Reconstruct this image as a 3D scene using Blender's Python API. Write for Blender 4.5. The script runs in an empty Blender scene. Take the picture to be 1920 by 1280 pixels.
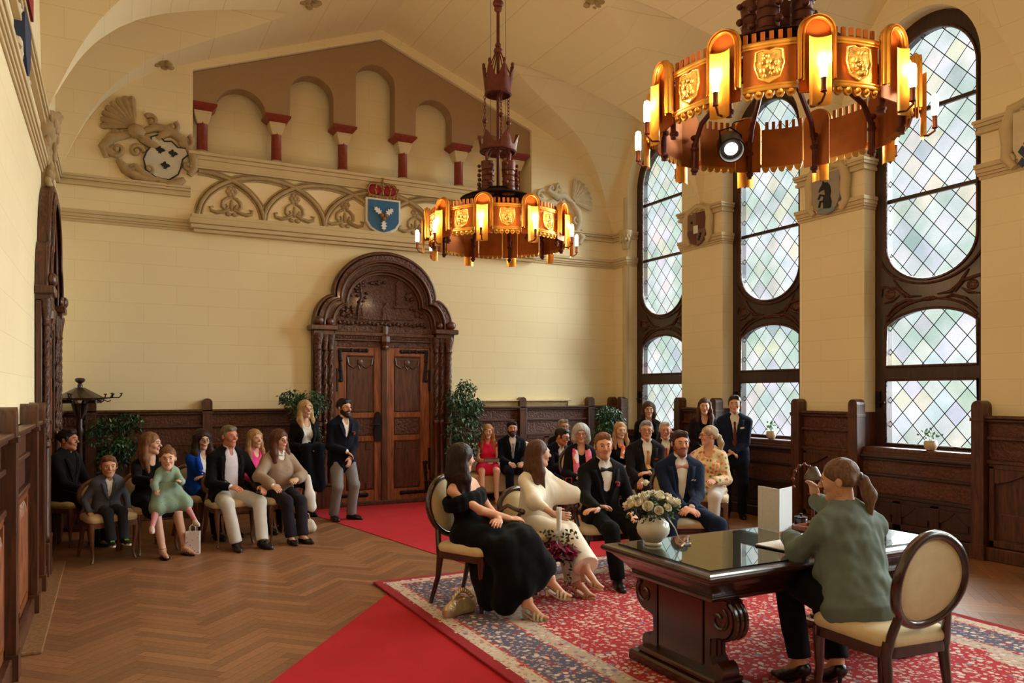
SUN1 = 33.0; CHP = 12; EXPO = 0.0
import bpy, math, random
import numpy as np
from mathutils import Vector, Matrix, Euler
from mathutils.geometry import tessellate_polygon
PI = math.pi
random.seed(7)
SC = bpy.context.scene
COL = SC.collection
def V(*a): return Vector(a)

# ------------------------------------------------------------ materials
MATS = {}
def mat(name, col, rough=.6, metal=0, bump=None, var=None, coat=0, spec=.5, sheen=0, emit=None, trans=0, ior=1.45, attr=None, alpha=None):
    if name in MATS: return MATS[name]
    m = bpy.data.materials.new(name); m.use_nodes = True
    nt = m.node_tree; N = nt.nodes; L = nt.links; b = N['Principled BSDF']
    I = b.inputs
    I['Base Color'].default_value = (*col, 1); I['Roughness'].default_value = rough; I['Metallic'].default_value = metal
    I['Specular IOR Level'].default_value = spec; I['IOR'].default_value = ior
    if coat: I['Coat Weight'].default_value = coat; I['Coat Roughness'].default_value = .12
    if sheen: I['Sheen Weight'].default_value = sheen; I['Sheen Roughness'].default_value = .5
    if trans: I['Transmission Weight'].default_value = trans
    if emit: I['Emission Color'].default_value = (*emit[0], 1); I['Emission Strength'].default_value = emit[1]
    tc = N.new('ShaderNodeTexCoord'); src = None
    if attr:
        a = N.new('ShaderNodeAttribute'); a.attribute_name = attr; src = a.outputs['Color']
    if var:
        n = N.new('ShaderNodeTexNoise'); n.inputs['Scale'].default_value = var[0]; n.inputs['Detail'].default_value = 5
        mp = N.new('ShaderNodeMapping'); L.new(tc.outputs['Object'], mp.inputs[0])
        if len(var) > 2: mp.inputs['Scale'].default_value = var[2]
        L.new(mp.outputs[0], n.inputs['Vector'])
        r = N.new('ShaderNodeMapRange'); r.inputs['From Min'].default_value = .3; r.inputs['From Max'].default_value = .7
        r.inputs['To Min'].default_value = 1-var[1]; r.inputs['To Max'].default_value = 1+var[1]
        L.new(n.outputs[0], r.inputs[0])
        h = N.new('ShaderNodeVectorMath'); h.operation = 'SCALE'
        if src: L.new(src, h.inputs[0])
        else: h.inputs[0].default_value = col
        L.new(r.outputs[0], h.inputs['Scale']); src = h.outputs[0]
    if src: L.new(src, I['Base Color'])
    if bump:
        n = N.new('ShaderNodeTexNoise'); n.inputs['Scale'].default_value = bump[0]; n.inputs['Detail'].default_value = 4
        L.new(tc.outputs['Object'], n.inputs['Vector'])
        u = N.new('ShaderNodeBump'); u.inputs['Strength'].default_value = bump[1]; u.inputs['Distance'].default_value = bump[2] if len(bump) > 2 else .01
        L.new(n.outputs[0], u.inputs['Height']); L.new(u.outputs[0], I['Normal'])
    MATS[name] = m
    return m

def lin(r, g, b):
    f = lambda c: ((c/255+.055)/1.055)**2.4 if c > 10 else c/255/12.92
    return (f(r), f(g), f(b))

# ------------------------------------------------------------ mesh builder
class MB:
    def __init__(s): s.v = []; s.f = []; s.m = []; s.c = []
    def add(s, vs, fs, mi=0, col=None):
        o = len(s.v); s.v += [tuple(p) for p in vs]
        for f in fs: s.f.append(tuple(i+o for i in f)); s.m.append(mi); s.c.append(col)
        return s
    def box(s, lo, hi, mi=0, M=None, col=None):
        x0, y0, z0 = lo; x1, y1, z1 = hi
        vs = [(x0,y0,z0),(x1,y0,z0),(x1,y1,z0),(x0,y1,z0),(x0,y0,z1),(x1,y0,z1),(x1,y1,z1),(x0,y1,z1)]
        if M: vs = [M@Vector(p) for p in vs]
        return s.add(vs, [(0,3,2,1),(4,5,6,7),(0,1,5,4),(1,2,6,5),(2,3,7,6),(3,0,4,7)], mi, col)
    def cbox(s, c, d, mi=0, M=None, col=None):
        return s.box([c[i]-d[i]/2 for i in range(3)], [c[i]+d[i]/2 for i in range(3)], mi, M, col)
    def bbox(s, lo, hi, b=.01, mi=0, M=None):      # bevelled box
        x0,y0,z0 = lo; x1,y1,z1 = hi
        pr = [(x0+b,y0),(x1-b,y0),(x1,y0+b),(x1,y1-b),(x1-b,y1),(x0+b,y1),(x0,y1-b),(x0,y0+b)]
        pi = [(x0+2*b,y0+b),(x1-2*b,y0+b),(x1-b,y0+2*b),(x1-b,y1-2*b),(x1-2*b,y1-b),(x0+2*b,y1-b),(x0+b,y1-2*b),(x0+b,y0+2*b)]
        vs = []
        for p, z in ((pi,z0),(pr,z0+b),(pr,z1-b),(pi,z1)): vs += [(q[0],q[1],z) for q in p]
        fs = [tuple(reversed(range(8))), tuple(range(24,32))]
        for k in range(3):
            for i in range(8): j = (i+1) % 8; fs.append((k*8+i,k*8+j,k*8+8+j,k*8+8+i))
        if M: vs = [M@Vector(p) for p in vs]
        return s.add(vs, fs, mi)
    def lathe(s, prof, n=24, c=(0,0,0), mi=0, M=None, cap=True, a0=0, a1=2*PI, sx=1, sy=1):
        full = abs(a1-a0-2*PI) < 1e-6; k = n if full else n+1; vs = []
        for r, z in prof:
            for i in range(k):
                a = a0+(a1-a0)*i/n; vs.append(Vector((c[0]+sx*r*math.cos(a), c[1]+sy*r*math.sin(a), c[2]+z)))
        if M: vs = [M@p for p in vs]
        fs = []
        for j in range(len(prof)-1):
            for i in range(n):
                i2 = (i+1) % k if full else i+1
                fs.append((j*k+i, j*k+i2, (j+1)*k+i2, (j+1)*k+i))
        if cap and full:
            if prof[0][0] > 1e-5: fs.append(tuple(reversed(range(k))))
            if prof[-1][0] > 1e-5: fs.append(tuple(range((len(prof)-1)*k, len(prof)*k)))
        return s.add(vs, fs, mi)
    def tube(s, pts, r, n=8, mi=0, closed=False, cap=True, sq=1.0, up=None, M=None):
        P = [Vector(p) for p in pts]; k = len(P)
        R = r if isinstance(r, (list, tuple)) else [r]*k
        vs = []; prev = None
        for i in range(k):
            t = (P[(i+1) % k]-P[i-1]) if closed else (P[min(i+1,k-1)]-P[max(i-1,0)])
            if t.length < 1e-9: t = V(0,0,1)
            t.normalize()
            if up is not None: a = Vector(up)
            elif prev is not None: a = prev
            else: a = V(0,0,1) if abs(t.z) < .9 else V(1,0,0)
            b = t.cross(a)
            if b.length < 1e-6: b = t.cross(V(1,.1,.2))
            b.normalize(); a = b.cross(t).normalized(); prev = a
            for j in range(n):
                w = 2*PI*j/n; vs.append(P[i]+b*math.cos(w)*R[i]+a*math.sin(w)*R[i]*sq)
        if M: vs = [M@p for p in vs]
        fs = []
        for i in range(k if closed else k-1):
            i2 = (i+1) % k
            for j in range(n):
                j2 = (j+1) % n; fs.append((i*n+j, i*n+j2, i2*n+j2, i2*n+j))
        if cap and not closed: fs += [tuple(reversed(range(n))), tuple(range((k-1)*n, k*n))]
        return s.add(vs, fs, mi)
    def sphere(s, c, r, n=12, m=8, mi=0, M=None):
        rr = r if isinstance(r, (list, tuple)) else (r,r,r); vs = [(c[0],c[1],c[2]-rr[2])]
        for j in range(1, m):
            a = -PI/2+PI*j/m
            for i in range(n):
                b = 2*PI*i/n; vs.append((c[0]+rr[0]*math.cos(a)*math.cos(b), c[1]+rr[1]*math.cos(a)*math.sin(b), c[2]+rr[2]*math.sin(a)))
        vs.append((c[0],c[1],c[2]+rr[2]))
        if M: vs = [M@Vector(p) for p in vs]
        fs = [(0, 1+(i+1) % n, 1+i) for i in range(n)]
        for j in range(m-2):
            for i in range(n): i2 = (i+1) % n; fs.append((1+j*n+i, 1+j*n+i2, 1+(j+1)*n+i2, 1+(j+1)*n+i))
        t = len(vs)-1
        fs += [(t, 1+(m-2)*n+i, 1+(m-2)*n+(i+1) % n) for i in range(n)]
        return s.add(vs, fs, mi)
    def plate(s, loops, d0, d1, F, mi=0, side=True):
        """polygon with holes (2D loops) extruded between depths; F(u,v,d)->3D"""
        L3 = [[Vector((p[0], p[1], 0)) for p in lp] for lp in loops]
        tris = tessellate_polygon(L3); flat = [p for lp in loops for p in lp]; n = len(flat)
        # orient so that the face at d0 looks towards decreasing d
        vs = [F(p[0],p[1],d0) for p in flat]+[F(p[0],p[1],d1) for p in flat]; fs = []
        for t in tris:
            a, b, c = [flat[i] for i in t]
            cr = (b[0]-a[0])*(c[1]-a[1])-(b[1]-a[1])*(c[0]-a[0])
            if abs(cr) < 1e-12: continue
            t = t if cr > 0 else (t[0],t[2],t[1])
            fs.append(tuple(t)); fs.append((t[0]+n,t[2]+n,t[1]+n))
        if side:
            o = 0
            for lp in loops:
                k = len(lp); ar = sum(lp[i][0]*lp[(i+1)%k][1]-lp[(i+1)%k][0]*lp[i][1] for i in range(k))
                first = lp is loops[0]
                for i in range(k):
                    j = (i+1) % k; q = (o+j,o+i,o+i+n,o+j+n)
                    if (ar > 0) != first: q = tuple(reversed(q))
                    fs.append(q)
                o += k
        return s.add(vs, fs, mi)
    def obj(s, name, mats, parent=None, smooth=None, loc=None, bevel=0, **tags):
        me = bpy.data.meshes.new(name); me.from_pydata(s.v, [], s.f)
        if not isinstance(mats, (list, tuple)): mats = [mats]
        for m in mats: me.materials.append(m)
        if len(mats) > 1: me.polygons.foreach_set('material_index', s.m)
        if any(c is not None for c in s.c):
            a = me.color_attributes.new('tint', 'FLOAT_COLOR', 'CORNER'); d = []
            for p in me.polygons:
                c = s.c[p.index] or (1,1,1); d += [c[0],c[1],c[2],1]*p.loop_total
            a.data.foreach_set('color', d)
        if smooth is not None:
            me.polygons.foreach_set('use_smooth', [True]*len(me.polygons))
            me.set_sharp_from_angle(angle=math.radians(smooth))
        me.update()
        o = bpy.data.objects.new(name, me); COL.objects.link(o)
        if parent: o.parent = parent
        if loc: o.location = loc
        if bevel:
            b = o.modifiers.new('bevel', 'BEVEL'); b.width = bevel; b.segments = 2; b.limit_method = 'ANGLE'; b.angle_limit = .7
        for k, v in tags.items(): o[k] = v
        return o
def thing(name, label, cat, loc=(0,0,0), rz=0, group=None, kind=None):
    o = bpy.data.objects.new(name, None); COL.objects.link(o); o.location = loc; o.rotation_euler = (0,0,rz); o.empty_display_size = .1
    if kind: o['kind'] = kind
    if label: o['label'] = label
    if cat: o['category'] = cat
    if group: o['group'] = group
    return o
def dup(root, loc=None, rz=None, label=None):
    def cp(o, par):
        c = o.copy(); COL.objects.link(c)
        if par: c.parent = par
        for ch in list(KIDS(o)): cp(ch, c)
        return c
    def KIDS(o): return [x for x in o.children]
    r = cp(root, None)
    if loc is not None: r.location = loc
    if rz is not None: r.rotation_euler = (0,0,rz)
    if label: r['label'] = label
    return r
# camera maths (image 1920x1280): used to turn measured directions into places
F_ = 1442.6; EYE = 1.75; HOR = 733.7; YAW = math.radians(27.6)
def P(u, Z):
    a = (u-960)/F_; return ((math.sin(YAW)+a*math.cos(YAW))*Z, (math.cos(YAW)-a*math.sin(YAW))*Z)
def arc(cx, cz, rx, rz, a0, a1, n):
    return [(cx+rx*math.cos(math.radians(a0+(a1-a0)*i/n)), cz+rz*math.sin(math.radians(a0+(a1-a0)*i/n))) for i in range(n+1)]

# ------------------------------------------------------------ common materials
def wall_paint():
    m = bpy.data.materials.new('cream_ashlar_paint'); m.use_nodes = True; nt = m.node_tree; N = nt.nodes; L = nt.links; b = N['Principled BSDF']
    g = N.new('ShaderNodeNewGeometry'); sx = N.new('ShaderNodeSeparateXYZ'); L.new(g.outputs['Position'], sx.inputs[0])
    sn = N.new('ShaderNodeSeparateXYZ'); L.new(g.outputs['True Normal'], sn.inputs[0])
    ab = N.new('ShaderNodeMath'); ab.operation = 'ABSOLUTE'; L.new(sn.outputs['X'], ab.inputs[0])
    gt = N.new('ShaderNodeMath'); gt.operation = 'GREATER_THAN'; L.new(ab.outputs[0], gt.inputs[0]); gt.inputs[1].default_value = .7
    mx = N.new('ShaderNodeMix'); L.new(gt.outputs[0], mx.inputs[0]); L.new(sx.outputs['X'], mx.inputs[2]); L.new(sx.outputs['Y'], mx.inputs[3])
    cb = N.new('ShaderNodeCombineXYZ'); L.new(mx.outputs[0], cb.inputs[0]); L.new(sx.outputs['Z'], cb.inputs[1])
    br = N.new('ShaderNodeTexBrick'); L.new(cb.outputs[0], br.inputs['Vector'])
    br.inputs['Scale'].default_value = 1; br.inputs['Brick Width'].default_value = .82; br.inputs['Row Height'].default_value = .268
    br.inputs['Mortar Size'].default_value = .0028; br.inputs['Mortar Smooth'].default_value = .3; br.offset = .5
    base = lin(236,220,180)
    br.inputs['Color1'].default_value = (*base,1); br.inputs['Color2'].default_value = (base[0]*.975,base[1]*.975,base[2]*.965,1)
    br.inputs['Mortar'].default_value = (*lin(218,200,158),1)
    n = N.new('ShaderNodeTexNoise'); n.inputs['Scale'].default_value = 1.3; n.inputs['Detail'].default_value = 6; L.new(g.outputs['Position'], n.inputs['Vector'])
    r = N.new('ShaderNodeMapRange'); L.new(n.outputs[0], r.inputs[0]); r.inputs[3].default_value = .95; r.inputs[4].default_value = 1.04
    s = N.new('ShaderNodeVectorMath'); s.operation = 'SCALE'; L.new(br.outputs['Color'], s.inputs[0]); L.new(r.outputs[0], s.inputs['Scale'])
    L.new(s.outputs[0], b.inputs['Base Color']); b.inputs['Roughness'].default_value = .85
    n2 = N.new('ShaderNodeTexNoise'); n2.inputs['Scale'].default_value = 60; L.new(g.outputs['Position'], n2.inputs['Vector'])
    u = N.new('ShaderNodeBump'); u.inputs['Strength'].default_value = .25; u.inputs['Distance'].default_value = .003; L.new(n2.outputs[0], u.inputs['Height']); L.new(u.outputs[0], b.inputs['Normal'])
    return m
def wood(name, col, col2, rough=.42, scale=6, stretch=(6,6,.6), coat=.25, bump=.25, spec=.5):
    if name in MATS: return MATS[name]
    m = bpy.data.materials.new(name); m.use_nodes = True; nt = m.node_tree; N = nt.nodes; L = nt.links; b = N['Principled BSDF']
    tc = N.new('ShaderNodeTexCoord'); mp = N.new('ShaderNodeMapping'); mp.inputs['Scale'].default_value = stretch; L.new(tc.outputs['Object'], mp.inputs[0])
    n = N.new('ShaderNodeTexNoise'); n.inputs['Scale'].default_value = scale; n.inputs['Detail'].default_value = 8; n.inputs['Distortion'].default_value = .6; L.new(mp.outputs[0], n.inputs['Vector'])
    r = N.new('ShaderNodeValToRGB'); r.color_ramp.elements[0].position = .32; r.color_ramp.elements[1].position = .7
    r.color_ramp.elements[0].color = (*col,1); r.color_ramp.elements[1].color = (*col2,1); L.new(n.outputs[0], r.inputs[0]); L.new(r.outputs[0], b.inputs['Base Color'])
    b.inputs['Roughness'].default_value = rough; b.inputs['Coat Weight'].default_value = coat; b.inputs['Coat Roughness'].default_value = .2; b.inputs['Specular IOR Level'].default_value = spec
    u = N.new('ShaderNodeBump'); u.inputs['Strength'].default_value = bump; u.inputs['Distance'].default_value = .004; L.new(n.outputs[0], u.inputs['Height']); L.new(u.outputs[0], b.inputs['Normal'])
    MATS[name] = m; return m
PAINT = wall_paint()
OAK = wood('dark_oak', lin(50,24,14), lin(100,54,29))
OAKD = wood('darker_oak', lin(32,15,10), lin(64,32,20))
OAKR = wood('red_oak_panel', lin(92,46,24), lin(158,90,46), bump=.35)
MAHOG = wood('mahogany', lin(36,13,9), lin(74,30,18), rough=.25, coat=.7, bump=.08)
CARVE = mat('carved_oak', lin(80,42,24), .5, bump=(26,1.0,.03), var=(24,.45), coat=.2)
STONE = mat('plaster_moulding', lin(200,180,140), .85, bump=(40,.2,.004), var=(3,.05))
STONEG = mat('grey_relief_plaster', lin(166,142,104), .9, bump=(30,.5,.008), var=(9,.14))
STONEW = mat('light_relief_plaster', lin(205,192,166), .9, bump=(30,.4,.006), var=(9,.1))
TAUPE = mat('taupe_render', lin(160,130,98), .95, bump=(150,.5,.003), var=(60,.05))
REDST = mat('dark_red_porphyry', lin(124,44,30), .45, bump=(30,.2,.003), var=(22,.2))
IRON = mat('rust_brown_iron', lin(104,50,36), .5, metal=.35, bump=(40,.35,.004), var=(14,.25))
IRONB = mat('black_wrought_iron', lin(28,22,20), .5, metal=.6, bump=(60,.3,.003))
GOLD = mat('gilded_brass', lin(214,150,62), .36, metal=.75, bump=(25,.15,.003), var=(10,.15))
GOLDR = mat('gilded_relief', lin(240,190,100), .35, metal=.7, bump=(50,.8,.01), var=(30,.25))
COPPER = mat('warm_copper_sheet', lin(190,104,44), .42, metal=.7, bump=(30,.2,.003), var=(8,.15))
# ============================================================ ROOM
X0, X1, Y0, Y1 = -.62, 8.16, -3.2, 11.61
YC = [10.44, 8.05, 5.6, 3.15, .7, -1.75]     # window bays, far to near
PIER = [9.25, 6.82, 4.4, 1.93, -.52]
OPEN = [(9.71,11.17), (7.32,8.78), (4.91,6.33), (2.42,3.88), (-.03,1.43), (-2.5,-1.04)]
HW = .725
XM = 3.79
prof = [(-.62,4.50),(-.52,4.78),(-.41,5.03),(-.28,5.3),(-.12,5.55),(.08,5.78),(.3,5.97),(.55,6.13),(.85,6.27),(1.2,6.42),(2.1,6.77),(3.0,7.11),(3.55,7.32),(3.79,7.40)]
prof = prof+[(2*XM-x, z) for x, z in reversed(prof[:-1])]
prof[-1] = (8.2, 4.5)
def vault(x):
    for (a, za), (b, zb) in zip(prof, prof[1:]):
        if a <= x <= b: return za+(zb-za)*(x-a)/(b-a)
    return prof[0][1] if x < 0 else prof[-1][1]
AX = 5.5
def crown(x): return vault(AX)+(6.62-vault(AX))*((x-AX)/(X1-AX))
def cell(x, t):      # t = |dy|/half bay
    return 4.5+(crown(x)-4.5)*max(0, 1-min(1,t)**1.5)**.55
def groin(x):
    z = vault(x); q = (z-4.5)/(crown(x)-4.5)
    if q >= 1: return 0
    return (1-max(q,0)**(1/.55))**(1/1.5)
def build_ceiling():
    mb = MB(); bounds = [11.61]+PIER+[-3.2]; NX = 46
    for side in (0, 1):
        xs = [AX+(X1-AX)*(i/NX)**1.2 for i in range(NX+1)]
        gx = [groin(x) for x in xs]; gx[0] = 0; gx[-1] = 1
        X = lambda x: x if side else 2*XM-x-(.07 if x > 8.15 else 0)
        for b in range(len(bounds)-1):
            ya, yb = bounds[b], bounds[b+1]; yc = YC[b]
            rows = []
            for x, g in zip(xs, gx):
                row = []; m = vault(x)
                ha, hb = ya-yc, yc-yb; nm = 8; nc = 28
                for i in range(nm): row.append((X(x), ya+(yc+ha*g-ya)*i/nm, m))
                for i in range(nc+1):
                    t = 1-2*i/nc; dy = (ha if t > 0 else hb)*g*t; row.append((X(x), yc+dy, cell(x, abs(t)*g) if g > 0 else m))
                for i in range(1, nm+1): row.append((X(x), yc-hb*g+(yb-yc+hb*g)*i/nm, m))
                rows.append(row)
            n = len(rows[0]); vs = [p for r in rows for p in r]
            fs = [((i)*n+j, (i)*n+j+1, (i+1)*n+j+1, (i+1)*n+j) for i in range(NX) for j in range(n-1)]
            if side == 0: fs = [tuple(reversed(f)) for f in fs]
            mb.add(vs, fs)
    # central barrel between the cells
    xs = sorted(set([2*XM-AX]+[x for x, z in prof if 2*XM-AX < x < AX]+[AX]))
    ys = [11.61-14.81*i/20 for i in range(21)]
    vs = [(x, y, vault(x)) for x in xs for y in ys]; n = len(ys)
    mb.add(vs, [(i*n+j, i*n+j+1, (i+1)*n+j+1, (i+1)*n+j) for i in range(len(xs)-1) for j in range(n-1)])
    mb.obj('ceiling', PAINT, smooth=32, kind='structure')
build_ceiling()

# ---- floor: herringbone parquet, one mesh
def build_floor():
    mb = MB(); W, Lp = .085, .595; k = int(Lp/W); rnd = random.Random(3)
    c, s = math.cos(PI/4), math.sin(PI/4)
    def plank(u, v, du, dv):
        g = .0012; pts = [(u+g,v+g),(u+du-g,v+g),(u+du-g,v+dv-g),(u+g,v+dv-g)]
        q = [(c*a-s*b+4, s*a+c*b+4) for a, b in pts]
        if max(p[0] for p in q) < X0-.3 or min(p[0] for p in q) > X1+.3 or max(p[1] for p in q) < 1.5 or min(p[1] for p in q) > Y1+.3: return
        t = .76+.46*rnd.random(); w = rnd.random()*.12
        col = tuple(x*t for x in (lin(142,98,66)[0], lin(142,98,66)[1]*(1-w*.4), lin(142,98,66)[2]*(1-w)))
        mb.add([(p[0],p[1],0) for p in q], [(0,1,2,3)], 0, col)
    R = 115
    for i in range(-R, R):
        for j in range(-14, 15):
            u = i*W+j*2*Lp; v = -i*W*-1
            x, y = i*W, i*W
            plank(x+j*Lp*2*.5-0+0, y-j*Lp*2*.5, Lp, W)
            plank(x+j*Lp*2*.5-W+0, y-j*Lp*2*.5, W, Lp)
    o = mb.obj('floor', mat('oak_parquet', (.3,.2,.12), .42, attr='tint', var=(30,.12,(1,1,1)), coat=.12, bump=(50,.08,.002)), kind='structure')
    g = MB(); g.box((X0-.3,Y0-.3,-.12),(X1+.5,Y1+.3,-.0015)); g.obj('subfloor', mat('parquet_gap', lin(66,44,28), .6), parent=o)
build_floor()

# ---- walls
def build_walls():
    # right wall with arched openings; 2D = (y,z)
    outer = [(Y0,0),(Y1,0),(Y1,6.75),(Y0,6.75)]
    holes = []
    for a, b in OPEN:
        holes.append([(a,1.0),(b,1.0),(b,5.30)]+arc((a+b)/2,5.30,(b-a)/2,.80,0,180,24)[1:-1]+[(a,5.30)])
    mb = MB(); mb.plate([outer]+holes, 0, .34, lambda u,v,d: (X1+d,u,v)); mb.obj('wall_right', PAINT, kind='structure')
    mb = MB(); mb.box((X0-.25,Y0,0),(X0,Y1,6.75)); mb.obj('wall_left', PAINT, kind='structure')
    mb = MB(); mb.box((X0-.25,Y0-.25,0),(X1+.35,Y0,7.7)); mb.obj('wall_front', PAINT, kind='structure')
    # back wall with the gable recess
    gb = [(1.03,5.10),(6.45,5.10),(6.45,6.25),(3.77,7.27),(1.03,6.25)]
    mb = MB(); mb.plate([[(X0-.2,0),(X1+.3,0),(X1+.3,7.7),(X0-.2,7.7)], gb], 0, .5, lambda u,v,d: (u,Y1+d,v))
    mb.box((.9,Y1+.42,5.0),(6.6,Y1+.5,7.4)); w = mb.obj('wall_back', PAINT, kind='structure')
build_walls()
def strip_mould(mb, axis, a, b, z0, steps, face, sgn):
    """stepped horizontal moulding along x (axis 0) or y (axis 1); steps: list of (dz, out)"""
    z = z0
    for dz, out in steps:
        if axis == 0: mb.box((a, min(face, face+sgn*out), z), (b, max(face, face+sgn*out), z+dz))
        else: mb.box((min(face, face+sgn*out), a, z), (max(face, face+sgn*out), b, z+dz))
        z += dz
LOW = [(.035,.02),(.03,.035),(.045,.05),(.05,.065)]
UPP = [(.04,.05),(.03,.035),(.035,.065),(.035,.08)]
mb = MB()
for a, b in ((X0,1.0),(6.5,X1)):
    strip_mould(mb,0,a,b,3.98,LOW,Y1,-1); strip_mould(mb,0,a,b,4.46,UPP,Y1,-1)
mb.obj('trim_1', STONE, kind='structure', bevel=.006)
for i, c in enumerate(PIER):
    mb = MB(); a, b = OPEN[i+1][1], OPEN[i][0]
    for st, z in ((LOW,3.98),(UPP,4.46)):
        zz = z
        for dz, out in st: mb.box((X1-out, a-out*.7, zz), (X1+.2, b+out*.7, zz+dz)); zz += dz
    mb.obj('trim_%d' % (i+2), STONE, kind='structure', bevel=.006)
mb = MB()
for st, z in ((LOW,3.98),(UPP,4.46)):
    zz = z
    for dz, out in st: mb.box((X1-out, 11.17-out*.7, zz), (X1+.2, Y1, zz+dz)); zz += dz
mb.tube([(X1+.0,11.22,0),(X1+.0,11.22,3.98)], .06, 12); mb.tube([(X1,11.22,4.6),(X1,11.22,5.2)], .05, 10)
mb.obj('trim_8', STONE, kind='structure', bevel=.004)
mb = MB(); strip_mould(mb,1,Y0,Y1,3.98,LOW,X0,1); strip_mould(mb,1,Y0,Y1,4.46,UPP,X0,1); mb.obj('trim_9', STONE, kind='structure', bevel=.006)

# ---- gable arcade
def arcade():
    root = thing('trim_10', None, None, (0,Y1,0), kind='structure')
    Fb = lambda u,v,d: (u,d,v)
    cols = [1.17,2.2,3.2,4.18,5.16,6.24]
    tops = [6.12,6.50,6.86,6.48,6.08]
    loop = [(1.03,5.82),(1.03,6.24),(3.77,7.26),(6.45,6.24),(6.45,5.82)]
    low = []
    hw = .175
    for i in range(5, -1, -1):
        pass
    path = [(6.45,5.82),(6.45,6.24),(3.77,7.26),(1.03,6.24),(1.03,5.82)]
    for i in range(5):
        a = cols[i]+hw; b = cols[i+1]-hw; r = (b-a)/2; t = tops[i]
        path += [(a,5.82)]+arc((a+b)/2, t-r*.9, r, r*.9, 180, 0, 16)+[(b,5.82)]
    mb = MB(); mb.plate([list(reversed(path))], .06, .30, Fb)
    mb.obj('arcade_panel', TAUPE, root)
    for i, x in enumerate(cols):
        sh = MB(); sh.lathe([(.09,5.17),(.075,5.2),(.072,5.56),(.08,5.58)], 20, c=(x,.19,0)); sh.obj('column_shaft', REDST, root, smooth=40)
        bs = MB(); bs.box((x-.13,.05,5.10),(x+.13,.32,5.135)); bs.lathe([(.115,5.135),(.12,5.15),(.1,5.17),(.085,5.18)], 20, c=(x,.19,0)); bs.obj('column_base', STONE, root, smooth=40)
        cp = MB(); cp.lathe([(.082,5.56),(.086,5.585),(.1,5.62),(.135,5.69),(.15,5.72)], 4, c=(x,.19,0)); 
        cp = MB()
        for (r0,z0_,r1,z1_) in ((.072,5.56,.118,5.70),(.118,5.70,.12,5.73)):
            q = [(x+sx*r,.19+sy*r,z) for r, z in ((r0,z0_),(r1,z1_)) for sx, sy in ((-1,-1),(1,-1),(1,1),(-1,1))]
            cp.add(q, [(0,1,5,4),(1,2,6,5),(2,3,7,6),(3,0,4,7),(4,5,6,7),(3,2,1,0)])
        cp.obj('capital', STONE, root, bevel=.01)
        ab = MB(); q = [(x+sx*r,.19+sy*r*.95,z) for r, z in ((.115,5.725),(.185,5.80),(.185,5.83)) for sx, sy in ((-1,-1),(1,-1),(1,1),(-1,1))]
        ab.add(q, [(0,1,5,4),(1,2,6,5),(2,3,7,6),(3,0,4,7),(4,5,9,8),(5,6,10,9),(6,7,11,10),(7,4,8,11),(8,9,10,11),(3,2,1,0)])
        ab.obj('abacus', REDST, root)
    m = MB()   # chamfered reveal on the left and right and sill shelf
    m.box((.97,-.09,5.055),(6.52,.1,5.10)); m.box((1.0,-.06,5.0),(6.49,.0,5.055)); m.box((1.03,-.04,4.9),(6.46,.0,5.0)); m.box((.99,-.07,4.87),(6.5,0,4.9))
    m.obj('sill', STONE, root, bevel=.008)
    m = MB(); m.box((1.0,-.13,4.16),(6.49,0,4.22)); m.box((.97,-.17,4.08),(6.52,0,4.16)); m.box((.99,-.14,4.02),(6.5,0,4.08)); m.box((1.03,-.1,3.97),(6.46,0,4.02))
    m.obj('ledge', STONE, root, bevel=.012)
    # interlaced blind tracery
    x0, n, w = 1.10, 6, .885
    for i in range(-1, n):
        t = MB(); cx = x0+w*(i+1)
        pts = [p for p in arc(cx, 4.22, w, .62, 0, 180, 36) if x0-.01 <= p[0] <= x0+n*w+.01]
        for off, r in ((.0,.028),(-.045,.014),(.045,.014)):
            q = [(cx+(p[0]-cx)*(1+off/w), -.012-(.02 if off == 0 else 0), 4.22+(p[1]-4.22)*(1+off/.62)) for p in pts]
            t.tube([(a, b, min(c, 4.865)) for a, b, c in q], r, 8)
        t.obj('tracery_arch', STONEG, root, smooth=60)
    for i in range(n):
        cx = x0+w*(i+.5)
        if i == 2 or i == 3: cxo = [cx-.13] if i == 2 else [cx+.13]
        else: cxo = [cx]
        for c in cxo:
            t = MB(); foliage(t, c, 4.235, .43)
            t.obj('leaf_ornament', STONEG, root, smooth=60)
def foliage(t, cx, z0, h, F=None):
    F = F or (lambda x,z,d: (x,-d,z))
    def bl(x, z, rx, rz, d=.025):
        M = None; c = F(x,z,.01); n = 10
        t.sphere(c, (rx,d,rz), n, 6)
    s = h/.3; z0 -= .0
    for a in range(6): w = a*PI/3; bl(cx+.035*s*math.cos(w), z0+.255*s+.035*s*math.sin(w), .024*s, .024*s)
    bl(cx, z0+.255*s, .025*s, .025*s, .035)
    for sg in (-1,1):
        pts = [(cx+sg*x*s, z0+z*s) for x, z in ((.01,.2),(.05,.185),(.085,.15),(.09,.1),(.06,.07),(.035,.1),(.05,.13))]
        t.tube([F(x,z,.012) for x, z in pts], [.012*s,.018*s,.02*s,.02*s,.018*s,.014*s,.01*s], 6)
        pts = [(cx+sg*x*s, z0+z*s) for x, z in ((.02,.08),(.08,.05),(.14,.035),(.19,.05),(.2,.085),(.17,.09))]
        t.tube([F(x,z,.012) for x, z in pts], [.015*s,.02*s,.022*s,.018*s,.014*s,.01*s], 6)
        bl(cx+sg*.03*s, z0+.03*s, .03*s, .022*s)
    bl(cx, z0+.12*s, .02*s, .06*s)
arcade()

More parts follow.
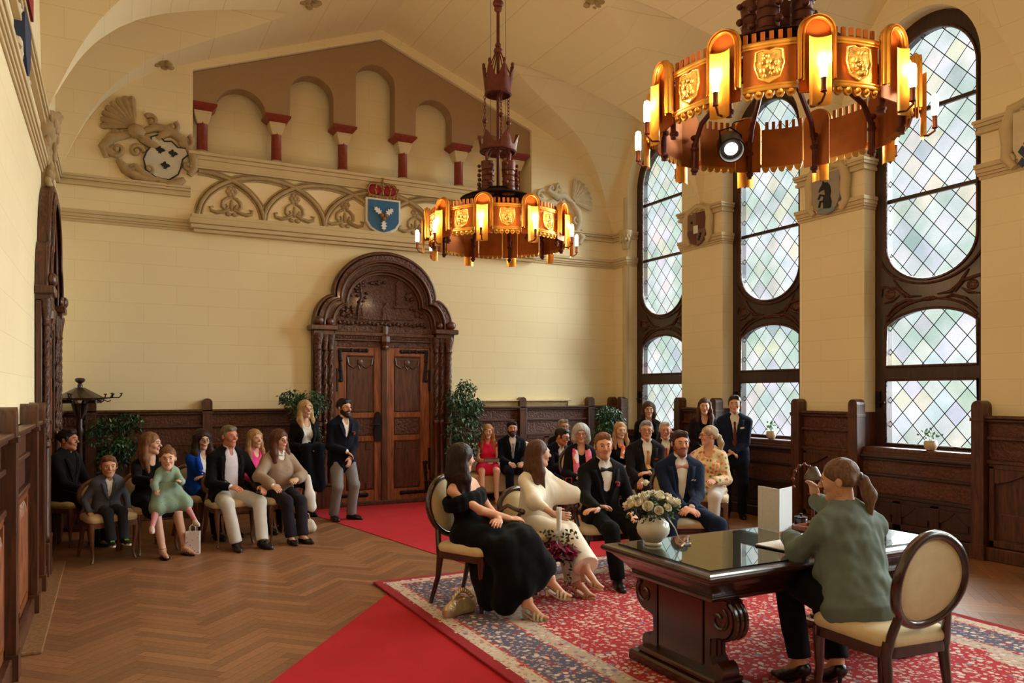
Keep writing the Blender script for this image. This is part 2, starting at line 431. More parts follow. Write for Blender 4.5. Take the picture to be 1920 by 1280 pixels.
# ---- windows
def diamond_panes(y0, y1, z0, z1, x, rnd, wd=.262, hd=.292):
    pal = [((.96,.97,.97),11),((.82,.90,.85),4),((.95,.92,.76),3),((.88,.86,.95),2),((.70,.82,.74),1.4),((.95,.86,.84),1),((.66,.70,.76),.8),((.88,.93,.98),3)]
    tot = sum(w for c, w in pal); glass = MB(); lead = MB()
    from math import ceil
    def clip(poly, ax, lim, sg):
        out = []
        for i in range(len(poly)):
            a, b = poly[i], poly[(i+1) % len(poly)]; da, db = sg*(a[ax]-lim), sg*(b[ax]-lim)
            if da <= 0: out.append(a)
            if da*db < 0:
                t = da/(da-db); out.append((a[0]+(b[0]-a[0])*t, a[1]+(b[1]-a[1])*t))
        return out
    ni = ceil((y1-y0)/wd)+1; nj = ceil((z1-z0)/hd)+1
    for j in range(-1, 2*nj+1):
        for i in range(-1, ni+1):
            cy = y0+(i+(.5 if j % 2 else 0))*wd; cz = z0+j*hd/2
            p = [(cy-wd/2,cz),(cy,cz-hd/2),(cy+wd/2,cz),(cy,cz+hd/2)]
            for ax, lim, sg in ((0,y0,-1),(0,y1,1),(1,z0,-1),(1,z1,1)):
                p = clip(p, ax, lim, sg)
                if len(p) < 3: break
            if len(p) < 3: continue
            k = rnd.random()*tot
            for c, w in pal:
                k -= w
                if k <= 0: break
            c = tuple(min(1, q*(.95+.1*rnd.random())) for q in c)
            glass.add([(x,a,b) for a, b in p], [tuple(reversed(range(len(p))))], 0, c)
    # lead cames: two families of diagonal lines
    for fam in (1,-1):
        for k in range(-60, 80):
            pts = []
            # z = z0 + fam*(hd/wd)*(y-y0) + k*hd/1 + hd/2
            f = lambda y: z0+fam*(hd/wd)*(y-y0)+k*hd+hd/2
            a, b = y0, y1; s = fam*hd/wd
            za, zb = f(a), f(b)
            ya, yb = a, b
            def yat(z): return y0+(z-z0-k*hd-hd/2)/s
            if max(za,zb) < z0 or min(za,zb) > z1: continue
            if za < z0: ya = yat(z0)
            if za > z1: ya = yat(z1)
            if zb < z0: yb = yat(z0)
            if zb > z1: yb = yat(z1)
            if yb-ya < .01: continue
            lead.tube([(x-.004,ya,f(ya)),(x-.004,yb,f(yb))], .0052, 4)
    return glass, lead
def pane_material():
    m = bpy.data.materials.new('mottled_tinted_glass'); m.use_nodes = True; nt = m.node_tree; N = nt.nodes; L = nt.links
    for n in list(N):
        if n.type != 'OUTPUT_MATERIAL': N.remove(n)
    out = [n for n in N if n.type == 'OUTPUT_MATERIAL'][0]
    a = N.new('ShaderNodeAttribute'); a.attribute_name = 'tint'
    g = N.new('ShaderNodeNewGeometry')
    n = N.new('ShaderNodeTexNoise'); n.inputs['Scale'].default_value = 2.2; n.inputs['Detail'].default_value = 2; L.new(g.outputs['Position'], n.inputs['Vector'])
    r = N.new('ShaderNodeMapRange'); r.inputs[1].default_value = .38; r.inputs[2].default_value = .66; L.new(n.outputs[0], r.inputs[0])
    mx = N.new('ShaderNodeMix'); mx.data_type = 'RGBA'; L.new(r.outputs[0], mx.inputs[0]); mx.inputs[6].default_value = (1,1,1,1); mx.inputs[7].default_value = (.66,.78,.71,1)
    mu = N.new('ShaderNodeMix'); mu.data_type = 'RGBA'; mu.blend_type = 'MULTIPLY'; mu.inputs[0].default_value = 1; L.new(a.outputs['Color'], mu.inputs[6]); L.new(mx.outputs[2], mu.inputs[7])
    n2 = N.new('ShaderNodeTexNoise'); n2.inputs['Scale'].default_value = 90; L.new(g.outputs['Position'], n2.inputs['Vector'])
    r2 = N.new('ShaderNodeMapRange'); r2.inputs[3].default_value = .88; r2.inputs[4].default_value = 1.08; L.new(n2.outputs[0], r2.inputs[0])
    sc = N.new('ShaderNodeVectorMath'); sc.operation = 'SCALE'; L.new(mu.outputs[2], sc.inputs[0]); L.new(r2.outputs[0], sc.inputs['Scale'])
    t = N.new('ShaderNodeBsdfTransparent'); L.new(sc.outputs[0], t.inputs[0])
    gl = N.new('ShaderNodeBsdfGlossy'); gl.inputs['Roughness'].default_value = .15; gl.inputs['Color'].default_value = (.9,.9,.9,1)
    ms = N.new('ShaderNodeMixShader'); ms.inputs[0].default_value = .04; L.new(t.outputs[0], ms.inputs[1]); L.new(gl.outputs[0], ms.inputs[2])
    L.new(ms.outputs[0], out.inputs[0]); return m
PANE = pane_material()
XW = 8.42
def build_window(idx, a, b):
    root = thing('window_%d' % idx, None, None, (XW,(a+b)/2,0), kind='structure')
    FW = lambda u,v,d: (d,u,v)
    h = HW; g = .555
    outer = [(-h,1.02),(h,1.02),(h,5.30)]+arc(0,5.30,h,.83,0,180,28)[1:-1]+[(-h,5.30)]
    rect = [(-g,1.12),(g,1.12),(g,1.885),(-g,1.885)]
    mid = [(-g,2.05),(g,2.05),(g,2.48)]+arc(0,2.40,g*1.12,.31,27,153,16)+[(-g,2.48)]
    top = arc(0,3.50,g,.45,180,360,24)+arc(0,5.32,g,.6,0,180,28)
    mb = MB(); mb.plate([outer,rect,mid,top], -.06, .05, FW)
    fr = mb.obj('frame', OAKD, root, bevel=.012)
    # raised inner beads and tracery relief
    be = MB()
    for lp in (rect,mid,top): be.tube([(-.065,p[0],p[1]) for p in lp], .018, 6, closed=True)
    be.tube([(-.07,p[0]*1.2,p[1]) for p in arc(0,3.50,g,.50,200,340,20)], .014, 6)
    be.tube([(-.07,p[0],p[1]) for p in arc(0,2.42,g*1.1,.40,25,155,16)], .016, 6)
    for sg in (-1,1):
        for q in (((.10,2.86),(.25,2.87),(.36,2.95),(.46,3.1)),((.12,2.80),(.28,2.83),(.42,2.78),(.55,2.66)),((.38,2.90),(.47,2.84),(.58,2.82)),((.3,2.86),(.4,2.98),(.6,3.02),(.62,2.9))):
            be.tube([(-.07,sg*p[0],p[1]) for p in q], [.008]+[.02]*(len(q)-2)+[.008], 6)
        be.sphere((-.06,sg*.5,2.92),(.02,.07,.06),10,6)
    be.sphere((-.06,0,2.82),(.02,.1,.03),10,6)
    be.obj('tracery', CARVE, root, smooth=60)
    br = MB()
    for z in (4.05,5.03): br.box((-.035,-g-.02,z-.022),(.0,g+.02,z+.022))
    br.obj('glazing_bar', OAKD, root)
    gl, ld = diamond_panes(-g-.1, g+.1, 1.06, 5.98, .02, random.Random(idx*5+2))
    gl.obj('glass', PANE, root); ld.obj('lead_came', IRONB, root)
    hd = MB(); hd.tube([(-.09,h-.07,1.62),(-.12,h-.07,1.62),(-.12,h-.19,1.62)], .01, 8); hd.box((-.085,h-.1,1.55),(-.06,h-.04,1.75)); hd.obj('handle', IRONB, root)
    si = MB(); si.bbox((-.30,-h-.0,1.02),(-.05,h,1.085), .012); si.bbox((-.32,-h-.0,.98),(-.2,h,1.03), .01); si.obj('sill', OAK, root)
for i, (a, b) in enumerate(OPEN): build_window(i+1, a, b)

# ---- wainscot
PANELM = mat('carved_panel_oak', lin(84,42,23), .45, bump=(34,.9,.02), var=(30,.35), coat=.2)
def post(mb, x, d=.17, w=.13, h=1.5, top=1.655):
    lp = [(x-w/2,0),(x+w/2,0),(x+w/2,top-w/2)]+arc(x,top-w/2,w/2,w/2,0,180,12)[1:-1]+[(x-w/2,top-w/2)]
    mb.plate([lp], -d, -.0, lambda u,v,dd: (u,dd,v))
    mb.box((x-w/2-.012,-d-.012,0),(x+w/2+.012,0,.16)); mb.box((x-w/2-.01,-d-.012,1.44),(x+w/2+.01,0,1.475))
def wainscot(name, loc, rz, L, posts, panels, H=1.5, mt=OAK, slats=False, d=.08, pd=.13):
    root = thing(name, None, None, loc, rz, kind='structure')
    b = MB(); b.box((0,-d*.5,0),(L,0,H)); b.bbox((0,-d-.04,0),(L,0,.14), .01)
    b.bbox((0,-d-.05,H-.035),(L,0,H), .008); b.bbox((0,-d-.02,H-.065),(L,0,H-.035), .006)
    b.bbox((0,-d-.01,H-.25),(L,0,H-.215), .006); b.bbox((0,-d-.012,H-.5),(L,0,H-.46), .006)
    b.obj('rail', mt, root)
    f = MB(); f.box((0,-d*.5-.012,H-.215),(L,0,H-.065)); f.box((0,-d*.5-.008,H-.455),(L,0,H-.255)); f.obj('frieze', PANELM, root)
    for x in posts:
        p = MB(); post(p, x, pd, .13, H, H+.155); p.obj('post', mt, root, bevel=.006)
    for x0, x1 in panels:
        p = MB(); z0, z1 = .17, H-.52
        p.box((x0,-d-.0,z0-.02),(x0+.05,0,z1)); p.box((x1-.05,-d,z0-.02),(x1,0,z1)); p.box((x0,-d,z1-.03),(x1,0,z1+.02)); p.box((x0,-d,z0-.02),(x1,0,z0+.04))
        xa, xb = x0+.05, x1-.05; w = xb-xa
        if slats:
            n = max(2, int(w/.075)); s = w/n
            for i in range(n):
                cx = xa+s*(i+.5)
                p.lathe([(s*.36,z0+.05),(s*.42,z0+.09),(s*.42,z1-.14),(s*.30,z1-.09),(s*.1,z1-.05)], 8, c=(cx,-d*.45,0))
        else:
            # ogee arch head
            hd = [(xa,z1-.03),(xa,z1-.18)]+[(xa+w*.5*t, z1-.18+.13*t**1.6) for t in (.1,.3,.5,.7,.9,1)]+[(xb-w*.5*t, z1-.18+.13*t**1.6) for t in (.9,.7,.5,.3,.1,0)]+[(xb,z1-.03)]
            p.plate([list(reversed(hd))], -d+.008, -.0, lambda u,v,dd: (u,dd,v))
            p.box((xa+.04,-d*.5-.014,z0+.06),(xb-.04,0,z0+.32))
        p.obj('panel', OAKR if slats else mt, root, bevel=.005)
    return root
def split(a, b, n): return [(a+(b-a)*i/n, a+(b-a)*(i+1)/n) for i in range(n)]
wainscot('trim_11', (X0,Y1,0), 0, 3.25, [.4,1.83,3.12], split(.47,1.76,3)+split(1.9,3.05,2))
wainscot('trim_12', (4.97,Y1,0), 0, 3.19, [1.25,2.63,3.12], split(.1,1.18,2)+split(1.32,2.56,3)+split(2.7,3.05,1))
# left wall: runs along y, faces +x
wainscot('trim_13', (X0,Y0+1,0), PI/2, 8.35-Y0-1+.0, [5.57-Y0-1,7.11-Y0-1,7.85-Y0-1,8.55-Y0-1,4.0-Y0-1,2.4-Y0-1], [q for a, b in ((2.5,3.9),(4.1,5.5),(5.65,7.03),(7.19,7.77),(7.93,8.47)) for q in split(a-Y0-1,b-Y0-1,2)], slats=True, pd=.12, d=.06)
wainscot('trim_14', (X0,10.75,0), PI/2, .86, [], [], pd=.12, d=.06)
# right wall piers (faces -x): local x runs towards -y
for i, c in enumerate(PIER[:4]):
    a, b = OPEN[i+1][1], OPEN[i][0]
    r = wainscot('trim_%d' % (15+i), (X1,b,0), -PI/2, b-a, [.05,b-a-.05], split(.13,b-a-.13,1), mt=OAK, pd=.15)
    j = MB(); j.box((-.001,0,0),(0,0,0)); 
    for yy in (-.004, b-a-.02+.004): j.box((yy,.0,1.06),(yy+.02,.2,1.5))
    j.obj('reveal_panel', OAK, r)
wainscot('trim_20', (X1,Y1,0), -PI/2, Y1-11.17, [Y1-11.17-.05], split(.05,.33,1), mt=OAK, pd=.15)
for i, (a, b) in enumerate(OPEN[:4]):
    wainscot('trim_%d' % (21+i), (X1,b,0), -PI/2, b-a, [], split(.02,b-a-.02,3), H=1.0, mt=OAKD, pd=.1, d=.06)

# ---- portals (carved door surround + double door)
def trefoil(hw, z0, ztop, k=1.0, n=14):
    """outline of the three lobed head, from right springing over the top to the left"""
    H = ztop-z0; rt = hw*.74; zc = z0+.40*H; side = []
    for i in range(n+1):
        a = PI/2*i/n; side.append((rt*.985+(hw-rt*.985)*math.cos(a)**.9, z0+(zc-z0)*math.sin(a)))
    top = [(rt*math.cos(a), zc+(ztop-zc)*math.sin(a)) for a in [PI*i/(2*n) for i in range(2*n+1)]]
    return side+top[1:-1]+[(-x, z) for x, z in reversed(side)]
def portal(name, loc, rz):
    root = thing(name, None, None, loc, rz, kind='structure')
    Fd = lambda u,v,d: (u,d,v)
    zi = 2.72
    def ring(hw0, t0, hw1, t1, dep, mt, nm='archivolt', r=None):
        o = trefoil(hw0, zi, t0); i = trefoil(hw1, zi, t1)
        m = MB(); m.plate([o+list(reversed(i))], dep, .0, Fd)
        m.obj(nm, mt, root, bevel=.006)
    ring(1.12,3.90,1.06,3.84,-.13,OAK); ring(1.06,3.84,.98,3.76,-.20,CARVE); ring(.98,3.76,.92,3.70,-.15,OAK)
    ring(.92,3.70,.84,3.62,-.12,CARVE); ring(.84,3.62,.78,3.56,-.08,OAK)
    for hw, t, d, r in ((1.10,3.88,-.15,.03),(.97,3.75,-.2,.022),(.83,3.61,-.13,.02)):
        m = MB(); m.tube([(p[0],d,p[1]) for p in trefoil(hw,zi,t)], r, 8); m.obj('roll_moulding', OAK, root, smooth=60)
    # tympanum relief
    m = MB(); m.plate([trefoil(.80,zi,3.58)], -.03, 0, Fd); tym = m.obj('tympanum', CARVE, root)
    m = MB()
    m.box((-.5,-.05,2.88),(.5,-.03,2.90)); m.box((-.35,-.055,2.86),(-.02,-.03,3.03)); m.plate([[(-.38,3.03),(.0,3.03),(-.05,3.1),(-.33,3.1)]],-.06,-.03,Fd)
    m.plate([[(-.03,2.86),(.12,2.86),(.12,3.04),(.045,3.14),(-.03,3.04)]],-.07,-.03,Fd)
    m.box((.2,-.055,3.08),(.32,-.03,3.42)); m.plate([[(.18,3.42),(.34,3.42),(.30,3.48),(.26,3.56),(.22,3.48)]],-.055,-.03,Fd); m.box((.16,-.06,3.06),(.36,-.03,3.09))
    m.tube([(-.42,-.05,2.86),(-.41,-.06,3.05),(-.36,-.06,3.2),(-.38,-.06,3.34)], [.02,.02,.015,.008], 6)
    rr = random.Random(4)
    for i in range(70):
        a = rr.random()*2*PI; q = rr.random()**.5
        cx, cz, rx, rz_ = rr.choice([(-.38,3.28,.16,.16),(-.38,3.28,.16,.16),(-.6,2.98,.13,.09),(.5,3.0,.16,.11),(-.1,3.44,.12,.03),(.42,3.24,.06,.05)])
        m.sphere((cx+rx*q*math.cos(a), -.04, cz+rz_*q*math.sin(a)), (.032,.03,.026), 7, 5)
    for i in range(22): m.sphere((-.7+i*.066,-.04,2.80+.01*math.sin(i*2)), (.03,.025,.03), 7, 5)
    m.obj('tympanum_relief', CARVE, root, smooth=60)
    # impost and lintel
    m = MB(); m.bbox((-1.18,-.26,2.66),(-.78,0,2.74),.012); m.bbox((.78,-.26,2.66),(1.18,0,2.74),.012); m.bbox((-.8,-.13,2.60),(.8,0,2.66),.008); m.bbox((-.8,-.10,2.52),(.8,0,2.56),.008)
    for sg in (-1,1): m.box((min(sg*.82,sg*1.12),-.2,2.60),(max(sg*.82,sg*1.12),0,2.66)); m.sphere((sg*1.06,-.22,2.80),(.08,.07,.07),12,8); m.sphere((sg*.88,-.18,2.79),(.06,.05,.06),12,8)
    m.obj('impost', OAK, root, smooth=35)
    m = MB(); m.box((-.8,-.11,2.56),(.8,0,2.60)); m.box((-.8,-.07,2.44),(.8,0,2.52)); m.box((-.8,-.09,2.655),(.8,0,2.745))
    for i in range(40): m.sphere((-.78+i*.04,-.10,2.58),(.016,.02,.02),6,4)
    m.obj('lintel', CARVE, root)
    # jambs: clustered shafts
    for sg in (-1,1):
        j = MB(); j.bbox((min(sg*.76,sg*1.12),-.09,0),(max(sg*.76,sg*1.12),0,2.62),.01); j.bbox((min(sg*.74,sg*1.14),-.19,0),(max(sg*.74,sg*1.14),0,.34),.012)
        j.bbox((min(sg*.76,sg*1.12),-.2,.34),(max(sg*.76,sg*1.12),0,.38),.008); j.obj('jamb', OAK, root)
        for x, r, y in ((1.05,.05,-.14),(.94,.035,-.12),(.85,.04,-.10)):
            s = MB(); s.lathe([(r*1.3,.38),(r*1.3,.42),(r,.46),(r,1.22),(r*1.35,1.24),(r*1.35,1.28),(r,1.30)], 16, c=(sg*x,y,0)); s.obj('shaft_base', OAK, root, smooth=40)
            s = MB(); n = 40
            for k in range(3 if r > .045 else 2):
                pts = []
                for i in range(n+1):
                    w = i/n*(2*PI*4)+k*2*PI/3; pts.append((sg*x+r*.45*math.cos(w), y+r*.45*math.sin(w), 1.30+1.08*i/n))
                s.tube(pts, r*.62, 6)
            s.obj('twisted_shaft', CARVE, root, smooth=60)
            s = MB(); s.lathe([(r,2.36),(r*1.3,2.38),(r*1.0,2.40),(r*1.2,2.46),(r*1.75,2.58),(r*1.75,2.62)], 12, c=(sg*x,y,0)); s.obj('capital', CARVE, root, smooth=50)
    # door leaves
    for sg in (-1,1):
        lf = MB(); xa, xb = (.01,.75); X = lambda a: sg*a
        def bx(x0,x1,y0,z0,z1,mb=lf,b=.006): mb.bbox((min(X(x0),X(x1)),y0,z0),(max(X(x0),X(x1)),0,z1),b)
        bx(.0,.76,-.02,.05,2.46); bx(.04,.16,-.05,.05,2.46); bx(.6,.76,-.05,.05,2.46)
        for z0, z1 in ((.05,.22),(.98,1.06),(1.34,1.42),(2.30,2.46)): bx(.155,.605,-.046,z0,z1)
        leaf = lf.obj('door_leaf', OAKR, root)
        for z0, z1, mt in ((.22,.98,OAK),(1.06,1.34,CARVE),(1.42,2.30,OAK)):
            pn = MB(); bx(.17,.59,-.035,z0+.01,z1-.01,pn,.012)
            if z1-z0 > .8:
                for k in (-1,1): pn.tube([(X(.38+k*q),-.04,2.27-w) for q, w in ((0,.18),(.03,.12),(.1,.16),(.18,.11),(.2,.0))], .014, 6)
                pn.sphere((X(.38),-.035,2.2),(.05,.02,.06),10,6); pn.box((min(X(.19),X(.57)),-.045,2.24),(max(X(.19),X(.57)),-.03,2.27))
            if z0 < .3:
                for cx in (.24,.52):
                    for cz in (.3,.9): pn.bbox((min(X(cx-.05),X(cx+.05)),-.05,cz-.05),(max(X(cx-.05),X(cx+.05)),-.02,cz+.05),.006)
            pn.obj('door_panel', mt, leaf)
        h = MB()
        for z, up in ((2.38,-1),(.16,1)):
            h.tube([(X(.72),-.06,z),(X(.55),-.06,z),(X(.28),-.06,z)], [.03,.022,.03], 6, sq=.4, up=(0,1,0))
            h.tube([(X(.70),-.06,z),(X(.69),-.06,z+up*.2),(X(.67),-.06,z+up*.48)], [.035,.025,.035], 6, sq=.4, up=(0,1,0))
            for q in (.28,.4,.52): h.sphere((X(q),-.065,z),(.028,.012,.034),8,6)
            for q in (.15,.3,.46): h.sphere((X(.69),-.065,z+up*q),(.034,.012,.03),8,6)
        for z0 in (1.75,.5): h.tube([(X(.745),-.07,z0),(X(.745),-.07,z0+.35)], .014, 8)
        h.obj('strap_hinge', IRONB, leaf, smooth=60)
    m = MB(); m.bbox((-.05,-.08,.05),(.05,0,2.50),.01); m.lathe([(.055,2.40),(.07,2.43),(.055,2.46),(.09,2.52),(.09,2.6),(.06,2.64),(.06,2.76)], 8, c=(0,-.08,0)); m.obj('meeting_stile', OAK, root)
    m = MB(); m.plate([[(-.16,.98),(-.06,.98),(-.05,1.06),(-.06,1.36),(-.08,1.42),(-.11,1.44),(-.14,1.42),(-.16,1.36),(-.17,1.06)]],-.085,-.05,Fd)
    m.tube([(-.11,-.08,1.24),(-.11,-.14,1.24),(-.2,-.145,1.24),(-.24,-.14,1.22)],[.014,.014,.012,.014],8); m.obj('door_handle', IRONB, root, smooth=50)
    m = MB(); m.bbox((-.78,-.12,0),(.78,0,.06),.01); m.obj('threshold', OAK, root)
    return root
portal('door_1', (3.79,Y1-.005,0), 0)
portal('door_2', (X0+.005,9.5,0), PI/2).scale = (1,.62,1)
# ============================================================ CHANDELIERS
BULB = mat('lit_frosted_bulb', (1,.8,.5), .4, emit=((1,.66,.30), 22))
SPOTM = mat('lit_spot_lens', (1,1,1), .3, emit=((1,.93,.8), 40))
def crown_ring(r, z0, h, n, tall, th=.008):
    m = MB()
    k = n*8; pts = []
    for i in range(k+1):
        t = (i % 8)/8; f = tall*max(0, 1-abs(t-.5)*2.6)**.8; pts.append((2*PI*i/k, z0+h+f))
    for i in range(k):
        (a, za), (b, zb) = pts[i], pts[i+1]; vs = []
        for w, z1 in ((a,za),(b,zb)):
            for rr in (r, r+th+(z1-z0-h)*.25):
                vs.append((rr*math.cos(w), rr*math.sin(w), z1))
            for rr in (r, r+th): vs.append((rr*math.cos(w), rr*math.sin(w), z0))
        m.add(vs, [(0,1,5,4),(1,3,7,5),(4,6,2,0),(3,2,6,7)])
    return m
def chandelier(loc, rot, label, first=None):
    if first: return
    R = .74
    root = thing('chandelier', label, 'chandelier', loc, rot, 'ring chandeliers')
    Z = 3.35-loc[2]
    n10 = 10; mi0 = math.radians(-90)
    # ring band, open crenellated top, scalloped bottom
    th = .012
    for seg in range(n10):
        a0 = mi0+seg*2*PI/n10+math.radians(7.4); a1 = mi0+(seg+1)*2*PI/n10-math.radians(7.4)
        m = MB(); n = 24; z0, z1 = Z+.03, Z+.30
        for i in range(n):
            wa, wb = a0+(a1-a0)*i/n, a0+(a1-a0)*(i+1)/n
            top = z1+(.055 if (i//2) % 2 == 0 else 0)
            vs = []
            for w in (wa, wb):
                for r in (R, R+th):
                    for z in (z0, top): vs.append((r*math.cos(w), r*math.sin(w), z))
            m.add(vs, [(2,6,7,3),(4,0,1,5),(1,3,7,5),(0,4,6,2),(0,2,3,1),(4,5,7,6)])
        m.obj('band_panel', [COPPER], root)
        for nm, zz in (('lower_moulding',((z0+.01,.012),(z0+.028,.009))),('upper_moulding',((z1-.01,.012),(z1-.028,.009)))):
            m = MB()
            for z, rr in zz: m.tube([((R+th+.004)*math.cos(a0+(a1-a0)*i/n), (R+th+.004)*math.sin(a0+(a1-a0)*i/n), z) for i in range(n+1)], rr, 6)
            m.obj(nm, GOLD, root, smooth=60)
        m = MB(); k = 5
        for i in range(k):
            w = a0+(a1-a0)*(i+.5)/k; c = ((R+.006)*math.cos(w), (R+.006)*math.sin(w), z0)
            M = Matrix.Translation(c)@Matrix.Rotation(w+PI/2, 4, 'Z')
            m.plate([arc(0,0,.0265,.04,180,360,10)], -.008, .008, lambda u,v,d,M=M: M@Vector((u,d,v)))
            m.sphere(tuple(M@Vector((0,-.010,-.012))), .016, 8, 6)
        m.obj('scallop', GOLD, root)
        # shield relief in the middle of each panel
        w = (a0+a1)/2; M = Matrix.Translation(((R+th)*math.cos(w), (R+th)*math.sin(w), z0+.135))@Matrix.Rotation(w+PI/2, 4, 'Z')
        m = MB(); sh = [(-.065,.07),(-.03,.08),(0,.07),(.03,.08),(.065,.07),(.07,.0),(.05,-.06),(0,-.09),(-.05,-.06),(-.07,0)]
        m.plate([sh[::-1]], -.012, .0, lambda u,v,d: M@Vector((u,d,v)))
        m.tube([M@Vector((p[0]*1.08,-.012,p[1]*1.08)) for p in sh], .006, 6, closed=True)
        rr = random.Random(seg)
        for i in range(16):
            q = (rr.uniform(-.045,.045), rr.uniform(-.06,.06)); m.sphere(tuple(M@Vector((q[0],-.016,q[1]))), rr.uniform(.01,.018), 7, 5)
        m.obj('shield_relief', GOLDR, root, smooth=60)
    for k in range(n10):
        w = mi0+k*2*PI/n10; M = Matrix.Translation(((R+.02)*math.cos(w), (R+.02)*math.sin(w), Z))@Matrix.Rotation(w+PI/2, 4, 'Z')
        FM = lambda u,v,d,M=M: M@Vector((u,d,v))
        # niche: arched hood standing on the band
        m = MB(); hw = .088
        lp = [(-hw,.0),(hw,.0),(hw,.31)]+arc(0,.31,hw,.085,0,180,12)[1:-1]+[(-hw,.31)]
        m.plate([lp], .0, .012, FM)
        m.obj('niche_back', COPPER, root)
        m = MB()
        ho = [(hw,.06),(hw,.31)]+arc(0,.31,hw,.085,0,180,14)[1:-1]+[(-hw,.31),(-hw,.06)]
        m.tube([FM(p[0],p[1],-.02) for p in ho], .014, 6); m.tube([FM(p[0]*.84,p[1]-.012,-.04) for p in ho], .007, 6)
        vs = []
        for p in ho: vs += [FM(p[0],p[1],-.05), FM(p[0],p[1],.01)]
        m.add(vs, [(2*i,2*i+2,2*i+3,2*i+1) for i in range(len(ho)-1)]); m.obj('niche_hood', GOLD, root, smooth=60)
        # curved reflector plate hanging below, candle arm, bulb
        m = MB(); n = 10; vs = []
        for i in range(n+1):
            u = -.058+.116*i/n; d = -.075+.028*(1-(2*i/n-1)**2)
            vs += [FM(u,-.095,d), FM(u,.27,d)]
        m.add(vs, [(2*i,2*i+2,2*i+3,2*i+1) for i in range(n)]); m.obj('reflector_plate', GOLD, root, smooth=60)
        m = MB(); m.tube([FM(0,-.08,-.05),FM(0,-.085,-.09),FM(.006,-.06,-.125),FM(0,-.03,-.125)], .007, 8); m.lathe([(.008,-.05),(.017,-.045),(.014,-.02),(.014,.02),(.017,.025)], 12, M=M@Matrix.Translation((0,-.125,0))); m.obj('candle_holder', IRON, root, smooth=50)
        m = MB(); m.lathe([(.014,.02),(.020,.04),(.021,.12),(.016,.15),(0,.16)], 12, M=M@Matrix.Translation((0,-.125,0))); m.obj('bulb', BULB, root, smooth=60)
        # rib: vertical post inside, curved arm to the hub, foot
        Mi = Matrix.Rotation(w, 4, 'Z')
        m = MB(); q = lambda r, z: Mi@Vector((r,0,z))
        m.tube([q(R-.03,Z-.06),q(R-.03,Z+.16)], .018, 8); m.tube([q(R-.03,Z+.14),q(R-.10,Z+.28),q(R-.32,Z+.42),q(R-.56,Z+.50)], .018, 6)
        for z in (-.03,.12,.2): m.sphere(tuple(q(R-.035,Z+z)), (.03,.03,.02), 10, 6)
        m.obj('rib', IRON, root, smooth=50)
    # roof dome with four towers
    m = MB(); m.lathe([(.40,Z+.50),(.42,Z+.515),(.36,Z+.545),(.28,Z+.57),(.22,Z+.59),(.2,Z+.62),(.0,Z+.62)], 40, cap=False); m.obj('dome', IRONB, root, smooth=50)
    for k in range(4):
        w = k*PI/2+.35; c = (.16*math.cos(w), .16*math.sin(w), 0)
        m = MB(); m.lathe([(.075,Z+.55),(.07,Z+.60),(.062,Z+.8),(.066,Z+.81),(.075,Z+.87),(.075,Z+.90),(.05,Z+.9)], 10, c=c)
        for z in (.62,.68,.74,.8): m.lathe([(.068,Z+z),(.074,Z+z+.006),(.068,Z+z+.012)], 10, c=c, cap=False)
        for sg in (-1,1):
            for i, z in enumerate((.66,.76,.86)): m.sphere((c[0]*1.3-sg*.085*math.sin(w), c[1]*1.3+sg*.085*math.cos(w), Z+z), .026-.003*i, 8, 6)
        m.tube([(c[0],c[1],Z+.88),(c[0]*1.15,c[1]*1.15,Z+.98),(c[0]*.6,c[1]*.6,Z+1.1)], [.02,.016,.012], 6)
        m.obj('tower', IRON, root, smooth=40)
    m = MB(); m.tube([(0,0,Z+.55),(0,0,Z+3.9)], .018, 10)
    for z, r in ((2.16,.05),(2.22,.035),(2.62,.045),(2.68,.06),(2.66,.04),(1.12,.04)): m.sphere((0,0,Z+z), (r,r,r*.8), 12, 8)
    m.lathe([(.03,Z+3.8),(.1,Z+3.88),(.12,Z+3.97)], 20); m.obj('rod', IRON, root, smooth=50)
    m = crown_ring(.19, Z+1.05, .05, 6, .13); m.lathe([(.185,Z+1.03),(.205,Z+1.04),(.205,Z+1.06),(.185,Z+1.07)], 30, cap=False); m.obj('lower_crown', IRON, root)
    for k in range(3):
        m = MB(); w = k*2*PI/3; m.tube([(0,0,Z+1.08),(.18*math.cos(w),.18*math.sin(w),Z+1.08)], .01, 6); m.obj('crown_spoke', IRON, root)
    m = crown_ring(.135, Z+1.68, .16, 6, .14); m.lathe([(.13,Z+1.66),(.15,Z+1.67),(.15,Z+1.70),(.13,Z+1.71)], 30, cap=False)
    for k in range(6):
        w = (k+.5)*PI/3; m.sphere((.16*math.cos(w), .16*math.sin(w), Z+2.0), (.02,.02,.03), 8, 6)
        m.tube([(.13*math.cos(w), .13*math.sin(w), Z+1.9),(.03*math.cos(w), .03*math.sin(w), Z+2.14)], .007, 5)
    m.obj('upper_crown', IRON, root)
    for k in range(3):
        w = k*2*PI/3+.3; m = MB(); n = 15
        for i in range(n):
            z = Z+1.12+.56*i/n; c = (.155*math.cos(w), .155*math.sin(w), z+.02)
            M = Matrix.Translation(c)@Matrix.Rotation(w+(i % 2)*PI/2, 4, 'Z')
            m.tube([M@Vector((.012*math.cos(t),0,.024*math.sin(t))) for t in [2*PI*j/8 for j in range(8)]], .004, 5, closed=True)
        m.sphere((.155*math.cos(w), .155*math.sin(w), Z+1.4), .028, 10, 8)
        m.obj('chain', IRON, root, smooth=60)
    m = MB(); m.tube([(.09,.0,Z+1.1),(.09,.0,Z+3.9)], .0025, 4); m.tube([(-.09,.0,Z+1.1),(-.09,.0,Z+3.9)], .0025, 4); m.obj('wire', IRONB, root)
    return root
CH1, CH2 = (3.8,7.6,3.4), (3.74,3.54,3.4)
